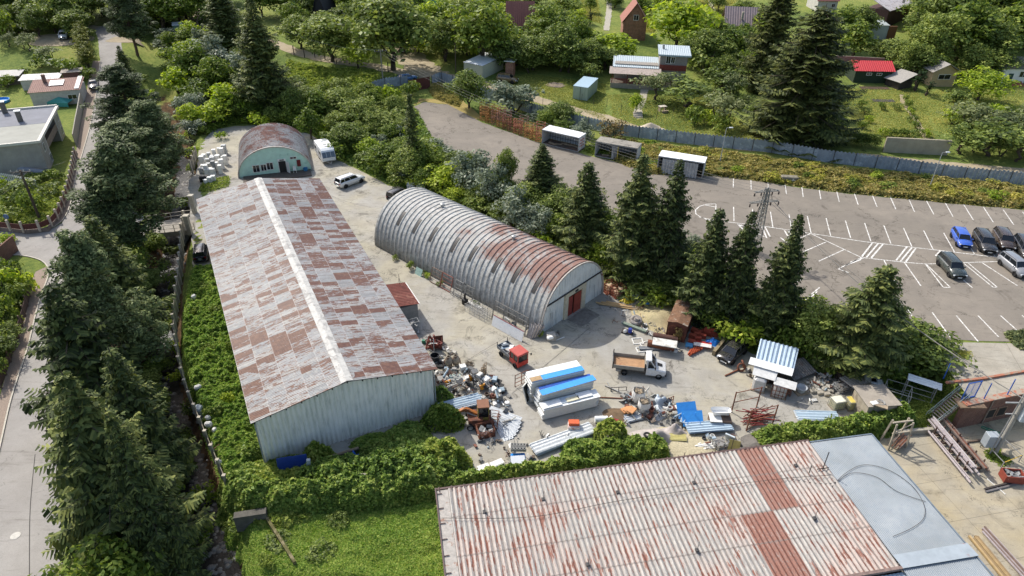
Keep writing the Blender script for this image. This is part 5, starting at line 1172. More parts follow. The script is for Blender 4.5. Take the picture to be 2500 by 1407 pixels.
up=upole(936,208,122,'concrete utility pole with crossarm beside the lane',1,rad(25))
ul=upole(97,535,416,'leaning dark wooden utility pole in the corner garden',1,rad(10),mat('#4f4438',.95,var=.3),.2)
upole(1113,178,90,'thin dark pole between the hedge and the metal garage',0,0,mat('#5a4c40',.95),.12)
for i,p in enumerate(up[:3]):
 wire(p,PZ(660+14*i,60+6*i,14),1.2,'wire running left over the trees from the lane pole');wire(p,PZ(1560+20*i,520-12*i,7)if i<0 else PT+Vector((-1.6+1.6*i,0,0)),2.5,'long wire running from the lane pole to the lattice pylon')
for i,p in enumerate(ul):wire(p,PZ(-60,470+16*i,7),.4,'wire running left from the leaning dark pole');
wire(ul[0],PZ(190,540,.5),.2,'stay wire of the leaning dark pole');wire(ul[3],PZ(160,395,6),.2,'service wire from the leaning pole to the house')
wire(PT+Vector((1.2,0,-1.4)),PZ(2560,1010,9),1.6,'thick dark cable from the lattice pylon over the terrace',.045)
wire(PT+Vector((.6,0,-1.4)),PZ(2440,940,3.5),.5,'second cable dropping from the pylon towards the terrace',.02)
wire(PZ(487,465,3),PZ(300,452,4),.2,'thin wire crossing the stream near the bridge',.02)
wire(PZ(800,474,.1),PZ(905,506,1.5),.3,'thin cable across the yard between the two halls',.02)
wire(PZ(1140,880,.06),PZ(1290,790,.4),.0,'straight cable lying across the yard concrete',.015);wire(PZ(1250,960,.06),PZ(1440,800,.06),.0,'straight dark seam cable on the yard concrete',.015)
g=PZ(2428,1108);t=thing('transformer_pole','leaning concrete transformer pole with grey cabinet inside low barrier','utility pole',g);hh_=9.5
mb=MB();mb.cyl((0,0,0),(0,0,hh_),.2,.15,10);mb.build('pole',mat('#9a968c',.9,var=.2),t);mb=MB();mb.cyl((-.55,-.1,0),(-.35,-.1,hh_),.07,n=8);mb.build('pipe',M_STEEL,t)
mb=MB();mb.box((-.75,.3,1.5),(1.0,.8,1.3),bev=.03);mb.build('cabinet',mat('#9aa0a3',.5,var=.1),t);mb=MB();mb.bar((-1.5,0,6.2),(1.2,0,6.2),.12);mb.bar((-1.0,0,4.9),(.9,0,4.9),.1);mb.build('crossarm',M_STEEL,t)
mb=MB();mb.box((.55,-.1,5.2),(.9,.9,1.5),bev=.05);mb.build('transformer',mat('#b6bec2',.5),t)
t=thing('barrier','low yellow and grey rail barrier around the transformer pole','barrier',PZ(2410,1140));c0=PZ(2410,1140);pp=[PZ(x,y)-c0 for x,y in((2392,1092),(2442,1146),(2486,1128),(2430,1076))]
for i,p in enumerate(pp):mb=MB();mb.bar(p,p+Vector((0,0,.9)),.07);mb.build('post',M_GREY,t);mb=MB();q=pp[(i+1)%4];mb.bar(p+Vector((0,0,.85)),q+Vector((0,0,.85)),.05);mb.build('rail',mat('#c9a637',.6)if i%2 else M_GREY,t)
# ------------------------------------------------ houses
def add_roof(t,kind,w_,d,h,rise,ov,m_,thick=.1,tiles=None,axis='x',pitch=None):
 mb=MB()
 def plate(a,b,c,e):
  if pitch:mb.corr(a,b,c,e,pitch,.035,.02)
  else:mb.slab(a,b,c,e,thick)
 if kind=='flat':
  mb.box((w_/2,d/2,h+thick/2),(w_+2*ov,d+2*ov,thick));mb.build('roof',m_,t)
 elif kind=='mono':plate((-ov,-ov,h),(w_+ov,-ov,h),(w_+ov,d+ov,h+rise),(-ov,d+ov,h+rise));mb.build('roof',m_,t)
 elif kind=='monox':plate((-ov,-ov,h),(w_+ov,-ov,h+rise),(w_+ov,d+ov,h+rise),(-ov,d+ov,h));mb.build('roof',m_,t)
 elif axis=='x':
  plate((-ov,-ov,h),(w_+ov,-ov,h),(w_+ov,d/2,h+rise),(-ov,d/2,h+rise));plate((w_+ov,d+ov,h),(-ov,d+ov,h),(-ov,d/2,h+rise),(w_+ov,d/2,h+rise));mb.build('roof',m_,t)
 else:
  plate((-ov,d+ov,h),(-ov,-ov,h),(w_/2,-ov,h+rise),(w_/2,d+ov,h+rise));plate((w_+ov,-ov,h),(w_+ov,d+ov,h),(w_/2,d+ov,h+rise),(w_/2,-ov,h+rise));mb.build('roof',m_,t)
def hut_(name,label,cat,pa,pb,d,h,kind,rise,wallm,roofm,ov=.3,wins=(),doors=(),axis='x',pitch=None,up=0,chim=None,dz=0):
 a,rz,w_=frame(pa,pb);a.z+=dz;t=thing(name,label,cat,a,rz);mb=MB();mb.box((w_/2,d/2,h/2-.5),(w_,d,h+1))
 if kind=='gable':
  if axis=='x':
   for x in(.02,w_-.02):mb.add([(x,0,h),(x,d,h),(x,d/2,h+rise)],[(0,1,2)])
  else:
   for y in(.0,d):mb.add([(0,y,h),(w_,y,h),(w_/2,y,h+rise)],[(0,1,2)])
 mb.build('wall',wallm,t);add_roof(t,kind,w_,d,h+.03,rise,ov,roofm,axis=axis,pitch=pitch)
 for x,z,a_,b_ in wins:window(t,(x*w_,-.01,z),a_,b_)
 for x,a_,b_,m_ in doors:mb=MB();mb.box((x*w_,-.03,b_/2),(a_,.06,b_));mb.build('door',m_,t)
 if chim:mb=MB();mb.box((chim[0]*w_,chim[1]*d,h+rise*.5+.6),(.5,.5,1.8));mb.build('chimney',M_CONC,t)
 return t,w_
fr=G(120,420);br=G(160,330);dy=(br-fr);Hh=hpx(fr,348);rz=math.atan2(dy.y,dy.x)-math.pi/2;D_=dy.length;t=thing('flat_roofed_house','two-storey grey house with felted flat roof and white parapet','house',fr,rz);Wd=22
mb=MB();mb.box((-Wd/2,2.3,Hh/2),(Wd,4.6,Hh));mb.box((-Wd/2-1.0,4.6+(D_-7.6)/2,Hh/2),(Wd-2.0,D_-7.6,Hh));mb.box((-Wd/2,D_-1.5,Hh/2),(Wd,3.0,Hh));mb.build('wall',mat('#a29c92',.9,var=.18,scale=.8),t)
mb=MB();mb.box((-Wd/2,D_*.25,Hh+.12),(Wd+.3,D_*.5,.22));mb.build('roof',mat('#96958a',.85,var=.12,scale=.6),t)
mb=MB();mb.box((-Wd/2,D_*.75,Hh+.13),(Wd+.3,D_*.5-.01,.24));mb.build('roof',mat('#73747a',.85,var=.15,scale=.6),t)
mb=MB();mb.box((.2,D_/2,Hh+.16),(.45,D_+.5,.4));mb.box((-Wd/2,-.15,Hh+.16),(Wd,.3,.4));mb.box((-Wd/2,D_+.2,Hh+.3),(Wd+.5,.3,.5));mb.build('parapet',mat('#d2ccbf',.8,var=.12),t)
for y in(4.8,D_-3.2):mb=MB();mb.box((-.1,y,Hh/2),(.14,.2,Hh));mb.build('balcony_post',M_WHITE,t)
mb=MB();mb.box((-1.0,D_/2+.7,Hh*.47),(1.9,D_-7.8,.2));mb.box((-.15,D_/2+.7,Hh*.47+.55),(.1,D_-7.8,.9));mb.build('balcony',mat('#8b7a6a',.9),t)
for y,z in((D_-1.3,Hh*.75),(D_-1.3,Hh*.28),(2.2,Hh*.68),(4.0,Hh*.2)):window(t,(.01,y,z),1.1,1.3,(1,0))
for y in(6.5,8.5):window(t,(-1.98,y,Hh*.75),1.2,1.5,(1,0))
for x,y,h_ in((-7.5,D_-1.2,2.2),(-4.2,D_*.62,2.0),(-12.5,D_*.2,1.6)):mb=MB();mb.box((x,y,Hh+h_/2),(.7,.6,h_));c_=mb.build('chimney',mat('#6b655d',.9),t);mb=MB();mb.box((x,y,Hh+h_+.08),(.95,.85,.14));mb.build('chimney_cap',M_WHITE,c_)
a,rz,L_=frame((-20,440),(95,462));t=thing('picket_fence','whitewashed picket railing below the flat-roofed house','fence',a,rz)
for k in range(22):mb=MB();mb.box((L_*(k+.5)/22,0,1.0),(.22,.05,1.3));mb.build('picket',M_WHITE,t)
[MB().bar((0,.06,z),(L_,.06,z),.07).build('rail',M_WHITE,t)for z in(.6,1.4)]
t,w_=hut_('porch','dark red porch at the left edge in front of the house','porch',(-60,415),(24,410),3.0,3.2,'flat',0,mat('#54282a',.8,var=.2),mat('#b9b3a8',.7),.25)
mb=MB();a=G(40,420);mb.cyl(G(30,425)+Vector((0,0,1.2)),G(112,428)+Vector((0,0,.4)),.45,n=12);tag(mb.build('covered_roll',mat('#8e8f94',.7,var=.2)),'long grey covered roll lying along the house wall','roll')
t,w_=hut_('long_outbuilding','long white outbuilding with weathered brown roof beside the parked car','outbuilding',(84,263),(204,252),5.6,3.0,'mono',.9,M_OWALL,mat('#8f6f62',.85,var=.2,scale=2),.25,((.82,1.6,1.6,.9),),pitch=.35)
mb=MB();mb.box((w_*.95,3.0,3.62),(.8,5.8,.12),rx=rad(9));mb.build('verge_sheet',mat('#d9d6cf',.6),t);mb=MB();mb.box((w_*.5,3.4,3.72),(2.6,2.4,.06),rx=rad(9));mb.build('roof_light',mat('#d9d6cf',.5),t);mb=MB();mb.box((w_*.25,4.2,4.4),(.6,.6,1.8));mb.build('chimney',mat('#7a6156',.9),t)
hut_('low_shed','row of white-roofed sheds behind the long outbuilding','shed',(58,222),(148,212),3,2.2,'mono',.3,M_OWALL,mat('#d0cdc6',.7,c2='#8d8a84',scale=2),.3)
hut_('low_shed','low dark-fronted shed roof reaching to the left edge','shed',(-40,214),(52,206),3,2.2,'mono',.4,mat('#5a5149',.9),mat('#b5b0a8',.8),.3)
hut_('low_shed','small reddish shed tucked against the thuja row','shed',(160,205),(203,198),2.2,2.4,'mono',.2,mat('#6b4a42',.9),mat('#a39689',.8),.3)
hut_('tiny_cabinet','small green metal cabinet standing on the bank at the top','cabinet',(428,90),(450,88),2.4,2.6,'mono',.3,mat('#76907c',.7),mat('#a7aeb0',.6),.15)
g=G(2,249);mb=MB();mb.lathe([(1.6,0),(1.7,.5),(1.6,.52),(1.5,.1),(0,.1)],g,20);tag(mb.build('paddling_pool',mat('#2f8fd0',.4)),'round blue paddling pool at the left edge','pool')
g=G(138,255);mb=MB();mb.add([tuple(g+Vector(v))for v in((-3,-1,.8),(3.4,-1.6,.8),(3.6,1,1.0),(-2.6,1.4,1.6),(.4,0,2.0),(-3,-1,0),(3.4,-1.6,0))],[(0,1,4),(1,2,4),(2,3,4),(3,0,4),(5,6,1,0)]);tag(mb.build('tarpaulin',mat('#3d8f86',.6)),'teal tarpaulin over a heap beside the long outbuilding','tarpaulin')
a,rz,w_=frame((1489,214),(1672,226));t=thing('grey_cabin','grey garden cabin with red railed veranda and raised side tower','cabin',a,rz);M_CAB=mat('#8d867c',.9,var=.2)
M_GR=mat('#aab4b6',.45,var=.12);M_RB=mat('#7a3628',.8,var=.25)
mb=MB();mb.box((w_/2,1.6,.1),(w_,3.2,1.8));mb.build('deck',mat('#8f8779',.9),t)
mb=MB();mb.box((w_*.33,6.0,2.2),(w_*.58,5.6,4.0));mb.build('wall',M_CAB,t);mb=MB();mb.corr((.2,1.9,3.9),(w_*.63,1.9,3.9),(w_*.63,9,4.5),(.2,9,4.5),.4,.03);mb.build('roof',M_GR,t)
mb=MB();mb.slab((-.4,-.5,3.1),(w_*.66,-.5,3.1),(w_*.66,2.1,3.85),(-.4,2.1,3.85),.08);mb.build('veranda_roof',mat('#a99a8d',.85,var=.25,scale=2),t)
for k in range(4):mb=MB();mb.bar((.3+k*w_*.2,.1,1),(.3+k*w_*.2,.1,3.15),.12);mb.build('veranda_post',M_RB,t)
mb=MB()
for k in range(int(w_/.22)):mb.box((.15+k*.22,.05,1.5),(.12,.04,.95))
mb.bar((0,.0,1.95),(w_*.98,.0,1.95),.08);mb.build('railing',M_RB,t)
mb=MB();mb.box((w_*.81,5.4,3.4),(w_*.36,5.4,6.6));mb.build('tower',M_CAB,t);mb=MB();mb.corr((w_*.60,2.2,6.75),(w_*1.03,2.2,6.75),(w_*1.03,8.8,7.2),(w_*.60,8.8,7.2),.4,.03);mb.build('roof',M_GR,t);mb=MB();mb.box((w_*.815,2.15,6.6),(w_*.43,.08,.3));mb.build('fascia',mat('#9fb0b4',.6),t)
mb=MB()
for k in range(28):mb.box((w_*.635+k*w_*.36/28,2.4,4.1),(w_*.36/31,.05,1.1))
mb.build('balcony',M_RB,t);window(t,(w_*.74,2.68,5.6),.9,1.5);window(t,(w_*.8,2.68,5.6),.8,1.2);window(t,(w_*.2,3.17,2.3),1.1,.9)
mb=MB();mb.cyl((w_*.67,6,6.8),(w_*.67,6,7.9),.25,n=8);mb.build('flue',M_STEEL,t)
hut_('brick_chalet','orange brick chalet with steep gable and small white window','chalet',(1518,98),(1574,100),7,4.2,'gable',4.6,M_BRICKO,mat('#8f5a4a',.8,var=.15),.5,((.52,5.4,1.2,1.2),),axis='y')
hut_('brown_roof_chalet','chalet with large brown ribbed roof sloping towards the yard','chalet',(1240,90),(1303,90),9,1.4,'gable',6.2,mat('#8a6a58',.9),mat('#7d4e44',.75,var=.18),.4,pitch=.5)
hut_('small_shed','little shed with maroon roof right of the brown roofed chalet','shed',(1319,86),(1345,86),3,2,'gable',1.5,M_OWALL,mat('#7b4038',.8),.2);hut_('small_shed','little shed with faded pinkish roof beside the maroon roofed one','shed',(1347,86),(1384,86),3.4,2,'gable',1.6,M_OWALL,mat('#b39a90',.85),.2)
hut_('ribbed_roof_chalet','chalet with dark ribbed metal roof and tall pale chimney','chalet',(1768,92),(1842,96),8,2.4,'gable',4.4,mat('#9a7f6a',.9),mat('#8b7a78',.7,var=.2),.5,pitch=.6,chim=(.5,.15))
hut_('maroon_roof_house','house with maroon roof seen behind the black spruce at the top','house',(1992,30),(2040,30),7,3,'gable',2.5,M_OWALL,mat('#7a4a45',.8),.4,((.8,1.8,1,1),))
t,w_=hut_('red_roof_cabin','ivy-clad cabin with bright red tiled roof','cabin',(2082,202),(2170,204),5,2.6,'gable',1.5,mat('#2c3a26',.95,var=.4,scale=3),mat('#c23436',.55,var=.1),.5,((.38,1.9,1.1,.5),(.66,1.9,1.1,.5)),pitch=.45)
hut_('beige_cabin','beige board cabin with grey gable roof and front window','cabin',(2268,212),(2326,212),7.5,3.2,'gable',1.7,mat('#b09a78',.85,var=.15),mat('#8b857c',.7,var=.15),.7,((.5,2.1,2.6,1.0),),axis='y')
hut_('open_shelter','small tilted grey roof of a shelter left of the beige cabin','shelter',(2192,220),(2224,214),3.5,1.6,'monox',1.4,mat('#3d352e',.9),mat('#9a948a',.7),.4)
t,w_=hut_('green_cabin','white and green cabin with brown steps at the right edge','cabin',(2438,203),(2540,206),6,3.2,'gable',1.8,M_WHITE,mat('#5b5348',.8,c2='#40512c',thr=.5),.4,((.5,2.0,1.6,1.2),),((.22,1.0,2.1,mat('#2f4a3d',.7)),(.72,2.4,1.2,mat('#2f4a3d',.7))))
mb=MB();[mb.box((w_*.35,-.5-.4*k,.5-.17*k),(2.6,.45,.15))for k in range(4)];mb.build('steps',mat('#9a5f42',.85),t)
hut_('low_shed','low pale shed left of the green and white cabin','shed',(2395,200),(2440,200),4,2.4,'mono',.4,mat('#a8b0a8',.9),mat('#6b675f',.8),.2)
t,w_=hut_('white_roof_house','tilted dark house with pale patched roof and tall chimney','house',(2158,70),(2214,45),6,4.5,'mono',3.0,mat('#4a2f2d',.8),mat('#c8bfba',.75,var=.15,c2='#a19590',scale=2),.5,chim=(.45,-.1))
hut_('long_white_wall','long low whitish outbuilding wall below the pale patched roof','outbuilding',(2100,95),(2162,97),5,3.4,'mono',.4,mat('#b3b8b6',.85,var=.1),mat('#9aa09c',.8),.1)
hut_('slatted_fence_block','rusty brown slatted screen beside the long whitish wall','screen',(2163,98),(2182,98),.3,3.2,'flat',0,mat('#7a5234',.9,var=.4,scale=6),mat('#7a5234',.9),.02)
hut_('metal_garage','cream metal garage with bright white ribbed roof','garage',(1133,183),(1178,194),8,2.7,'mono',.4,mat('#b5b59c',.7,var=.08),mat('#e2e4e4',.4,var=.05),.15,pitch=.5)
t,w_=hut_('metal_shed','low silver metal shed with bluish roof on the lawn','shed',(1398,241),(1433,247),6.4,2.6,'mono',.25,streak_metal('shed_zinc','#9aa695','#7b8877',sc_=(3,3,.4)),mat('#9db3bd',.45,var=.1),.05,doors=((.5,.05,2.5,M_DARKST),))
hut_('brick_kiln','small brick oven shed with flat white roof','shed',(1234,187),(1252,189),1.8,3.2,'flat',0,M_BRICKO,M_WHITE,.3)
hut_('greenhouse','small white framed greenhouse at the top among bushes','greenhouse',(1078,33),(1102,36),6,2.0,'gable',1.6,mat('#9fb0a4',.3),mat('#d3d7d6',.35),.1,axis='y');hut_('greenhouse','white framed greenhouse cut by the top edge','greenhouse',(1228,12),(1256,12),6,2.2,'gable',1.5,mat('#8fa094',.3),mat('#c6cccb',.35),.1,axis='y')
hut_('black_gable_house','black roofed steep gable peeping over the round trees','house',(768,62),(800,64),7,2.0,'gable',6.5,mat('#2c282a',.8),mat('#27252a',.7),.4,axis='y')
hut_('turquoise_shed','grey roofed shed with turquoise side by the cypresses','shed',(1022,32),(1052,34),9,4.2,'mono',.5,mat('#2f8f86',.7),mat('#aeb4b4',.6),.3,((.3,2.5,1.4,1.4),))
hut_('small_shed','tiny pale hut beside the rounded dark tree','shed',(1100,75),(1113,76),3,2.6,'flat',0,mat('#b9bcb8',.8),mat('#cfd2d0',.7),.2)
hut_('dark_lean_to','dark open lean-to behind the metal garage','shelter',(1225,160),(1262,162),3,2.3,'mono',.3,mat('#3b2a25',.9),mat('#4b3a33',.9),.3)
t=thing('stone_wall','dark concrete garden wall behind the red roofed cabin','wall',G(1995,172));a_=G(1995,172);b_=G(2150,178);d=b_-a_;mb=MB();mb.slab((0,0,0),d,d+Vector((0,0,3.2)),(0,0,3.4),.3);mb.build('panel',mat('#7b7264',.95,var=.3,scale=.8),t)
t=thing('stone_wall','grey rendered wall closing the plot behind the right part of the fence','wall',G(2155,372));a_=G(2155,372);b_=G(2312,380);d=b_-a_;mb=MB();mb.slab((0,0,0),d,d+Vector((0,0,2.6)),(0,0,2.6),.35);mb.build('panel',mat('#a0967f',.95,var=.2,scale=.8),t)
a_,b_=G(695,52),G(742,-4);t=thing('green_board_fence','turquoise board fence at the top left of the gardens','fence',a_);d=b_-a_;mb=MB();mb.slab((0,0,0),d,d+Vector((0,0,2.6)),(0,0,2.6),.1);mb.build('boards',mat('#2d7f74',.7,var=.15),t)
ribbon('garden_path',GX(((1574,216),(1571,235),(1562,258),(1557,276))),1.5,mat('#a7a08e',.9,var=.3,scale=3),.06,jit=.3)
ribbon('garden_path',GX(((1488,-8),(1487,20),(1484,50),(1480,75))),1.6,mat('#a7a08e',.9,var=.3,scale=3),.06,jit=.3)
ribbon('garden_path',GX(((1732,-5),(1740,20),(1750,45))),1.2,mat('#a7a08e',.9,var=.3,scale=3),.06,jit=.3)
ribbon('garden_path',GX(((2200,232),(2215,265),(2240,300),(2262,340))),1.0,M_DIRT,.05,jit=.5)
ribbon('vegetable_bed',GX(((2100,215),(2170,216))),1.6,mat('#4d3c2b',.95,var=.4),.06)
ribbon('vegetable_bed',GX(((2130,246),(2183,247))),1.4,mat('#3f3c38',.95,var=.3),.06)
ribbon('vegetable_bed',GX(((2010,322),(2070,326))),2.2,mat('#8a7a5c',.95,var=.3),.06)
t=thing('garden_steps','concrete steps at the lower end of the garden path','steps',G(1556,282));[MBs.build('step',M_CONC,t)for MBs in[MB().box((0,-.5*k,.5-.2*k),(1.7,.5,.22))for k in range(5)]]
t=thing('garden_steps','steps climbing from the path to the cabin deck','steps',G(1576,218));[MBs.build('step',M_CONC,t)for MBs in[MB().box((0,.35*k,.1+.2*k),(1.5,.4,.22))for k in range(4)]]
def mound(name,label,cat,px,py,r,h,m_,seed=1,sx=1,n=22,rough=.25,kind=None,rz=0):
 g=G(px,py);mb=MB();cs_,sn_=math.cos(rz),math.sin(rz)
 def fn(u,v):
  a=2*math.pi*u;q=v;rr_=r*q*(1+.22*mnoise.noise(Vector((math.cos(a)*1.3,math.sin(a)*1.3,seed))));x=rr_*math.cos(a)*sx;y=rr_*math.sin(a)
  z=h*(math.cos(math.pi*min(1,q)**.9)*.5+.5)+h*rough*mnoise.noise(Vector((x*2.2/max(r,.6),y*2.2/max(r,.6),seed*3.1)))*(1-q)*2
  return(g.x+x*cs_-y*sn_,g.y+x*sn_+y*cs_,g.z+max(z,0)-.02)
 mb.grid(fn,n,8);return tag(mb.build(name,m_,smooth=True),label,cat,kind=kind)
mound('fire_pit','round ash-strewn fire pit on the lawn','fire pit',1356,206,2.0,.35,mat('#8f7f68',.95,var=.5,scale=3,c2='#5d564c'),3,1.2)
mound('sand_pile','small pale sand pile behind the fence','sand pile',1588,315,2.2,.9,mat('#b8ab95',.95,var=.15),4,1.3)
g=G(1616,272);t=thing('garden_table','pale wooden table with bench on the grass','table',g,rad(20));mb=MB();mb.box((0,0,1.0),(1.5,1.0,.08));mb.build('table_top',mat('#b9b1a2',.8),t)
for x in(-.6,.6):mb=MB();mb.box((x,0,.5),(.1,.8,1.0));mb.build('leg',M_WOOD,t)
mb=MB();mb.box((0,-1.1,.45),(1.4,.4,.07));mb.box((0,-1.1,.2),(1.2,.1,.4));mb.build('bench',M_WOOD,t)
t_=scatter('cabbage_bed',((2000,282),(2060,285),(2068,308),(2005,310)),2200,.4,L_WEED,'rows of cabbages in a dug garden bed',.45,71)
for i,(x,y)in enumerate(((2152,268),(2185,268),(2155,332),(2176,333),(2200,334),(2218,333),(2120,300),(2105,315),(2235,315),(2228,298),(2222,280),(2215,262),(2210,250),(2245,330),(2262,335),(2092,345),(2100,262),(2110,278))):
 g=G(x,y);plant('shrub',g,1.6,2.3,'one of the small currant bushes edging the rectangular lawn','currant bushes edging the rectangular lawn',i%4,'shrub')
for i,(x,y)in enumerate(((718,134),(744,141),(769,141),(794,147),(822,156),(853,157),(883,160),(948,176))):g=G(x,y);mb=MB();mb.bar(g,g+Vector((0,0,2.1)),.16);tag(mb.build('wooden_stake',mat('#4f4439',.95)),'one of the thick wooden posts in the row along the dirt lane','post','wooden posts along the dirt lane')
for i,(x,y)in enumerate(((1300,250),(1325,257),(1340,245),(1420,250),(1449,256),(1481,262),(1516,276),(1603,290),(1642,285))):g=G(x,y);mb=MB();mb.bar(g,g+Vector((0,0,1.7)),.07);tag(mb.build('wooden_stake',M_DARKST),'one of the thin wire fence posts edging the lawn','post','thin wire fence posts edging the lawn')
g=G(1925,445);t=thing('concrete_block','grey concrete block with a painted white mark at the verge','block',g,rad(-6));mb=MB();mb.box((0,.0,.5),(2.5,1.0,1.0),bev=.08);mb.build('block',mat('#837c6c',.95,var=.35,c2='#5d584b'),t);mb=MB();mb.box((.4,-.61,.6),(.7,.02,.1));mb.box((.4,-.615,.6),(.1,.02,.5));mb.build('white_mark',M_WHITE,t)
g=G(33,572);t=thing('road_sign','round blue road sign seen from behind at the wall corner','sign',g);mb=MB();mb.cyl((0,0,0),(0,0,2.9),.035,n=6);mb.build('pole',M_STEEL,t);mb=MB();mb.cyl((0,-.03,2.7),(0,.02,2.7),.38,n=20);mb.build('disc',mat('#46608f',.5),t)
a_,b_=PZ(577,1290),PZ(655,1278);t=thing('concrete_trough','grey concrete box wall half buried in ivy at the bottom','concrete wall',a_);d=b_-a_;mb=MB();mb.slab((0,0,-.5),d+Vector((0,0,-.5)),d+Vector((0,0,1.2)),(0,0,1.2),.6);mb.build('panel',mat('#5f5b52',.95,var=.35,scale=1.5),t)
mb=MB();a_,b_=PZ(650,1270),PZ(722,1382);mb.bar(a_+Vector((0,0,.3)),b_+Vector((0,0,.1)),.22,.9);tag(mb.build('mossy_wall',mat('#5f5a34',.95,var=.4,c2='#857a5c')),'low mossy wall crossing the field at the bottom','wall')
# ================================================================== VEHICLES
M_TYRE=mat('#1c1b1a',.85,var=.2);M_RIM=mat('#9c9ea0',.35,.6,var=.1);M_LAMP=mat('#d9dcdc',.15,var=.02,bmp=0);M_TAIL=mat('#8c1a17',.3,var=.05,bmp=0);M_PLATE=mat('#e8e8e2',.5,var=.03,bmp=0)
def wheel(t,x,y,r,w_=.22,side=1,m_=None,name='wheel'):
 Mx=Matrix.Rotation(rad(90),4,'X');mb=MB();mb.lathe([(r*.62,-w_/2),(r*.93,-w_/2),(r,-w_*.3),(r,w_*.3),(r*.93,w_/2),(r*.62,w_/2)],n=18,M=Matrix.Translation((x,y,r))@Mx)
 o=mb.build(name,M_TYRE,t);mb=MB();mb.lathe([(0,-.02),(r*.2,-.02),(r*.55,.03),(r*.64,.06),(r*.64,-.06)],n=12,M=Matrix.Translation((x,y-side*w_*.42*-1,r))@Mx@Matrix.Rotation(math.pi if side>0 else 0,4,'X'))
 mb.build('rim',m_ or M_RIM,o)
CARS=dict(
suv=(4.45,1.88,1.66,1.08,.25,.36,.93,.97),estate=(4.9,1.9,1.62,1.02,.27,.38,.94,.985),hatch=(4.15,1.78,1.47,.95,.24,.37,.90,.97),mpv=(4.3,1.8,1.6,1.0,.22,.33,.92,.98),jeep=(3.9,1.75,1.75,1.08,.27,.35,.965,.985),sedan=(4.6,1.8,1.45,.95,.26,.39,.76,.88))
def car(kind,tail,nose,colr,label,z=None,bonnet_open=False,frame_=None,spare=False):
 a=G(*tail);b=G(*nose);mid=(a+b)/2;mid.z=tz1(mid.x,mid.y)+.04;rz=math.atan2((b-a).y,(b-a).x)
 L_,W_,H_,bz,fb,r0,r1,re=CARS[kind];t=thing('parked_car',label,'car',mid,rz);P_=paint(colr);hx=L_/2;w=W_/2
 X=lambda f:hx-f*L_
 st=[(hx,.62,.32,.70,.5,.64,.66),(hx-.12,.80,.22,.90,.52,.80,.78),(X(.10),.9,.2,1.0,.58,.88,bz*.86),(X(fb),.93,.2,1.0,.62,.9,bz*.97),(X(r0+.05),.94,.2,1.0,.65,.9,bz),(X(.75),.94,.2,1.0,.65,.9,bz+.02),(X(.93),.92,.24,.98,.68,.88,bz+.02),(X(.985),.84,.34,.92,.66,.82,bz-.02),(-hx,.76,.4,.82,.62,.74,bz-.14)]
 mb=MB();vs=[]
 for x,a1,z1,a2,z2,a3,z3 in st:vs+=[(x,-a1*w,z1),(x,-a2*w,z2),(x,-(a2*.97)*w,(z2+z3)/2+.05),(x,-a3*w,z3),(x,0,z3+.045),(x,a3*w,z3),(x,a2*.97*w,(z2+z3)/2+.05),(x,a2*w,z2),(x,a1*w,z1)]
 n=9;fs=[(i*n+j,(i+1)*n+j,(i+1)*n+(j+1)%n,i*n+(j+1)%n)for i in range(len(st)-1)for j in range(n)];fs=[tuple(reversed(f))for f in fs];fs+=[tuple(range(n)),tuple(range(len(vs)-1,len(vs)-n-1,-1))]
 mb.add(vs,fs);body=mb.build('body',P_,t,smooth=True)
 gb=(X(fb-.01),X(re));gr=(X(r0),X(r1));zb=bz-.03;zr_=H_-.07;mb=MB()
 g=[(gb[0],-.82*w,zb),(gb[0],.82*w,zb),(gb[1],.84*w,zb),(gb[1],-.84*w,zb),(gr[0],-.66*w,zr_),(gr[0],.66*w,zr_),(gr[1],.68*w,zr_),(gr[1],-.68*w,zr_)]
 mb.add(g,[(0,1,5,4),(1,2,6,5),(2,3,7,6),(3,0,4,7)]);mb.build('windows',M_GLASS,t)
 mb=MB();xs=[gr[0]+.04,gr[0]-.25,(gr[0]+gr[1])/2,gr[1]+.2,gr[1]-.03];zz=[zr_,zr_+.05,zr_+.075,zr_+.05,zr_];vs=[]
 for x,z in zip(xs,zz):vs+=[(x,-.69*w,z-.03),(x,-.58*w,z+.02),(x,0,z+.035),(x,.58*w,z+.02),(x,.69*w,z-.03)]
 mb.add(vs,[(i*5+j,(i+1)*5+j,(i+1)*5+j+1,i*5+j+1)[::-1]for i in range(4)for j in range(4)]);mb.build('roof',P_,t,smooth=True)
 mb=MB()
 for s_ in(-1,1):
  A_,B_,C_,D_=Vector((gb[0],.83*w*s_,zb)),Vector((gr[0],.68*w*s_,zr_)),Vector((gr[1],.69*w*s_,zr_)),Vector((gb[1],.85*w*s_,zb))
  mb.bar(A_,B_,.07);mb.bar(C_,D_,.12);mb.bar(B_,C_,.06)
  for f in(.42,.74 if kind!='sedan' else.9):mb.bar((A_.lerp(D_,f)),(B_.lerp(C_,f)),.06,.05)
 mb.build('pillars',P_,t)
 if kind in('estate','suv','jeep'):
  for s_ in(-1,1):mb=MB();mb.bar((gr[0]-.2,.6*w*s_,zr_+.09),(gr[1]+.15,.6*w*s_,zr_+.09),.035);mb.build('roof_rail',M_DARKST,t)
 r=.34 if kind in('suv','jeep','estate')else.31
 for x in(X(.19),X(.80)):
  for s_ in(-1,1):
   mb=MB();mb.cyl((x,s_*w*.99,r),(x,s_*w*.62,r),r+.07,n=16);mb.build('wheel_arch',M_BLACK,t);wheel(t,x,s_*(w-.07),r,.22,-s_)
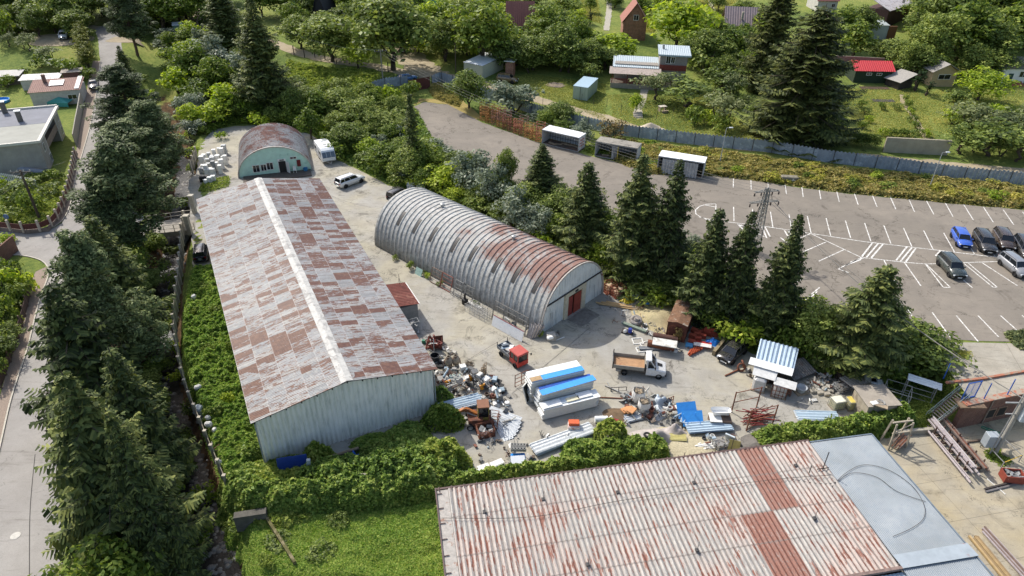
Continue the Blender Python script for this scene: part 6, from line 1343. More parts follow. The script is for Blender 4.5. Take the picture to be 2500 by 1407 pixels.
 for s_ in(-1,1):
  mb=MB();mb.box((hx-.10,s_*w*.66,.66),(.16,.36,.13),rz=-s_*.35);mb.build('headlight',M_LAMP,t)
  mb=MB();mb.box((-hx+.05,s_*w*.70,bz-.2),(.1,.26,.24));mb.build('tail_light',M_TAIL,t)
  mb=MB();mb.box((gb[0]-.25,s_*(w+.06),bz+.04),(.12,.16,.12));mb.build('mirror',P_,t)
 mb=MB();mb.box((hx-.02,0,.5),(.06,1.0,.2));mb.build('grille',M_BLACK,t);mb=MB();mb.box((hx+.015,0,.38),(.02,.5,.11));mb.build('number_plate',M_PLATE,t);mb=MB();mb.box((-hx-.012,0,.62),(.02,.5,.11));mb.build('number_plate',M_PLATE,t)
 if bonnet_open:mb=MB();mb.slab((X(fb)-.02,-.7,bz+.05),(X(fb)+.45,-.7,bz+.95),(X(fb)+.45,.7,bz+.95),(X(fb)-.02,.7,bz+.05),.04);mb.build('bonnet',P_,t);mb=MB();mb.box((X(.13),0,bz-.1),(.8,1.2,.08));mb.build('engine',M_GREY,t)
 if spare:mb=MB();mb.torus((-hx-.12,0,.85),.25,.09,Matrix.Rotation(rad(90),4,'Y'));mb.build('spare_wheel',M_TYRE,t);mb=MB();mb.cyl((-hx-.2,0,.85),(-hx-.1,0,.85),.2,n=14);mb.build('spare_cover',M_RIM,t)
 return t
car('hatch',(2331,572),(2356,613),'#1d55b8','bright blue hatchback, leftmost of the row in the car park')
car('estate',(2384,578),(2416,627),'#17181b','black estate car between the blue and the brown cars')
car('suv',(2430,573),(2462,622),'#33251f','dark brown SUV right of the black estate car')
car('estate',(2484,594),(2512,640),'#1a1b1e','black car cut off at the right edge of the car park')
car('suv',(2294,636),(2344,690),'#22302e','dark green SUV parked alone in front of the row')
car('suv',(2447,640),(2500,682),'#7f8286','silver-grey SUV with shiny wheels at the right edge')
car('estate',(832,458),(878,441),'#dcdcd8','white estate car parked in the yard near the caravan')
car('jeep',(962,492),(985,480),'#15161a','black car half hidden behind the far end of the large arched hall')
car('jeep',(492,645),(494,612),'#181c2b','dark off-roader with rear spare wheel beside the long hall',spare=True)
car('hatch',(1806,852),(1766,887),'#14161a','black scrapped hatchback with its rear lid up by the hedge',bonnet_open=False)
car('suv',(158,84),(155,104),'#d8dadb','white SUV on the round driveway at the top left')
car('sedan',(229,200),(231,226),'#2b2f35','dark grey car parked beside the long white outbuilding')
car('jeep',(988,113),(983,138),'#14161f','dark off-roader under the trees on the side track')
car('sedan',(975,202),(1010,194),'#3b6f9e','grey and blue car glimpsed behind the brown gate')
car('suv',(1222,198),(1256,203),'#6a5830','bronze-coloured SUV parked beside the metal garage')
a=G(785,372);b=G(806,402);rz=math.atan2((b-a).y,(b-a).x);t=thing('caravan','white caravan with three-part front window parked by the bank','caravan',(a+b)/2,rz);M_CV=mat('#dedfdb',.4,var=.06)
prof_=[(-3.0,.45),(-3.05,1.2),(-2.85,2.3),(-2.5,2.6),(1.9,2.6),(2.4,2.35),(2.75,1.7),(2.95,1.2),(2.95,.7),(2.7,.45)]
mb=MB();M4=Matrix.Rotation(rad(90),4,'X');n=len(prof_);vs=[(x,y,z)for y in(-1.1,1.1)for x,z in prof_];vs+=[(x*.985,y,z*.985+.02)for y in(-1.16,1.16)for x,z in prof_]
mb.add([(x,-1.12,z)for x,z in prof_]+[(x,1.12,z)for x,z in prof_],[tuple(range(n)),tuple(range(2*n-1,n-1,-1))]+[(i,n+i,n+(i+1)%n,(i+1)%n)for i in range(n)]);mb.build('body',M_CV,t)
for s_ in(-.72,0,.72):mb=MB();mb.slab((2.99,s_-.33,1.22),(2.99,s_+.33,1.22),(2.62,s_+.33,2.1),(2.62,s_-.33,2.1),.03);mb.build('front_window',mat('#55606b',.15,var=.3),t)
for x,z,a_,b_ in((-1.9,1.6,1.0,.7),(1.3,1.6,1.1,.7)):window(t,(x,-1.12,z),a_,b_,(0,-1),M_GREY,0);
mb=MB();mb.box((-.3,-1.13,1.3),(.65,.03,1.7));mb.build('door',M_CV,t)
for x in(-1.6,.2,1.2):mb=MB();mb.box((x,0,2.66),(.55,.5,.1),bev=.03);mb.build('roof_hatch',M_WHITE,t)
mb=MB();mb.box((0,-1.135,.95),(5.6,.02,.12));mb.box((0,-1.135,.78),(5.6,.02,.05));mb.build('stripe',mat('#8b8f94',.5),t)
for s_ in(-1,1):wheel(t,-.2,s_*1.0,.32,.2,-s_)
mb=MB();mb.bar((2.8,-.5,.5),(4.0,0,.5),.08);mb.bar((2.8,.5,.5),(4.0,0,.5),.08);mb.cyl((3.8,0,.1),(3.8,0,.8),.04,n=6);mb.build('drawbar',M_STEEL,t)
a=PZ(1508,912);b=PZ(1618,925);d=(b-a);rz=math.atan2(d.y,d.x);t=thing('tipper_truck','small white tipper truck with rusty wooden load bed','truck',(a+b)/2+Vector((0,.75,0)),rz);M_TW=paint('#dad9d5')
mb=MB();bw=1.0
st=[(2.65,.78,.55,.86),(2.6,.86,.45,1.0),(2.1,.95,.42,1.14),(1.62,.98,.42,1.28),(.62,.98,.42,1.3)];vs=[]
for x,h_,zb,zt in st:vs+=[(x,-h_*bw,zb),(x,-h_*bw,zt-.1),(x,-h_*bw*.88,zt),(x,h_*bw*.88,zt),(x,h_*bw,zt-.1),(x,h_*bw,zb)]
n=6;mb.add(vs,[(i*n+j,i*n+(j+1)%n,(i+1)*n+(j+1)%n,(i+1)*n+j)for i in range(4)for j in range(n)]+[tuple(range(n))[::-1],tuple(range(4*n,5*n))]);mb.build('cab',M_TW,t)
mb=MB();g=[(1.58,-.86,1.26),(1.58,.86,1.26),(.66,.9,1.26),(.66,-.9,1.26),(.98,-.74,2.12),(.98,.74,2.12),(.66,.8,2.12),(.66,-.8,2.12)];mb.add(g,[(0,1,5,4),(1,2,6,5),(3,0,4,7)]);mb.build('windows',M_GLASS,t)
mb=MB();mb.box((.78,0,2.16),(.62,1.66,.14),bev=.04);mb.box((.62,0,1.7),(.06,1.8,.95));mb.bar((1.6,-.87,1.26),(.98,-.76,2.12),.08);mb.bar((1.6,.87,1.26),(.98,.76,2.12),.08);mb.bar((.7,-.91,1.26),(.7,-.8,2.1),.1);mb.build('cab_roof',M_TW,t)
mb=MB();mb.slab((1.75,-.25,1.27),(2.25,-.2,1.14),(2.25,.25,1.14),(1.75,.25,1.27),.0+.01);mb.build('bonnet_vent',M_BLACK,t)
for s_ in(-1,1):mb=MB();mb.box((2.6,s_*.62,.82),(.1,.3,.18));mb.build('headlight',M_LAMP,t);mb=MB();mb.box((1.5,s_*1.12,1.5),(.08,.16,.3));mb.build('mirror',M_BLACK,t)
mb=MB();mb.box((2.64,0,.52),(.16,1.8,.22));mb.build('bumper',M_DARKST,t);mb=MB();mb.box((-.2,0,.55),(4.6,.7,.18));mb.build('chassis',M_BLACK,t)
mb=MB();mb.box((-1.15,0,.92),(3.2,2.0,.08));mb.build('bed_floor',mat('#a9835f',.85,var=.3,scale=1.6,c2='#8a5236',thr=.6),t)
M_BS=mat('#8c887e',.6,var=.2)
for nm,c_,dd in(('side_board',(-1.15,-1.02,1.13),(3.3,.06,.42)),('side_board',(-1.15,1.02,1.13),(3.3,.06,.42)),('tailgate',(-2.8,0,1.13),(.06,2.0,.42)),('headboard',(.48,0,1.3),(.07,2.04,.8))):mb=MB();mb.box(c_,dd);mb.build(nm,M_BS if nm!='tailgate' else mat('#3e4045',.6),t)
mb=MB();[mb.box((.45-3.25*k,s_*1.02,1.3+.1*(1-k)),(.1,.1,.9))for k in(0,1)for s_ in(-1,1)];mb.build('bed_posts',M_DARKST,t)
mb=MB();mb.box((-2.2,-.85,.62),(.5,.3,.25));mb.build('tool_box',M_GREY,t)
for x in(1.95,-1.55):
 for s_ in(-1,1):wheel(t,x,s_*.88,.34,.24,-s_)
a=PZ(1222,866);b=PZ(1268,905);d=b-a;rz=math.atan2(d.y,d.x);t=thing('utility_vehicle','small red cabbed utility vehicle with a loaded grey flatbed','utility vehicle',(a+b)/2+Vector((.35,.45,0)),rz);M_RC=mat('#b33a30',.45,var=.15)
mb=MB();mb.box((.95,0,.62),(1.5,1.35,.55));mb.build('cab_base',M_RC,t);mb=MB();mb.box((.95,0,1.3),(1.4,1.25,.85));mb.build('windows',M_GLASS,t)
mb=MB();mb.box((.95,0,1.82),(1.6,1.45,.16),bev=.06);mb.build('cab_roof',mat('#b04a3e',.55,var=.2),t);mb=MB()
for x in(.28,.9,1.62):
 for s_ in(-1,1):mb.bar((x,s_*.64,.85),(x,s_*.64,1.78),.08)
mb.build('cab_posts',M_RC,t);mb=MB();mb.box((-.9,0,.72),(2.1,1.4,.1));mb.build('flatbed',M_GREY,t)
for c_,dd in(((-.9,-.7,.92),(2.1,.05,.32)),((-.9,.7,.92),(2.1,.05,.32)),((-1.95,0,.92),(.05,1.4,.32))):mb=MB();mb.box(c_,dd);mb.build('side_board',mat('#6f7478',.5),t)
for s_ in(-1,1):mb=MB();mb.bar((-1.93,s_*.68,.8),(-1.93,s_*.68,1.5),.06);mb.build('corner_post',M_DARKST,t);mb=MB();mb.bar((1.6,s_*.7,1.5),(1.75,s_*.95,1.5),.03);mb.box((1.78,s_*.98,1.45),(.05,.16,.28));mb.build('mirror',M_BLACK,t)
for i,(x,y,c_)in enumerate(((-1.5,.2,'#cfd0cc'),(-1.1,-.25,'#9fb2bf'),(-.7,.25,'#dcdad2'),(-.4,-.3,'#a8a49c'),(-1.3,-.1,'#56606a'))):mb=MB();mb.box((x,y,.98+.06*i),(.75,.4,.14),rz=i*1.1,rx=.2*(i-2)*.4);tag(mb.build('scrap_plate',mat(c_,.6)),['pale scrap panel at the tail of the grey flatbed','bluish scrap panel on the grey flatbed','white scrap panel behind the red cab','grey scrap panel on the right of the flatbed','dark scrap panel in the middle of the flatbed'][i],'scrap');o=bpy.data.objects[mb and C.objects[-1].name];o.matrix_world=Matrix.Translation(t.location)@Matrix.Rotation(rz,4,'Z')
for x in(1.2,-1.25):
 for s_ in(-1,1):wheel(t,x,s_*.66,.32,.22,-s_)
def boxbody(label,A_,B_,roofm,side,d=2.5,h=2.5,curtain=None,junk=0,open_=True):
 a,b=PZ(*A_,3.05),PZ(*B_,3.05);rz=math.atan2((b-a).y,(b-a).x);w_=(b-a).length;t=thing('box_body',label,'box body',a,rz)
 mb=MB();mb.box((w_/2,d/2,h+.06),(w_+.06,d+.06,.12));mb.build('roof',roofm,t);mb=MB();mb.box((w_/2,d/2,.12),(w_,d,.2));mb.build('floor',mat('#4b4540',.9,var=.4,c2='#6c5140'),t)
 for x in(.04,w_-.04):mb=MB();mb.box((x,d/2,h/2+.1),(.08,d,h-.2));mb.build('end_wall',mat('#b7b8b8',.7,var=.12),t)
 mb=MB();mb.box((w_/2,d-.03,h/2+.1),(w_,.05,h-.3));mb.build('back_wall',side,t)
 mb=MB();mb.bar((0,0,h-.03),(w_,0,h-.03),.12);mb.bar((0,0,.12),(w_,0,.12),.14);[mb.bar((x,.0,.1),(x,.0,h),.1)for x in(0,w_)];mb.build('frame',mat('#8b8a86',.6),t)
 mb=MB()
 for k in range(14):mb.bar((w_*(k+.5)/14,d-.08,.2),(w_*(k+.5)/14,d-.08,h-.1),.05)
 for z in(.8,1.4,2.0):mb.bar((0,d-.1,z),(w_,d-.1,z),.05)
 mb.build('lattice',M_DARKST,t)
 if junk:mb=MB();[mb.box((w_*random.uniform(.2,.8),d*random.uniform(.2,.7),.3),(random.uniform(.8,2),.25,.12),rz=random.uniform(-.6,.6))for _ in range(junk)];mb.build('floor_boards',M_WOOD,t)
 return t,w_,a,rz
t,w1,a1,rz1=boxbody('leftmost box body with clean white roof, open side and red print on its end',(1323,352),(1411,373),mat('#e6e5e1',.5,var=.05),mat('#9aa2aa',.6),junk=6)
mb=MB()
for r_ in range(3):
 for k in range(6):mb.box((w1+.02,.5+.28*k,1.9-.5*r_),(.02,.18 if(k+r_)%3 else.05,.22))
mb.bar((w1+.02,1.3,.3),(w1+.02,1.3,2.3),.03);mb.build('red_lettering',mat('#a5453c',.6),t)
t,w_,a_,rz_=boxbody('middle box body with mossy grey roof and torn curtain',(1452,382),(1552,400),mat('#8e887c',.9,var=.3,scale=1.5,c2='#6d685e'),mat('#8b9096',.7),junk=4)
mb=MB();mb.grid(lambda u,v:(w_*(.40+.14*u)+.15*(1-v)*math.sin(u*5),-.05+.1*math.sin(u*30),.15+2.2*v),24,3);mb.build('curtain',mat('#a9a8a5',.8,var=.2),t);mb=MB();mb.box((w_*.55,-.08,1.25),(.12,.05,2.2));mb.build('yellow_strap',mat('#c2aa4a',.7),t)
t,w_,a_,rz_=boxbody('rightmost box body with bright white roof and hanging grey curtain',(1603,420),(1713,438),mat('#e8e7e4',.5,var=.04),mat('#9a9c9c',.7),h=2.6)
mb=MB();mb.grid(lambda u,v:(w_*(.1+.78*u),-.12+.07*math.sin(u*75)-.2*(1-v),.1+2.3*v),90,3);mb.build('curtain',mat('#a3a29f',.8,var=.3,scale=1.2),t)
# ================================================================== THINGS IN THE YARD
def at(px,py,z=0.0):return PZ(px,py,z)
def mk(name,label,cat,loc,m_,build,rz=0,group=None):
 mb=MB();build(mb);o=mb.build(name,m_);o.location=loc;o.rotation_euler=(0,0,rz);return tag(o,label,cat,group)
def boxthing(name,label,cat,px,py,d,m_,rz=0,z=0,rx=0,ry=0,bev=.02,group=None):
 """solid box standing with its front-bottom at the pixel"""
 g=at(px,py,z);return mk(name,label,cat,g,m_,lambda mb:mb.box((0,0,d[2]/2),d,rx=rx,ry=ry,bev=bev if min(d)>.1 else 0),rz,group)
def fridge(label,px,py,rz,h=1.6,lying=False,z=0,group=None,col_=None,w_=.6):
 g=at(px,py,z);m_=col_ or M_WHITE;t=thing('fridge',label,'fridge',g,rz,group)
 mb=MB();mb.box((0,0,h/2),(w_,.58,h),bev=.02);mb.build('cabinet',m_,t);mb=MB();mb.box((0,-.31,h/2+.02),(w_-.03,.04,h-.1));dr=mb.build('door',m_,t);mb=MB();mb.box((w_*.38,-.35,h*.6),(.04,.04,.35));mb.build('handle',M_GREY,dr)
 return t
gw=[(506,412),(517,408),(531,402),(543,398),(553,388),(498,400),(510,396),(522,392),(534,388),(546,380),(496,390),(508,385),(520,381),(533,376),(545,370),(500,378),(512,374),(525,370),(538,366),(550,362),(546,352),(494,408)]
rr=random.Random(9)
base_f=None
for i,(x,y)in enumerate(gw):
 h_=rr.choice((.9,1.2,1.5,1.75));cc=M_WHITE if rr.random()<.8 else mat('#b4b5b2',.6)
 fridge('one of the white appliances stacked in rows beside the arched hut',x,y+14,rr.uniform(-.25,.25)+.3,h_*.95,group='white appliances beside the arched hut',col_=cc,w_=rr.uniform(.6,.8))
fridge('tall grey fridge in the front of the white appliance rows',525,421,.3,2.0,col_=mat('#7f8180',.5));fridge('white fridge standing in front of the grey one',540,424,.3,1.5)
for i,(x,y,l)in enumerate(((508,428,'left'),(521,427,'right'))):fridge('low %s white washing machine in front of the rows'%l,x,y,.2,1.1,w_=.8)
for i,(x,y,l)in enumerate(((514,446,'left one'),(522,443,'right one'))):fridge('small white cabinet nearest the fence, %s'%l,x,y,.1,1.0,w_=.7)
boxthing('black_bin','black bin bags beside the small white cabinets','bin',500,442,(1.4,1.0,.9),M_BLACK,.3,bev=.15);mk('washing_drum','white drum lying by the black bin bags','drum',at(503,450),M_WHITE,lambda mb:mb.cyl((0,0,0),(0,0,.8),.3,n=14))
t=thing('plastic_chair','white plastic chair by the open door of the hut','chair',sm+Matrix.Rotation(rzS,3,'Z')@Vector((3.0,-.6,.2)),rzS);mb=MB();mb.box((0,0,.45),(.5,.5,.05));mb.build('seat',M_WHITE,t);mb=MB();mb.box((0,.24,.75),(.5,.05,.6));mb.build('backrest',M_WHITE,t)
for x in(-.22,.22):
 for y in(-.22,.22):mb=MB();mb.bar((x,y,0),(x,y,.45),.05);mb.build('leg',M_WHITE,t)
mk('red_coat','dark red coat hanging on the mint gable wall','coat',sm+Matrix.Rotation(rzS,3,'Z')@Vector((3.8,.05,1.0)),mat('#6d1f20',.8),lambda mb:mb.box((0,0,.5),(.6,.15,1.1),bev=.06),rzS);mk('water_tub','blue tub on the ground at the right of the mint wall','tub',sm+Matrix.Rotation(rzS,3,'Z')@Vector((4.7,-.3,.2)),mat('#3a7fa8',.5),lambda mb:mb.lathe([(.3,0),(.4,.45),(.36,.45),(.28,.05),(0,.05)],n=14))
def ibc(label,px,py,rz,tint='#d9cf9a',z=0,top='#dcd8c0'):
 g=at(px,py,z);t=thing('ibc_tank',label,'tank',g,rz);mb=MB();mb.box((0,0,.62),(1.12,.95,.9),bev=.08);mb.build('tank',mat(tint,.5,var=.12),t)
 mb=MB()
 for z_ in(.2,.45,.7,.95,1.1):
  for s_ in(-1,1):mb.bar((-.6,s_*.5,z_),(.6,s_*.5,z_),.03);mb.bar((s_*.6,-.5,z_),(s_*.6,.5,z_),.03)
 for k in range(6):
  for s_ in(-1,1):mb.bar((-.6+.24*k,s_*.5,.15),(-.6+.24*k,s_*.5,1.1),.03);mb.bar((s_*.6,-.5+.2*k,.15),(s_*.6,-.5+.2*k,1.1),.03)
 mb.build('cage',mat('#a4a49a',.5),t);mb=MB();mb.box((0,0,1.09),(1.08,.9,.05),bev=.02);mb.build('lid',mat(top,.5,var=.2,scale=3),t);mb=MB();mb.box((0,0,.08),(1.2,1.0,.14));mb.build('pallet',M_WOOD,t);return t
ibc('left yellowed caged tank on the sandy yard',2040,995,.25);ibc('right yellowed caged tank with rust-yellow top',2078,996,.1,'#cdbf78',0,'#c9b65c')
ibc('white caged tank, left one behind the arched hall',1003,462,.3,'#dfe2e2',top='#e6e8e8');ibc('white caged tank, right one behind the arched hall',1028,470,.3,'#cfd3d4',top='#d5d9da');ibc('dirty caged tank behind the wooden hut',2118,945,-.3,'#b9b9ae');ibc('white-topped caged tank right of the dirty one',2133,952,-.3,'#d0d0c8',top='#e4e4e0')
pa_,pb_=at(1000,797),at(1030,790);rzc=rzW+math.pi/2
def hutw(name,label,cat,loc,rz,w_,d,h,rise,wallm,roofm,ov=.15,kind='mono',pitch=.3):t=thing(name,label,cat,loc,rz);mb=MB();mb.box((w_/2,d/2,h/2),(w_,d,h));mb.build('wall',wallm,t);add_roof(t,kind,w_,d,h+.04,rise,ov,roofm,pitch=pitch);return t
loc=at(985,803);t=thing('lean_to','grey shed with red-brown corrugated roof leaning to the long hall','shed',Vector((-11.0,62.0,0)),rzW)
dW=Matrix.Rotation(rzW,3,'Z');t.location=A+dW@Vector((WW+.0,15.0,0))
mb=MB();mb.box((1.6,2.3,1.25),(3.2,4.6,2.5));mb.build('wall',mat('#8b8780',.85,var=.2),t);mb=MB();mb.corr((3.4,-.1,2.55),(3.4,4.8,2.55),(-.1,4.8,3.0),(-.1,-.1,3.0),.32,.04);mb.build('roof',mat('#7d4334',.7,var=.3,scale=2,c2='#93604c',thr=.6),t)
mb=MB();mb.box((3.42,2.35,2.5),(.1,4.9,.12));mb.build('fascia',M_WHITE,t);mb=MB();mb.box((3.22,1.2,1.2),(.05,.9,2.1));mb.build('door',mat('#6d6a64',.8),t)
mk('antenna','thin tripod aerial on the reddish shed roof','antenna',t.location+dW@Vector((2.6,4.5,2.7)),M_DARKST,lambda mb:(mb.bar((0,0,0),(0,0,1.4),.04),mb.bar((-.2,0,0),(0,0,.9),.025),mb.bar((.2,0,0),(0,0,.9),.025)))
def crate(name,label,cat,px,py,d,rz,m_,n=4,fill=None,z=0):
 g=at(px,py,z);t=thing(name,label,cat,g,rz);mb=MB();x,y,h=d[0]/2,d[1]/2,d[2]
 for i in(-1,1):
  for j in(-1,1):mb.bar((i*x,j*y,0),(i*x,j*y,h),.06)
 for z_ in np.linspace(.05,h,n):
  for s_ in(-1,1):mb.bar((-x,s_*y,z_),(x,s_*y,z_),.04);mb.bar((s_*x,-y,z_),(s_*x,y,z_),.04)
 mb.build('frame',m_,t);mb=MB();mb.box((0,0,.06),(d[0],d[1],.05));mb.build('base',m_,t)
 if fill:mb=MB();r_=random.Random(int(px));[mb.box((r_.uniform(-x*.7,x*.7),r_.uniform(-y*.7,y*.7),r_.uniform(.2,h*.8)),(r_.uniform(.2,.7),r_.uniform(.1,.4),r_.uniform(.06,.25)),rz=r_.uniform(0,3),rx=r_.uniform(-.4,.4))for _ in range(12)];mb.build('contents',fill,t)
 return t
crate('steel_stand','white steel cabinet frame under the edge of the long hall roof','frame',1010,812,(1.2,.8,1.6),rzW,M_STEEL,2,M_GREY)
def rails(name,label,px,py,w_,h,rz,m_,n=3,d=.0,cat='frame'):
 g=at(px,py);return mk(name,label,cat,g,m_,lambda mb:([mb.bar((-w_/2,0,h*k/n),(w_/2,0,h*k/n),.05)for k in range(n+1)],[mb.bar((x,0,0),(x,0,h),.06)for x in(-w_/2,0,w_/2)]),rz)
rails('rail_stand','upright rusty rail frame left of the blue and white panels',1273,938,1.6,1.5,rad(35),M_RUST)
a,b=at(1325,1028),at(1462,993);rzp=math.atan2((b-a).y,(b-a).x);Lp=(b-a).length;pl=a
M_PW=mat('#dedfdc',.45,var=.06);M_PG=mat('#b5b9bb',.5,var=.1);M_PB=mat('#3a93dd',.55,var=.12)
def panel(label,u0,u1,v0,v1,z0,z1,m_,name='insulation_slab',tilt=0,core=True):
 t=thing(name,label,'panel',pl,rzp);mb=MB();mb.box(((u0+u1)/2,(v0+v1)/2,(z0+z1)/2),(u1-u0,v1-v0,z1-z0),rz=tilt);mb.build('core',mat('#c9c6bb',.8,var=.1),t);mb=MB();mb.box(((u0+u1)/2,(v0+v1)/2,z1+.012),(u1-u0+.02,v1-v0+.02,.02),rz=tilt);mb.build('face_sheet',m_,t);return t
rp=random.Random(3);lay=[0]*3;z=.12
for k in range(9):
 h_=.13;off=rp.uniform(-.12,.12);panel('one of the white insulated panels in the low front stack',off,Lp+off+rp.uniform(-.4,.1),0,1.15,z,z+h_-.015,M_PW);z+=h_
for o in[o for o in C.objects if o.get('label')=='one of the white insulated panels in the low front stack']:o['group']='white panels of the front stack'
panel('cream short board lying on the low front stack',2.6,3.9,.25,.75,z+.02,z+.12,mat('#d8cfae',.6));panel('pale short panel at the left end of the front stack',.1,2.0,.1,.9,z,z+.13,M_PW);panel('light grey sheet lying beside the cream board',1.9,2.9,.3,1.1,z,z+.06,mat('#b9c4cc',.5));panel('white offcut at the right end of the front stack',3.8,5.3,.3,1.1,z,z+.12,M_PW)
z=.12
for k in range(14):
 off=rp.uniform(-.15,.15);panel('one of the grey-edged panels in the tall middle stack',off+.1,Lp-.2+off,1.35,2.45,z,z+.125,M_PG if k%2 else M_PW);z+=.14
for o in[o for o in C.objects if o.get('label')=='one of the grey-edged panels in the tall middle stack']:o['group']='grey-edged panels of the middle stack'
panel('lower bright blue panel lying slightly askew on the middle stack',.3,Lp+.2,1.25,2.0,z,z+.14,M_PB,tilt=.06);panel('dark blue strip behind the lower bright blue panel',.4,Lp,2.05,2.4,z+.01,z+.1,M_BLUED,tilt=.03)
z=.12
for k in range(17):
 off=rp.uniform(-.12,.12);panel('one of the white panels in the tallest rear stack',off-.2,Lp-.5+off,2.65,4.25,z,z+.125,M_PW if k%3 else M_PG);z+=.14
for o in[o for o in C.objects if o.get('label')=='one of the white panels in the tallest rear stack']:o['group']='white panels of the rear stack'
panel('upper bright blue panel across the tallest stack',-.1,Lp-.5,2.7,3.35,z,z+.14,M_PB,tilt=.0);panel('large white top panel of the tallest stack',-.1,Lp-.6,3.4,4.3,z,z+.15,M_PW);panel('tan board at the left end of the upper blue panel',-.12,1.0,2.72,3.3,z+.16,z+.2,mat('#a88c66',.8))
t=thing('glass_door','white framed glass door leaning against the left side of the panels','door',at(1292,978),rad(60));mb=MB();[mb.bar(*e,.08)for e in(((-.5,0,0),(.5,0,0)),((-.5,.5,1.9),(.5,.5,1.9)),((-.5,0,0),(-.5,.5,1.9)),((.5,0,0),(.5,.5,1.9)))];mb.build('frame',M_WHITE,t);mb=MB();mb.slab((-.45,0,.05),(.45,0,.05),(.45,.48,1.85),(-.45,.48,1.85),.02);mb.build('pane',M_GLASS,t)
def sheets(label,A_,B_,d,n,m_,z0=.15,pitch=.3,amp=.04,lift=0,name='corrugated_sheet',group=None,along=True,slope=0,jit=.15,tz_=0):
 a,b=at(*A_),at(*B_);rz=math.atan2((b-a).y,(b-a).x);w_=(b-a).length;r_=random.Random(int(A_[0]))
 for k in range(n):
  mb=MB();ox,oy=r_.uniform(-jit,jit),r_.uniform(-jit,jit)*.6
  if along:mb.corr((0,d,0),(0,0,0),(w_,0,slope),(w_,d,slope),pitch,amp)
  else:mb.corr((0,0,0),(w_,0,0),(w_,d,slope),(0,d,slope),pitch,amp)
  o=mb.build(name,m_ if not isinstance(m_,list)else m_[k%len(m_)]);o.location=a+Matrix.Rotation(rz,3,'Z')@Vector((ox,oy,0))+Vector((0,0,z0+.05*k));o.rotation_euler=(0,0,rz+r_.uniform(-.02,.02));tag(o,label,'sheet',(group or label+', sheets')if n>1 else None)
M_ZN=mat('#b3b8ba',.4,.1,var=.12);M_ZB=mat('#a9bac4',.4,var=.1);M_ZD=mat('#85827c',.6,var=.3,c2='#6a5a50')
sheets('pale blue corrugated sheets stacked left of the excavator cab',(1078,1018),(1182,992),1.3,7,[M_ZB,M_ZN],.3,.33,.05)
sheets('long pale ribbed sheets in a slanting stack by the creepers',(1312,1118),(1455,1062),1.35,6,[M_ZN,mat('#c9cbc8',.5)],.25,.36,.05)
sheets('bluish ribbed sheets stacked below the blue boards',(1682,1066),(1790,1058),1.3,5,[M_ZB],.3,.33,.05);sheets('white corrugated sheets lying in front of the ivy',(1948,1030),(2050,1032),1.3,4,[mat('#d3d5d3',.5),M_ZB],.15,.36,.05)
for i in range(6):
 g=at(1200+i*4,1000+i*3);ang=rad(-25-i*8);mk('corrugated_sheet','one of the ribbed sheets fanned out right of the excavator cab','sheet',g+Vector((0,0,.5-.05*i)),M_ZN if i%2 else mat('#c6c8c6',.5),lambda mb:mb.corr((0,.0,.0),(0,-1.0,.0),(3.3,-1.1,-.25),(3.3,.0,-.15),.25,.035),ang,'fanned sheets right of the excavator cab')
t=thing('excavator','rusty orange excavator wreck with square brown cab and low boom','excavator',at(1175,1045),rad(8));M_EO=mat('#b06a2c',.6,var=.3,c2='#6e4228',thr=.55)
mb=MB();mb.box((.3,1.0,1.7),(1.15,1.2,1.7));mb.build('cab_glass',M_GLASS,t);mb=MB();mb.box((.3,1.0,2.62),(1.3,1.35,.12));mb.build('cab_roof',mat('#7d5136',.7,var=.25),t);mb=MB();[mb.bar((.3+x,1.0+y,.8),(.3+x,1.0+y,2.58),.1)for x in(-.58,.58)for y in(-.6,.6)];mb.box((-.29,1.0,1.55),(.04,1.1,1.5));mb.box((.3,1.0,.95),(1.25,1.3,.4));mb.build('cab_frame',mat('#93843f',.7,var=.3,c2='#7a4a30'),t)
mb=MB();mb.box((-.6,.8,.9),(1.6,1.8,.7));mb.box((.2,.0,.6),(2.4,.5,.5));mb.build('chassis',M_RUST,t);mb=MB();mb.bar((-.5,.9,1.3),(-1.7,1.2,1.9),.35,.45);mb.bar((-1.7,1.2,1.9),(-3.8,.9,.9),.3,.4);mb.build('boom',M_EO,t)
mb=MB();mb.bar((-.4,.6,1.2),(-1.5,.9,1.6),.12);mb.bar((-1.9,1.0,1.6),(-2.7,.9,1.4),.12);mb.build('hydraulic_ram',M_STEEL,t)
for x,y in((-1.2,-.2),(.9,-.3),(-1.2,1.9),(.9,1.9)):wheel(t,x,y,.42,.3,-1)
crate('steel_grate','rusty bar grate lying in front of the excavator','grate',1185,1060,(1.5,1.2,.9),rad(20),M_RUST,6,M_GREY);crate('steel_grate','second rusty grate leaning right of the excavator cab','grate',1206,1040,(.8,.8,1.6),rad(-10),M_RUST,5,None)
t=[o for o in C.objects if o.name=='excavator'][0];t.scale=(.85,.85,.85)
junk_later=1
def tyre(label,px,py,r=.34,z=0,tilt=0,rz=0):g=at(px,py,z);t=thing('tyre',label,'tyre',g+Vector((0,0,r if tilt else.1)),rz);mb=MB();mb.torus((0,0,0),r*.72,r*.3,Matrix.Rotation(tilt,4,'X'),20,8,.8);mb.build('rubber',M_TYRE,t)
def drum(name,label,cat,px,py,r,h,c_,open_=True,z=0,lying=None):
 g=at(px,py,z);return mk(name,label,cat,g+Vector((0,0,r if lying is not None else 0)),mat(c_,.55,var=.2),lambda mb:(mb.cyl((-h/2,0,0),(h/2,0,0),r,n=18)if lying is not None else mb.lathe([(0,.03),(r*.9,0),(r,h*.1),(r*1.02,h),(r*.9,h),(r*.86,.08),(0,.08)]if open_ else[(0,0),(r,0),(r,h),(r*.9,h+.03),(0,h+.03)],n=18)),lying or 0)
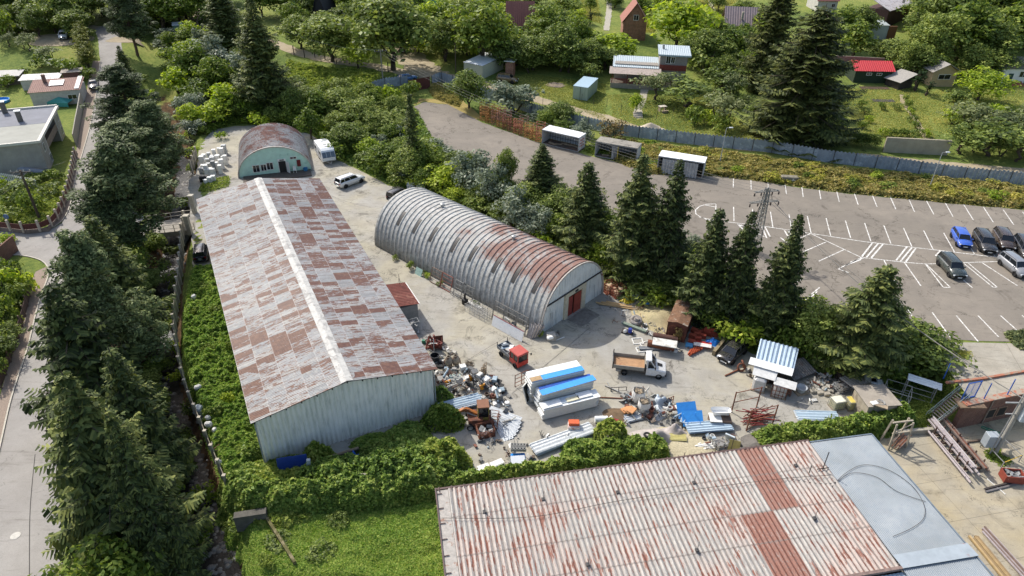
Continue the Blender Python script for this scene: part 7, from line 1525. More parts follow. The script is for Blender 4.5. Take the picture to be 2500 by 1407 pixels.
tyre('big black tyre lying at the corner of the hall roof',1076,893,.55);drum('plastic_tub','black rubber tub beside the large tyre','tub',1062,880,.5,.7,'#22262a');
for i,(x,y,l)in enumerate(((1096,895,'left'),(1113,892,'right'))):
 t=thing('cement_mixer','%s of the two old cement mixers beside the black tyre'%l,'cement mixer',at(x,y),.4*i);mb=MB();mb.lathe([(.0,.25),(.35,.3),(.45,.7),(.38,1.0),(.2,1.35),(.16,1.35),(.3,.95),(0,.6)],n=16);mb.build('drum',mat('#9a8e7c',.8,var=.35,c2='#6d5644'),t)
 for s_ in(-1,1):mb=MB();mb.bar((s_*.5,-.3,0),(s_*.45,0,.8),.06);mb.bar((s_*.5,.3,0),(s_*.45,0,.8),.06);mb.build('leg',M_RUST,t)
for i in range(3):boxthing('white_box','white box on the three-high stack by the mixers, %s'%('lowest','middle','topmost')[i],'box',1130,900,(.62,.62,.38),mat(('#cbc7ba','#d2cec2','#dfddd6')[i],.6),.2+.1*i,z=.42*i+.02)
mk('scrap_heap','tangle of red machinery parts under the edge of the hall roof','scrap',at(1060,850),mat('#7d3a2e',.7,var=.4,c2='#4a342a'),lambda mb:[mb.bar((random.uniform(-.9,.9),random.uniform(-.7,.7),random.uniform(0,.5)),(random.uniform(-.9,.9),random.uniform(-.7,.7),random.uniform(.4,1.6)),random.uniform(.06,.2))for _ in range(26)])
boxthing('metal_sheet','dark brown square panel standing behind the red machinery','panel',1072,836,(.9,.06,.9),mat('#5e3b2c',.8),.2);mk('white_cross','pale wooden cross bar rising from the red machinery','bar',at(1060,862),M_WHITE,lambda mb:(mb.bar((0,0,0),(0,0,1.9),.06),mb.bar((-.4,0,1.3),(.4,0,1.3),.06)))
boxthing('green_crate','small green crate by the hall roof edge','crate',1035,838,(.4,.3,.4),mat('#1f7a5a',.5));drum('bucket','pale bucket lying beyond the red machinery','bucket',1100,862,.2,.3,'#cfcabe');drum('basin','white basin with red cloth near the mixers','basin',1088,853,.35,.2,'#d9d4cb')
mk('brushwood','small brown heap of twigs right of the white boxes','brushwood',at(1147,890),M_BARK2,lambda mb:[mb.bar((random.uniform(-.6,.6),random.uniform(-.4,.4),.0),(random.uniform(-.6,.6),random.uniform(-.4,.4),random.uniform(.1,.35)),.03)for _ in range(30)])
drum('boiler_tank','pale teal cylinder lying at the left of the scrap pile','tank',1110,928,.32,1.2,'#9fc0b8',lying=.15)
mk('rod_bundle','fan of pale rods in the scrap pile','rods',at(1140,935,.5),mat('#c9c8c2',.6),lambda mb:[mb.bar((0,0,.4),(2.1*math.cos(a),1.5*math.sin(a),.05+.3*random.random()),.045)for a in np.linspace(2.0,4.3,14)])
M_ORG=mat('#d78f1f',.5,var=.15)
for x,y,l in((1092,940,'leftmost orange machine part in the scrap pile'),(1128,942,'long orange machine part beside the black wheel'),(1149,928,'upper orange machine part in the scrap pile'),(1171,926,'rightmost orange machine part in the scrap pile'),(1176,950,'orange rimmed machine base in the scrap pile')):
 mk('machine_part',l,'machine part',at(x,y,.3),M_ORG,lambda mb:(mb.box((0,0,.25),(.3,.3,.5),bev=.05),mb.cyl((-.2,0,.4),(.35,0,.55),.12,n=10)),random.uniform(0,3))
tyre('black wheel in the middle of the scrap pile',1138,946,.33,.2,rad(55));fridge('old white cooker lying in the scrap pile',1186,938,.9,.8,w_=.7,z=.25)
for i in range(4):boxthing('white_box','flat white appliance casing at the top of the scrap pile, %s'%('bottom one','second one','third one','top one')[i],'box',1154+i,916,(.9-.1*i,.6,.2),M_WHITE if i%2 else M_GREY,.7+.2*i,z=.2+.2*i)
for i in range(3):boxthing('black_sheet','black ribbed mat leaning on the right of the scrap pile, %s'%('nearest','middle','farthest')[i],'mat',1222-5*i,952-10*i,(1.0,.7,.08),M_BLACK,-.6,z=.2+.12*i,rx=.35,bev=0)
for i,x in enumerate((1177,1181,1187)):mk('wooden_pallet','old wooden pallet standing upright in the scrap pile, %s'%('left','middle','right')[i],'pallet',at(x,925-i*3),M_WOOD,lambda mb:([mb.box((0,0,.15+.25*k),(1.0,.03,.12))for k in range(6)],[mb.box((xx,.05,.75),(.08,.08,1.5))for xx in(-.45,0,.45)]),rad(70+8*i))
rj=random.Random(21);JC=('#c9c7bf','#8e8b84','#5b5a58','#a8a49a','#dcdad2','#6b5a4c','#3e4348','#9fb0b8','#7a4a38','#b9b4a6')
def junk(label,area,n,group,zmax=.7,smin=.15,smax=.7):
 w_=[tuple(at(*p)[:2])for p in area];xs=[p[0]for p in w_];ys=[p[1]for p in w_];k=0
 while k<n:
  x,y=rj.uniform(min(xs),max(xs)),rj.uniform(min(ys),max(ys));sd=float(polysd(w_,np.array([x]),np.array([y]))[0])
  if sd<0:continue
  kind=rj.randrange(5);c_=mat(rj.choice(JC),.65,var=.3,scale=4);z_=rj.uniform(0,zmax)*min(1,sd/.8);s_=rj.uniform(smin,smax);mb=MB()
  if kind==0:mb.box((0,0,s_*.3),(s_,s_*.7,s_*.6),rx=rj.uniform(-.5,.5),bev=.02)
  elif kind==1:mb.box((0,0,s_*.2),(s_*1.6,s_*.9,.05),rx=rj.uniform(-.8,.8),ry=rj.uniform(-.5,.5))
  elif kind==2:mb.cyl((-s_*.8,0,.1),(s_*.8,0,.1+rj.uniform(0,.5)),rj.uniform(.03,.1),n=8)
  elif kind==3:[mb.bar((rj.uniform(-s_,s_),rj.uniform(-s_,s_),0),(rj.uniform(-s_,s_),rj.uniform(-s_,s_),rj.uniform(.1,.6)),.035)for _ in range(5)]
  else:mb.lathe([(0,0),(s_*.3,0),(s_*.38,s_*.5),(s_*.3,s_*.5),(s_*.26,.05),(0,.05)],n=12)
  o=mb.build(('scrap_box','scrap_plate','scrap_pipe','scrap_rods','scrap_tub')[kind],c_);o.location=(x,y,z_);o.rotation_euler=(0,0,rj.uniform(0,6.28))
  tag(o,label,'scrap',group);k+=1
junk('one of the loose scrap pieces heaped beside the long hall',((1062,905),(1150,905),(1215,935),(1250,975),(1240,1000),(1150,985),(1080,975),(1060,940)),170,'scrap heaped beside the long hall',1.1)
junk('one of the scrap bits around the mixers and tyre',((1040,830),(1075,830),(1120,870),(1150,905),(1090,915),(1060,890)),30,'scrap around the mixers',.35,.12,.45)
junk('one of the scrap pieces around the white bags and blue boards',((1520,970),(1560,950),(1640,985),(1680,1020),(1690,1060),(1600,1035),(1535,1025)),130,'scrap around the white bags',.6)
junk('one of the broken bits along the edge of the white gravel heap',((1690,1062),(1800,1068),(1810,1095),(1700,1100)),34,'broken bits by the gravel heap',.35,.15,.6)
junk('one of the bits of scrap under the tree belt',((1990,905),(2080,930),(2100,960),(2020,965),(1950,945)),50,'scrap under the tree belt',.35,.12,.6)
junk('one of the items on the rack along the arched hall',((1215,775),(1300,800),(1300,822),(1215,800)),22,'items on the rack along the arched hall',.6)
junk('one of the pieces beside the rusty tank',((1545,785),(1600,790),(1680,830),(1690,870),(1600,855)),36,'pieces beside the rusty tank',.3,.12,.45)
junk('one of the bits of litter in the weeds by the concrete fence',((470,945),(490,945),(560,1090),(540,1140),(520,1100)),26,'litter in the weeds',.7,.2,.55)
junk('one of the small pieces by the small heap of tiles',((1120,995),(1250,1000),(1255,1040),(1130,1060)),45,'pieces around the excavator',.4,.15,.6)
drum('white_drum','small white drum standing alone right of the scrap','drum',1238,988,.25,.3,'#dcdad2',False);boxthing('hollow_block','grey hollow concrete block on the right of the scrap','block',1218,975,(.7,.5,.5),M_GREY,.6,z=.1)
for r_ in range(2):
 for k in range(5):mk('hollow_block','one of the grey hollow blocks stacked on the blue-wrapped pallet','block',at(1265,1120,0)+Vector((-.55+.27*k,.3*r_,1.1+.0*r_)),mat('#8b8a84',.9),lambda mb:([mb.box((x,0,.15),(.05,.45,.3))for x in(-.1,.1)],[mb.box((0,y,.15),(.2,.05,.3))for y in(-.2,0,.2)]),.1,'hollow blocks on the wrapped pallet')
boxthing('block_pallet','pallet of concrete blocks under a bright blue wrap','pallet',1265,1132,(1.3,1.1,.8),mat('#1f7fc4',.35,var=.2,scale=4),.1,bev=.08);boxthing('paper_layer','pale layer between the hollow blocks and the blue wrap','sheet',1265,1128,(1.25,1.05,.25),M_PG,.12,z=.82)
fridge('white square appliance with a small window near the bottom wall',1213,1140,rad(30),.55,w_=1.2);boxthing('white_board','white board lying left of the square appliance','board',1183,1145,(1.1,.9,.12),M_WHITE,rad(30),ry=.1,bev=0);boxthing('white_board','long white strip lying on the wall ivy','board',1168,1152,(2.6,.4,.1),M_WHITE,rad(12),z=.9,bev=0)
t=thing('crate_stack','white crates topped with orange ones by the gravel','crates',at(1400,1052));mb=MB();mb.box((0,0,.4),(1.1,.8,.8),bev=.03);mb.build('white_crates',mat('#c8bfb8',.6,var=.25,scale=5,c2='#a0584c',thr=.6),t);mb=MB();mb.box((0,.1,.95),(1.0,.6,.3),bev=.03);mb.build('orange_crates',mat('#cf5a2a',.5,var=.25,scale=6),t)
drum('gas_cylinder','white cylinder lying by the red tarpaulin','cylinder',1467,1030,.32,1.2,'#e2e2e0',lying=.05)
mound('red_tarpaulin','crumpled dark red tarpaulin right of the white cylinder','tarpaulin',1498,1031,.75,.4,mat('#9c2f3a',.5,var=.2),5,1.4);mound('white_cloth','white cloth on top of the red tarpaulin','cloth',1492,1024,.4,.55,M_WHITE,6)
def bigbag(label,px,py,z=0,s=1.0,fill=M_WOOD):
 g=at(px,py,z);t=thing('big_bag',label,'bag',g);mb=MB();n=20
 mb.grid(lambda u,v:(s*(.46+.07*math.sin(v*3.1)+.03*math.sin(u*40))*math.copysign(abs(math.cos(6.283*u))**.6,math.cos(6.283*u)),s*(.46+.07*math.sin(v*3.1))*math.copysign(abs(math.sin(6.283*u))**.6,math.sin(6.283*u)),s*(v*1.0+.03*math.sin(u*25))),n*2,5);mb.build('sack',mat('#d3d1ca',.8,var=.15,scale=3),t)
 mb=MB();r_=random.Random(int(px));[mb.cyl((r_.uniform(-.3,.3)*s,r_.uniform(-.3,.3)*s,.85*s),(r_.uniform(-.33,.33)*s,r_.uniform(-.33,.33)*s,r_.uniform(.9,1.02)*s),.06,n=6)for _ in range(34)];mb.build('firewood',fill,t)
bigbag('rear white sack of split firewood beyond the scrap',1557,975,.35,1.15);bigbag('front white sack of split firewood',1571,1000,.3,1.1)
for i in range(3):boxthing('orange_board','one of the orange-tan slabs left of the firewood sacks','slab',1528+7*i,1002,(.9,.7,.12),mat('#c08a5a',.8,var=.2),.5+.2*i,z=.3+.13*i,group='orange-tan slabs left of the sacks')
mound('plastic_sheet','crumpled pale plastic sheet right of the front sack','plastic sheet',1600,1010,1.1,.9,mat('#b6bcbf',.4,var=.25,scale=3),8,1.1,rough=.7);mound('plastic_sheet','grey-blue plastic heap behind the crumpled sheet','plastic sheet',1612,985,1.0,.9,mat('#a3adb4',.4,var=.3,scale=3),9,1.2,rough=.8);sheets('dirty ribbed sheets under the front sack',(1532,1035),(1572,1025),1.0,3,[M_ZN],.1,.3,.04)
mound('grey_tarpaulin','large dusty grey tarpaulin draped over a long heap','tarpaulin',1592,1075,1.7,1.2,mat('#a39a92',.85,var=.2,scale=2),12,2.0,rough=.35,rz=.15);mound('grey_tarpaulin','right end of the dusty grey tarpaulin','tarpaulin',1645,1060,1.2,1.0,mat('#a79e97',.85,var=.2,scale=2),13,1.4,rough=.4)
tyre('small tyre lying on the grey tarpaulin',1580,1064,.36,1.0);sheets('yellowish ribbed plastic sheets on the tarpaulin edge',(1612,1080),(1672,1082),.75,3,[mat('#c6bb79',.5)],.35,.16,.03)
mound('gravel_heap','spread heap of pale gravel between ivy and tarpaulin','gravel heap',1650,1098,3.6,.35,mat('#b3a88a',.95,var=.35,scale=6),14,1.7,rough=.15);mound('dark_gravel_heap','dark grey gravel heap left of the ivy','gravel heap',1850,1088,1.6,.5,mat('#6b665f',.95,var=.3,scale=6),15,1.5,rough=.15)
def lean_board(label,px,py,rz,m_,w_=1.9,h=1.3,z=0):g=at(px,py,z);t=thing('blue_board',label,'board',g,rz);mb=MB();mb.slab((-w_/2,0,.25),(w_/2,0,.25),(w_/2,1.2,h*.75+.25),(-w_/2,1.2,h*.75+.25),.05);mb.build('panel',m_,t);[MBx.build('leg',M_PB,t)for MBx in[MB().bar((x,.1,0),(x,-.0,.9),.05)for x in(-w_*.3,w_*.3)]];mb=MB();mb.bar((-w_*.3,-.05,.05),(w_*.3,-.05,.05),.05);mb.build('foot',M_PB,t)
lean_board('rear bright blue table-tennis-like board standing tilted',1680,1026,.15,M_PB,1.9,1.3,.3);lean_board('front bright blue tilted board on blue legs',1692,1046,.05,M_PB,2.0,1.2)
t=thing('washstand','cabinet carrying a white bathtub beside the red scaffold tubes','cabinet',at(1755,1040),-.05);mb=MB();mb.box((.1,.4,.35),(2.0,1.1,.7));mb.build('carcass',mat('#6d5a4c',.8,var=.3),t);mb=MB();mb.box((-.4,.3,.75),(1.1,1.2,.08));mb.build('worktop',M_WHITE,t)
mk('bathtub','white bathtub resting on the cabinet','bathtub',at(1755,1040)+Vector((.15,.75,.85)),mat('#e6e6e3',.25,var=.04),lambda mb:(mb.grid(lambda u,v:((.95-.18*(1-v))*math.copysign(abs(math.cos(6.283*u))**.5,math.cos(6.283*u)),(.42-.1*(1-v))*math.copysign(abs(math.sin(6.283*u))**.5,math.sin(6.283*u)),.1+.42*v),32,3),mb.box((0,0,.1),(1.5,.6,.03)),mb.torus((0,0,.52),.0,.0)))
t=thing('steel_rack','rusty upright tube frame around the pile of red scaffold tubes','rack',at(1822,1052),rad(17));cs_=[(0,0),(0,2.6),(3.3,2.6),(3.3,0)]
for x,y in cs_:mb=MB();mb.bar((x*.85,y,0),(x*.85,y,2.6),.09);mb.build('post',M_RUST,t)
[MB().bar((0,y,z_),(2.8,y,z_),.06).build('rail',M_RUST,t)for y in(0,2.6)for z_ in(1.3,2.5)]
rq=random.Random(8)
for i in range(34):a0=at(1845+rq.uniform(-20,20),1030+rq.uniform(-16,16));ang=rq.gauss(.0,.18)+(0 if i%3 else.5);L_=rq.uniform(1.6,2.8);z_=.1+.025*i;dx_=Vector((math.cos(ang),math.sin(ang),rq.uniform(-.05,.05)))*L_/2;mk('scaffold_tube','one of the red scaffold tubes piled inside the tube frame','tube',a0,mat('#8f3832' if i%3 else '#6b4638',.6,var=.25),lambda mb:mb.cyl(-dx_+Vector((0,0,z_)),dx_+Vector((0,0,z_)),.045,n=6),0,'red scaffold tubes')
for i in range(9):g=at(1715+4*i,1098-(i%3)*4);mk('white_profile','one of the white plastic profiles beside the gravel heap','profile',g+Vector((0,0,.1+.06*(i%3))),M_WHITE,lambda mb:mb.bar((-1.1,0,0),(1.1,.1,.05),.12),.1*(i%4),'white plastic profiles by the gravel')
crate('wire_crate','grey wire crate leaning among the white profiles','crate',1757,1092,(1.2,.8,.8),.5,M_STEEL,4,M_ZD);boxthing('old_window','pale framed window leaning at the edge of the yard','window',1780,1080,(.9,.15,1.1),mat('#c3cdd0',.4),-.6,rx=.4);boxthing('yellow_board','faded yellow-green board leaning at the wall','board',1790,1098,(1.0,.06,1.0),mat('#a69a5e',.7),-.3,rx=-.5,bev=0)
mk('broken_log','bleached tree trunk lying in front of the ivy','log',at(1835,1078),mat('#a79c8b',.95,var=.25),lambda mb:(mb.cyl((-.6,-.5,.1),(2.6,.5,.35),.12,.07,8),mb.cyl((.6,-.1,.2),(1.2,.6,.7),.06,.03,6)))
for x,y,l in((1665,1140,'left'),(1742,1120,'middle'),(1782,1108,'right')):mk('steel_stake','thin rusty fence post above the lower roof, %s of three'%l,'post',at(x,y),M_DARKST,lambda mb:mb.bar((0,0,0),(0,0,1.8),.05))
rails('steel_stand','fallen dark angle frame in front of the tipper truck',1510,955,1.6,.5,.1,M_DARKST,1);mk('angle_bar','pale angle bars crossed by the dark frame','bar',at(1497,950),M_STEEL,lambda mb:(mb.bar((-.8,.4,.1),(.7,-.7,.15),.09),mb.bar((-.5,.9,.1),(-.4,-.2,.4),.07)));mk('angle_bar','long rusty bar lying in front of the panels','bar',at(1500,973),M_RUST,lambda mb:mb.bar((-1.8,.05,.08),(1.8,-.1,.08),.08));rails('rusty_chair_frame','small rusty seat frame behind the blue boards',1637,985,.6,.8,.6,M_RUST,2)
for i in range(9):a0=at(1455+3*i,741+1.5*(i%4));b0=at(1560+1.5*i,757+1.5*(i%3));mk('timber_plank','one of the fresh pale planks piled beside the red door','plank',(a0+b0)/2,M_TIMB,lambda mb:mb.bar((a0-b0)/2+Vector((0,0,.15+.08*(i//3))),(b0-a0)/2+Vector((0,0,.15+.08*(i//3))),.2,.07),0,'fresh pale planks')
for i,(x,y)in enumerate(((1487,712),(1508,722))):crate('stillage',('left','right')[i]+' rusty bar stillage at the foot of the trees','stillage',x,y,(1.5,1.2,1.3),.5,mat('#8d4f37',.8,var=.3),5,mat('#b59c7e',.8))
mound('yellow_sacks','bright yellow sacks in the rusty stillage','sacks',1532,733,.95,.6,mat('#d9be2c',.5,var=.15,scale=5),21,1.2,rough=.6);mound('blue_tarpaulin','small blue tarpaulin at the top of the sand pile','tarpaulin',1585,742,.55,.3,M_PB,22,rough=.6)
sheets('narrow grey ribbed sheets leaning at the tree edge',(1548,735),(1568,718),.6,2,[M_ZN],.2,.2,.03);mk('concrete_beam','short grey beam lying behind the planks','beam',at(1560,742),M_CONC,lambda mb:mb.bar((-.7,-.4,.15),(.6,.5,.2),.25),.2)
mound('sand_pile','large low pile of yellowish sand left of the rusty container','sand pile',1604,776,3.3,.95,mat('#b0a27c',.95,var=.2,scale=5,c2='#8f8a5a',thr=.62),23,1.05,rough=.2)
a,b=at(1624,826),at(1670,838);rz=math.atan2((b-a).y,(b-a).x);w_=(b-a).length*1.0;t=thing('rusty_container','dark rusty steel container with shallow pitched roof','container',a,rz);dd=4.6;M_CT=mat('#5a3122',.8,var=.35,scale=1.2,c2='#7a4830',thr=.55)
mb=MB();mb.box((w_/2,dd/2,1.15),(w_,dd,2.3));mb.build('body',M_CT,t);mb=MB();mb.slab((-.08,-.08,2.33),(w_/2,-.08,2.58),(w_/2,dd+.08,2.58),(-.08,dd+.08,2.33),.06);mb.slab((w_/2,-.08,2.58),(w_+.08,-.08,2.33),(w_+.08,dd+.08,2.33),(w_/2,dd+.08,2.58),.06);mb.build('roof',mat('#75563f',.9,var=.35,scale=2,c2='#a09484',thr=.6),t)
mb=MB();mb.prism([(0,0),(w_,0),(w_/2,.25)],0,.05,Matrix.Translation((0,.0,2.3))@Matrix.Rotation(rad(90),4,'X'));mb.build('gable',M_CT,t);plant('brownshrub',at(1652,838),2.3,1.2,'withered brown bush in front of the rusty container',None,0,'shrub')
mk('rusty_tank','long rusty cylinder tank lying with a white board on top','tank',at(1615,852),mat('#7e4a2e',.75,var=.3,c2='#5b3624'),lambda mb:mb.cyl((-1.5,.45,.42),(1.3,-.35,.42),.42,n=20));mk('rusty_tank','upper dark cylinder behind the long rusty tank','tank',at(1625,838),mat('#54362a',.8,var=.3),lambda mb:mb.cyl((-1.4,.5,.6),(1.2,-.2,.6),.4,n=20))
boxthing('white_board','wide dirty white board lying on the rusty tanks','board',1623,838,(2.6,1.3,.08),mat('#cfccc3',.6,var=.15,scale=2,c2='#a9a59a'),-.25,z=1.05,bev=0)
def wframe(label,px,py,rz,w_=1.1,h=1.0,z=.05):mk('old_window',label,'window frame',at(px,py,z),M_WHITE,lambda mb:[mb.bar(p,q,.09)for p,q in(((-w_/2,-h/2,0),(w_/2,-h/2,0)),((w_/2,-h/2,0),(w_/2,h/2,0)),((w_/2,h/2,0),(-w_/2,h/2,0)),((-w_/2,h/2,0),(-w_/2,-h/2,0)))],rz)
wframe('empty white window frame lying furthest left',1557,833,.1);wframe('empty white window frame in the middle',1577,842,.4);wframe('long white frame partly under the grey profile',1572,853,.2,1.6,.8);sheets('narrow grey metal profile in front of the rusty tank',(1562,856),(1612,857),.5,3,[M_STEEL],.1,.2,.03)
drum('white_tub','white tub at the end of the rusty tank','tub',1648,858,.3,.35,'#d5d5d0');mk('old_cable_reel','old whitish motor drum wrapped with pipes','drum',at(1552,790),mat('#a79e93',.8,var=.35,c2='#6e6258'),lambda mb:(mb.torus((0,0,.45),.5,.22,Matrix.Rotation(rad(25),4,'X')),mb.cyl((-.1,0,.1),(.1,0,.8),.3,n=12)))
mk('concrete_beam','long grey-green trough lying beside the motor drum','beam',at(1540,800),mat('#7d8878',.8),lambda mb:(mb.bar((-.9,.6,.25),(1.6,-1.0,.2),.4,.2)));boxthing('low_trolley','low flat trolley with a blue canister','trolley',1532,812,(1.3,.8,.18),M_DARKST,-.35);drum('blue_canister','blue canister on the low trolley','canister',1538,811,.22,.45,'#2a3f9a',False,.2);boxthing('white_bag','white bag left of the blue canister','bag',1526,811,(.4,.3,.35),M_WHITE,.3,z=.2,bev=.1)
rails('white_rail','small white rail by the planks',1524,770,.8,.7,.2,M_WHITE,1);boxthing('white_board','small white sheet on the sand edge','board',1572,803,(.8,.5,.06),M_WHITE,-.4,bev=0)
boxthing('stone_pallet','pale stones stacked on a pallet by the arched gable','pallet',1345,828,(1.0,.9,.75),mat('#aaa498',.9,var=.35,scale=6),.2,bev=.06);boxthing('white_bag','white sack lying on the stacked stones','bag',1343,826,(.7,.5,.25),M_WHITE,.4,z=.77,bev=.1);drum('milk_churn','dark can beside the pallet of stones','can',1362,820,.17,.6,'#5d5a54',False);mk('white_pipe','short white pipe on the ground at the gable shadow','pipe',at(1368,828),M_WHITE,lambda mb:mb.cyl((-.45,-.3,.06),(.45,.3,.06),.06,n=8));boxthing('stone_pallet','second lower heap of stones right of the first','stones',1357,826,(.6,.6,.45),mat('#9a9488',.9,var=.35,scale=6),.3)
rt=random.Random(31)
for i,(x,y,z_)in enumerate(((1695,812,0),(1708,817,0),(1722,815,0),(1700,822,0),(1714,826,0),(1732,820,0),(1690,826,0),(1727,812,.5),(1738,814,.5),(1742,822,0),(1688,840,0),(1703,833,0))):
 g=at(x,y,z_);mk('roof_tile_stack','one of the piles of red clay roof tiles behind the rusty container','roof tiles',g,mat('#a2452f' if i%3 else '#b5553a',.8,var=.25,scale=6),lambda mb:[mb.box((.0+.04*rt.uniform(-1,1),.0,.05+.08*k),(.75,.4,.05),rx=rt.uniform(-.08,.08))for k in range(7)],rt.uniform(-.6,.6),'piles of red clay roof tiles')
for i in range(10):g=at(1684+3.2*i,862-1.6*i+(i%2)*5);mk('roof_tile_stack','one of the orange tiles fanned out in front of the container','roof tiles',g,mat('#b4512f',.8,var=.2,scale=6),lambda mb:mb.box((0,0,.2),(.12,.9,.35),ry=.5),-.5,'orange tiles fanned out')
mound('blue_tarpaulin','bright blue tarpaulin beside the roof tiles','tarpaulin',1742,838,.9,.55,mat('#1f77cc',.4,var=.15),33,1.2,rough=.5);boxthing('red_crate','white lid with red crate beneath by the roof tiles','crate',1717,845,(1.7,.6,.4),mat('#b5332c',.5),-.25);boxthing('white_board','white lid lying across the red crate','lid',1715,843,(1.9,.6,.06),mat('#dcd5cd',.6),-.25,z=.42,bev=0);boxthing('blue_crate','light blue crate next to the orange tiles','crate',1682,846,(.8,.6,.3),mat('#5a9cc4',.5),-.3)
mk('concrete_beam','mossy concrete kerb wall right of the blue tarpaulin','beam',at(1757,858),mat('#8d7f62',.95,var=.3,c2='#b0653c',thr=.68),lambda mb:mb.bar((-.9,-.8,.3),(.9,1.6,.35),.35,.7))
a,b=at(1832,940),at(1918,962);rz=math.atan2((b-a).y,(b-a).x);w_=(b-a).length;t=thing('sheet_shelter','makeshift dark shelter roofed with bright wavy metal sheets','shelter',a,rz)
mb=MB();mb.corr((-.1,1.0,2.3),(w_+.2,1.0,2.2),(w_+.4,4.4,2.75),(-.0,4.4,2.85),.42,.07);mb.build('roof',mat('#a9bac8',.4,.1,var=.15,scale=2),t)
mb=MB();mb.slab((-.7,.35,2.3),(w_+.1,.2,2.2),(w_+.2,1.2,2.42),(-.6,1.3,2.5),.05);mb.build('roof_strip',mat('#dcdbd6',.5,var=.06),t);mb=MB();mb.slab((-.1,-.5,1.75),(2.1,-.6,1.7),(2.2,.35,2.1),(-.1,.4,2.15),.05);mb.build('awning',mat('#d3d1ca',.5,var=.15,c2='#9b968c',thr=.66),t);mb=MB();mb.slab((2.0,-.9,1.55),(4.1,-1.0,1.5),(4.15,-.1,1.8),(2.05,-.05,1.85),.05);mb.build('awning',mat('#cfcdc6',.5,var=.2,c2='#97928a',thr=.64),t)
mb=MB();mb.box((w_/2,2.6,1.1),(w_-.3,3.2,2.2));mb.build('store',mat('#3c3631',.95,var=.5,scale=3),t)
for i,(x,y,l)in enumerate(((.75,-.35,'left plastic-wrapped white sack under the awning'),(2.75,-.5,'right caged white sack under the awning'))):
 g=t.matrix_basis if False else None;pos=a+Matrix.Rotation(rz,3,'Z')@Vector((x,y,0));tt=thing('wrapped_sack',l,'sack',pos,rz);mb=MB();mb.box((0,0,.8),(1.25,.95,1.5),bev=.18);mb.build('sack',mat('#c4c1ba',.35,var=.2,scale=5),tt)
 mb=MB();mb.box((0,0,.06),(1.4,1.1,.12));mb.build('pallet',M_WOOD,tt)
 if i:mb=MB();[mb.bar((xx,yy,0),(xx,yy,1.5),.05)for xx in(-.7,-.35,0,.35,.7)for yy in(-.55,.55)];[mb.bar((-.7,-.55,z_),(.7,-.55,z_),.04)for z_ in(.4,.9,1.45)];mb.build('cage',M_RUST,tt)
t=thing('old_wheelset','rusty wheel hub and axle lying left of the shelter','wheel',at(1808,905));mb=MB();mb.torus((0,0,.45),.38,.1,Matrix.Rotation(rad(60),4,'X'));mb.torus((.3,.5,.5),.35,.1,Matrix.Rotation(rad(70),4,'Y'));mb.build('rim',M_RUST,t);mk('wooden_beam','rusty beam lying in front of the scrapped black car','beam',at(1788,912),M_RUST,lambda mb:mb.bar((-.9,-.5,.08),(.9,.6,.12),.12))
sheets('dull ribbed sheets leaning right of the shelter',(1938,935),(1990,915),2.0,3,[M_ZD],.3,.28,.04,along=False,slope=.5)
t=thing('bath_pallet','grey tub on a wooden pallet right of the firewood','tub',at(1954,958),.3);mb=MB();mb.lathe([(.35,.15),(.55,.7),(.48,.7),(.3,.2),(0,.2)],n=16);mb.build('tub',M_PG,t);mb=MB();mb.box((0,0,.08),(1.3,1.0,.14));mb.build('pallet',M_WOOD,t)
for i in range(60):g=at(1905+rq.uniform(-14,24),958+rq.uniform(-12,10));mk('firewood_log','one of the reddish firewood logs heaped before the shelter','log',g+Vector((0,0,rq.uniform(.05,.45))),mat('#8a6250',.9,var=.25,scale=5),lambda mb:mb.cyl((-.2,0,0),(.2,0,.05),.07,n=6),rq.uniform(0,3),'reddish firewood logs')
for i in range(50):g=at(2012+rq.uniform(-28,30),945+rq.uniform(-18,16));mk('rubble_stone','one of the grey rubble stones and blocks under the trees','stone',g,mat(('#a59f92','#8c8679','#b6b0a2')[i%3],.9,var=.25),lambda mb:mb.box((0,0,.12),(rq.uniform(.2,.5),rq.uniform(.15,.35),rq.uniform(.12,.3)),rx=rq.uniform(-.3,.3),bev=.03),rq.uniform(0,3),'grey rubble stones')
for x,y,l in((1985,958,'left'),(2002,962,'middle'),(2018,965,'right')):boxthing('concrete_ring','small concrete piece in the row at the sand edge, %s one'%l,'concrete piece',x,y,(.7,.5,.3),M_CONC,.2,bev=.05)
for i in range(4):boxthing('dark_pallet','one of the dark timber pallets stacked under the branches','pallet',2065+2*i,925,(2.2-.2*i,1.6,.16),mat('#54463b',.9,var=.4),-.4+.1*i,z=.22*i,group='dark timber pallets under the branches')
boxthing('wooden_tray','brown wooden tray on top of the dark pallets','tray',2072,912,(1.3,.9,.3),mat('#7c5138',.85),-.5,z=.9);crate('wire_crate','grey wire crate beside the dark pallets','crate',2055,955,(1.5,1.0,.9),.3,M_STEEL,4,M_ZD);sheets('grey ribbed sheets sloping behind the wooden hut',(2080,965),(2118,950),1.8,2,[mat('#a8a196',.7)],.9,.3,.04,along=False)
a,b=at(2098,1026),at(2130,1032);t=thing('board_hut','weathered plywood hut with flat grey board roof and things on it','hut',at(2104,1035),rad(6));mb=MB();mb.box((1.5,1.3,1.1),(2.9,2.6,2.2));mb.build('wall',mat('#a59a86',.9,var=.25,scale=2,c2='#7f7465'),t);mb=MB();mb.slab((-.1,-.1,2.25),(3.3,-.1,2.25),(3.1,2.8,2.35),(-.1,2.8,2.35),.07);mb.build('roof',mat('#9c9283',.9,var=.2,scale=1.5),t)
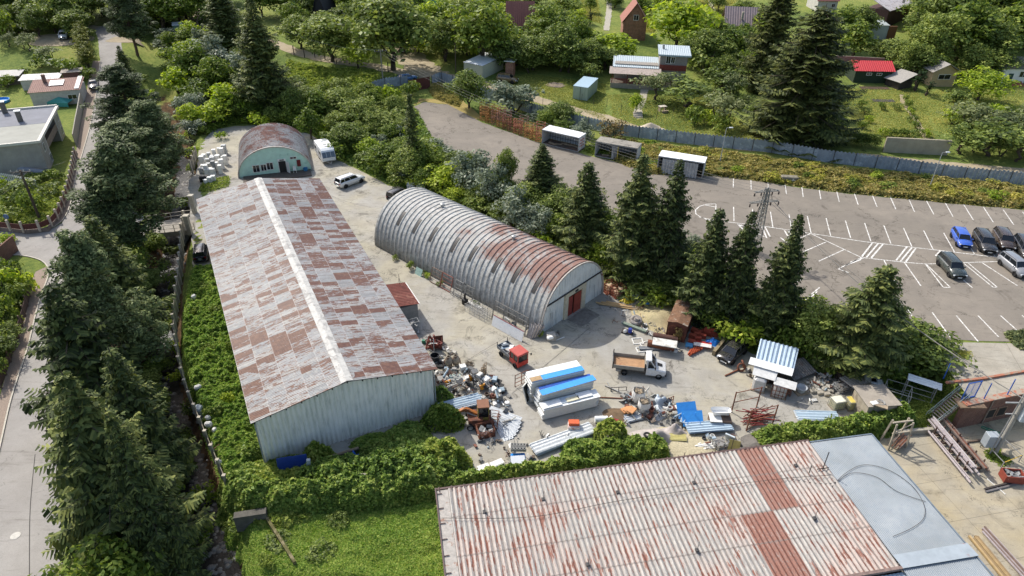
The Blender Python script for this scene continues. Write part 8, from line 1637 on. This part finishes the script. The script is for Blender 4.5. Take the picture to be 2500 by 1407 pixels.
mk('wire_coil','wire coil lying on the board hut roof','coil',at(2148,985,2.35),M_STEEL,lambda mb:(mb.torus((0,0,.05),.4,.03),mb.torus((.1,.05,.1),.36,.03)));boxthing('wooden_tray','pale wooden tray on the board hut roof','tray',2150,992,(1.2,.5,.1),M_WOOD,-.5,z=2.35,bev=0);boxthing('white_cloth','crumpled white cloth on the board hut roof','cloth',2135,985,(.7,.5,.12),M_WHITE,.3,z=2.35,bev=.04)
crate('steel_stand','white-grey open steel frame behind the board hut','frame',2180,985,(2.2,1.8,2.0),-.5,mat('#a8a69e',.6),3);t=thing('wavy_shelter','narrow stand with a bright wavy roof sheet beside the vines','shelter',at(2222,990),rad(-28));mb=MB();mb.corr((0,0,2.5),(0,1.1,2.6),(3.0,1.1,2.5),(3.0,0,2.4),.35,.06);mb.build('roof',mat('#dfe0dd',.45,var=.06),t);mb=MB();[mb.bar((x,y,0),(x,y,2.45),.08)for x in(.1,2.6)for y in(.1,1.0)];[mb.bar((.1,.1,z_),(2.6,.1,z_),.05)for z_ in(.6,1.2,1.8)];mb.build('posts',mat('#9a958a',.8),t);t.location=at(2196,975)
mk('rusty_box','open rusty sheet box at the end of the ivy','box',at(2072,1040),mat('#8b5038',.8,var=.3),lambda mb:(mb.box((0,0,.04),(1.1,.8,.06)),mb.box((.55,0,.3),(.05,.8,.55)),mb.box((-.55,0,.3),(.05,.8,.55)),mb.box((0,.4,.3),(1.1,.05,.55)),mb.box((0,-.4,.2),(1.1,.05,.35))),.3)
mq=Matrix.Translation(qm)@Matrix.Rotation(rzQ,4,'Z')
def alongQ(name,label,cat,x,y,build,m_,rz=0):o=mk(name,label,cat,mq@Vector((x,y,0)),m_,build,rzQ+rz);return o
alongQ('sheet_rack','steel rack of rails leaning at the near left side of the arched hall','rack',-7.6,3.0,lambda mb:([mb.bar((.3,y,0),(.9,y,2.2),.08)for y in(-1.8,-.2,1.6,3.2)],[mb.bar((.3+.15*k,-1.8,.55*k),(.3+.15*k,3.2,.55*k),.06)for k in range(1,5)]),mat('#77736c',.6))
t=thing('white_shutter','large white ribbed shutter standing along the arched hall','shutter',mq@Vector((-8.3,.7,0)),rzQ);mb=MB();mb.corr((.0,0,.05),(.35,0,1.25),(.35,4.6,1.25),(.0,4.6,.05),.1,.012);mb.build('slats',mat('#d9d9d6',.5,var=.08),t);mb=MB();mb.bar((.36,0,1.27),(.36,4.6,1.27),.05);mb.build('red_edge',mat('#8d2430',.5),t)
for i in range(4):alongQ('corrugated_sheet','one of the bent grey roof sheets leaning at the corner of the arched hall','sheet',-7.2+.25*i,.25-.12*i,lambda mb:mb.corr((0,0,0),(.0,.7,0),(.7,.8,1.5),(.7,.0,1.45),.25,.06),mat('#a79f98',.7,var=.25),-.2*i).__setitem__('group','bent roof sheets at the hall corner')
alongQ('wire_cage','heap of pale wire cages beside the arched hall','cage',-7.6,8.0,lambda mb:[mb.bar(p,q,.03)for k in range(5)for l in range(4)for p,q in(((-.7,-1.6+.8*k,.3*l),(.7,-1.6+.8*k,.3*l)),((-.7+.45*l,-1.6+.8*k,0),(-.7+.45*l,-1.6+.8*k,1.0)),((-.7+.45*l,-1.6,.25*k),(-.7+.45*l,1.6,.25*k)))],mat('#b3b0a8',.5))
for i,(y,l)in enumerate(((16.5,'tall brown gate frame leaning on the arched hall'),(14.6,'second rusty gate frame leaning on the arched hall'),(11.0,'narrow pair of frames leaning on the arched hall'),(12.3,'low grey railing propped on the arched hall'))):
 alongQ('old_gate',l,'frame',-6.9,y,lambda mb:([mb.bar((0,-1,.1),(.6,-1,1.9),.07),mb.bar((0,.8,.1),(.6,.8,1.9),.07),mb.bar((0,-1,.1),(0,.8,.1),.07),mb.bar((.6,-1,1.9),(.6,.8,1.9),.07)],[mb.bar((.15*k,-1,.45*k+.1),(.15*k,.8,.45*k+.1),.04)for k in range(4)]),mat(('#7a6252','#8a4a38','#77756e','#8d8b85')[i],.7))
alongQ('motor_pump','dark machine with a lamp-like head beside the arched hall','machine',-7.3,10.6,lambda mb:(mb.box((0,0,.35),(.6,.6,.7),bev=.05),mb.cyl((0,0,.6),(0,0,1.4),.12,n=8),mb.lathe([(0,1.55),(.16,1.45),(.1,1.3)],n=10)),M_BLACK);alongQ('bicycle_wreck','grey bicycle wreck lying by the wall of the arched hall','bicycle',-7.1,12.6,lambda mb:(mb.torus((0,-.5,.33),.3,.03,Matrix.Rotation(rad(80),4,'Y')),mb.torus((0,.5,.33),.3,.03,Matrix.Rotation(rad(80),4,'Y')),mb.bar((0,-.5,.33),(0,.1,.7),.04),mb.bar((0,.1,.7),(0,.5,.33),.04)),M_GREY)
alongQ('glass_sheet','pale green glass sheets leaning at the arched hall','glass',-6.9,19.5,lambda mb:mb.slab((0,-.6,0),(0,.6,0),(.35,.6,.9),(.35,-.6,.9),.03),mat('#a8c4b8',.2,var=.1));alongQ('white_pipe','long white pipe along the foot of the arched hall','pipe',-6.9,9.6,lambda mb:mb.cyl((0,-1.3,.2),(0,1.3,.2),.15,n=10),M_WHITE)
for i,(x,y)in enumerate(((-6.5,21.5),(-6.4,19.0),(-6.5,18.2),(-6.5,24.5),(-6.6,9.3),(-6.5,15.8),(-6.0,.0))):plant('shrub',mq@Vector((x,y,0)),.8 if i else 1.2,1.1 if i else 1.6,'one of the weed tufts growing along the arched hall wall','weed tufts along the arched hall',i%4,'shrub')
ro=random.Random(17)
for r_ in range(2):
 for k in range(11):
  for lv in range(2 if ro.random()<.7 else 1):
   px,py=1183+k*13.6,286+k*5.2-r_*13;g=PZ(px,py+8,3.0);g.z=3.05+lv*1.25;c_=mat(ro.choice(('#9a5a38','#7d4a33','#a87438','#6d4a38')),.75,var=.25);mb=MB();x_,y_,h_=.75,.5,1.2
   for i in(-1,1):
    for j in(-1,1):mb.bar((i*x_,j*y_,0),(i*x_,j*y_,h_),.07)
   for z_ in(.1,.62,1.15):
    for s_ in(-1,1):mb.bar((-x_,s_*y_,z_),(x_,s_*y_,z_),.06);mb.bar((s_*x_,-y_,z_),(s_*x_,y_,z_),.06)
   for q_ in range(4):mb.bar((-x_+.3*q_+.3,-y_,.1),(-x_+.3*q_+.3,y_,.1),.05)
   o=mb.build('stillage',c_);o.location=g;o.rotation_euler=(0,0,rad(-14)+ro.uniform(-.1,.1));tag(o,'one of the rusty orange stillages stacked in rows beside the car park lane','stillage','orange stillages beside the lane')
for x,y,l in((700,1150,'left dark blue door leaning in the ivy under the gable'),(735,1145,'right dark blue door leaning in the ivy under the gable')):boxthing('blue_door',l,'door',x,y,(1.3,.08,1.5),mat('#22418c',.5),.25,z=.3,rx=-.25,bev=0)
boxthing('white_post','short white post in the ivy under the gable','post',758,1160,(.3,.25,1.9),mat('#a9b0b0',.7),.1,z=.5,ry=.1);mound('blue_tarpaulin','crumpled blue tarpaulin over junk below the gable','tarpaulin',868,1128,.85,1.2,mat('#1f5fc0',.4,var=.2),41,rough=.6);boxthing('grey_sack','grey-purple sack beside the crumpled blue tarpaulin','sack',852,1138,(.8,.7,.9),mat('#8c8794',.7),.4,z=.2,bev=.2)
for i in range(3):mk('log','one of the bare logs stacked at the foot of the gable','log',at(838,1115+3*i),mat('#8b7a62',.95,var=.3),lambda mb:mb.cyl((-1.5,-.7,.3+.2*i),(1.3,.7,.3+.2*i),.13,n=8),0,'bare logs at the foot of the gable')
mound('white_dome','dirty white dome poking out of the creepers','dome',893,1196,1.4,2.1,mat('#c9bfae',.7,var=.2),43,1.2,rough=.08)
for x,y,l in((1095,1098,'left'),(1060,1105,'middle'),(1030,1112,'right')):boxthing('concrete_slab','broken concrete slab on the ground near the gable, %s one'%({'left':'rightmost','middle':'middle','right':'leftmost'}[l]),'slab',x,y,(1.5,1.3,.08),mat('#a59a86',.95,var=.3,scale=2),.3,bev=0)
for x,y,w_,l in((484,950,.9,'upper white toilet bowl in the weeds'),(485,1005,1.2,'grey corrugated offcut against the concrete fence'),(510,1040,.9,'white cooker lying in the weeds'),(525,1052,.7,'white round tub in the weeds'),(508,1022,.7,'blue and white crate in the weeds'),(534,1130,.7,'white chair lying by the fence end'),(474,728,.9,'white cylinder standing in the weeds beside the fence')):boxthing('dumped_item',l,'scrap',x,y,(w_*.75,w_*.55,w_*.5),mat('#d2d0c8' if 'grey' not in l else '#8f989c',.6,var=.3),random.uniform(0,2),z=.6,bev=.14,rx=random.uniform(-.5,.5))
def bundle(label,A_,B_,n,wid,hgt,m_,name,cat,r=.05,group=None,z0=.4,lab=None):
 a,b=at(*A_),at(*B_);d=(b-a);L_=d.length;dn=Vector((-d.y,d.x,0)).normalized();r_=random.Random(int(A_[0]+n))
 for k in range(n):
  o=dn*r_.uniform(-wid/2,wid/2)+Vector((0,0,z0+r_.uniform(0,hgt)));s0=r_.uniform(-.3,.3);mm=m_[k%len(m_)]if isinstance(m_,list)else m_
  mb=MB();(mb.cyl if name.endswith('pipe')else mb.bar)(d.normalized()*s0,d+d.normalized()*r_.uniform(-.4,.4),r)if not name.endswith('pipe')else mb.cyl(d.normalized()*s0,d+d.normalized()*r_.uniform(-.4,.4),r/2,n=8)
  ob=mb.build(name,mm);ob.location=a+o;tag(ob,lab or label,cat,group or label)
M_PP=mat('#a79c9a',.5,var=.2);M_PK=mat('#7c6a5f',.7,var=.3)
bundle('one of the pale metal beams on the long rack',(2268,1042),(2372,1168),9,.7,.3,[M_PP,mat('#b5aca8',.5)],'metal_beam','beam',.12,'pale beams on the long rack',.8)
bundle('one of the pale metal pipes on the low side of the rack',(2264,1060),(2362,1180),6,.5,.2,[M_PP],'metal_pipe','pipe',.12,'pale pipes on the low side of the rack',.3)
bundle('one of the rusty brown rails of the upper rack side',(2286,1030),(2400,1168),5,.6,.2,[M_PK,M_RUST],'metal_beam','beam',.12,'rusty rails of the upper rack side',.9)
bundle('one of the thin dark rails lying outside the rack',(2312,1060),(2405,1150),3,.3,.1,[M_PK],'metal_beam','beam',.1,'thin rails outside the rack',.3)
t=thing('storage_rack','long low rack with hooked arms carrying beams','rack',at(2290,1060));a,b=at(2290,1060),at(2385,1165);d=b-a;dn=Vector((-d.y,d.x,0)).normalized()
for k in range(5):c0=d*((k+.3)/5);mb=MB();mb.bar(c0-dn*.8+Vector((0,0,.25)),c0+dn*.9+Vector((0,0,.25)),.16);[mb.bar(c0+dn*q_,c0+dn*q_+Vector((0,0,1.3)),.1)for q_ in(-.8,0,.8)];mb.build('bracket',mat('#4b372e',.8),t)
bundle('one of the brown rods under the timber trestle',(2180,1098),(2205,1072),14,.9,.3,[M_RUST,M_PK],'metal_rod','rod',.06,'brown rods under the trestle',.3)
bundle('one of the timber beams lying at the bottom right',(2372,1310),(2478,1440),7,.9,.1,[mat('#ae9468',.85,var=.2),mat('#8b7452',.85,var=.2)],'timber_beam','beam',.16,'timber beams at the bottom right',.1)
bundle('one of the metal bars beside the timber at the bottom right',(2400,1295),(2530,1440),7,.6,.12,[M_PP,M_PK],'metal_bar','bar',.12,'metal bars at the bottom right',.15)
bundle('one of the dark steel sections lying by the red crate',(2408,1200),(2520,1172),4,.4,.1,[mat('#6e6a68',.5),M_DARKST],'steel_section','beam',.16,'dark sections by the red crate',.05)
mk('wooden_beam','short dark beam lying left of the transformer barrier','beam',at(2378,1080),mat('#6b5a4c',.9),lambda mb:mb.bar((-.9,-.1,.1),(.9,.2,.1),.15));mk('white_pipe','short white stick lying near the end of the rack','stick',at(2432,1190),M_WHITE,lambda mb:mb.bar((-.3,.9,.05),(.3,-.8,.05),.06))
t=thing('red_crate','rusty red steel crate full of metal parts','crate',at(2466,1172),-.1);mb=MB();mb.box((0,0,.12),(1.6,1.0,.1));[mb.box((s_*.8,0,.5),(.06,1.0,.75))for s_ in(-1,1)];[mb.box((0,s_*.5,.5),(1.6,.06,.75))for s_ in(-1,1)];mb.build('bin',mat('#8a3f2e',.7,var=.25),t);mb=MB();r_=random.Random(2);[mb.box((r_.uniform(-.6,.6),r_.uniform(-.35,.35),r_.uniform(.3,.95)),(.4,.15,.15),rz=r_.uniform(0,3),rx=r_.uniform(-.5,.5))for _ in range(22)];mb.build('contents',M_STEEL,t)
t=thing('green_trolley','green metal frame lying near the transformer cabinet','frame',at(2425,1065));mb=MB();mb.bar((-.8,.8,.3),(.5,-.5,.5),.07);mb.bar((-.6,1.0,.3),(.7,-.3,.5),.07);[mb.bar((-.8+.3*k,.8-.3*k,.3),(-.6+.3*k,1.0-.3*k,.32),.05)for k in range(5)];mb.build('frame',mat('#1c7358',.5),t)
t=thing('timber_trestle','tall weathered timber trestle frame beside the ivy','trestle',at(2180,1085),rad(10));mb=MB();[mb.bar((x,y,0),(x*.9,y*.5,2.9),.14)for x in(-.9,.9)for y in(-.6,.6)];mb.bar((-1.0,0,2.85),(1.0,0,2.85),.14);mb.bar((-.9,-.3,1.8),(.9,-.3,1.8),.12);mb.bar((-.9,-.3,1.8),(.9,-.3,2.8),.08);mb.build('frame',mat('#a09684',.9,var=.25),t)
rails('steel_stand','fallen grey railing left of the timber trestle',2080,1085,2.2,.6,.25,M_STEEL,2);boxthing('pale_stone','pale boulder beside the transformer pole','stone',2455,1110,(.9,.7,.6),mat('#a59a84',.9,var=.2),.3,bev=.25)
boxthing('bottom_terrace_wall','low concrete wall strip running right of the ivy','wall',2235,1058,(4.2,.35,.5),M_CONC,.12)
scatter('weeds',((2405,1115),(2450,1140),(2470,1125),(2430,1085)),1200,.14,L_WEED,'weeds growing inside the transformer barrier',.3,91)
scatter('grass_tuft',((2330,855),(2370,860),(2362,878),(2335,872)),900,.16,L_LAWN,'grass tuft growing on the concrete terrace',.2,92);scatter('weeds',((2450,815),(2600,800),(2600,880),(2480,850)),3500,.25,L_OLIVE,'sparse bush at the right edge of the car park',1.0,93)
mound('concrete_ledge','remains of dark soil in front of the panels','soil',1520,1015,1.5,.3,mat('#6a563f',.95,var=.3),51,1.6)
junk('one of the bits of timber and scrap right of the red door',((1480,745),(1570,745),(1640,790),(1560,830),(1500,790)),40,'timber and scrap right of the red door',.25,.15,.5)
junk('one of the pieces of rubbish along the lower edge of the yard',((1120,1075),(1340,1060),(1500,1030),(1560,1040),(1340,1120),(1180,1150)),55,'rubbish along the lower edge of the yard',.2,.12,.45)
junk('one of the odds and ends around the makeshift shelter',((1800,900),(1850,945),(1940,985),(2010,985),(1960,930)),26,'odds and ends around the shelter',.3,.15,.5)
junk('one of the bits under the ivy beside the tube rack',((1880,1050),(2100,1035),(2150,1005),(2060,1050),(1900,1070)),24,'bits beside the tube rack',.25,.12,.5)
# ================================================================== CLEAN UP
for L_ in PROT.values():
 for p in L_:
  if id(p)not in _used:
   for ch in list(p.children):bpy.data.objects.remove(ch)
   bpy.data.objects.remove(p)
for o in C.objects:
 for k in('H','W'):
  if k in o:del o[k]
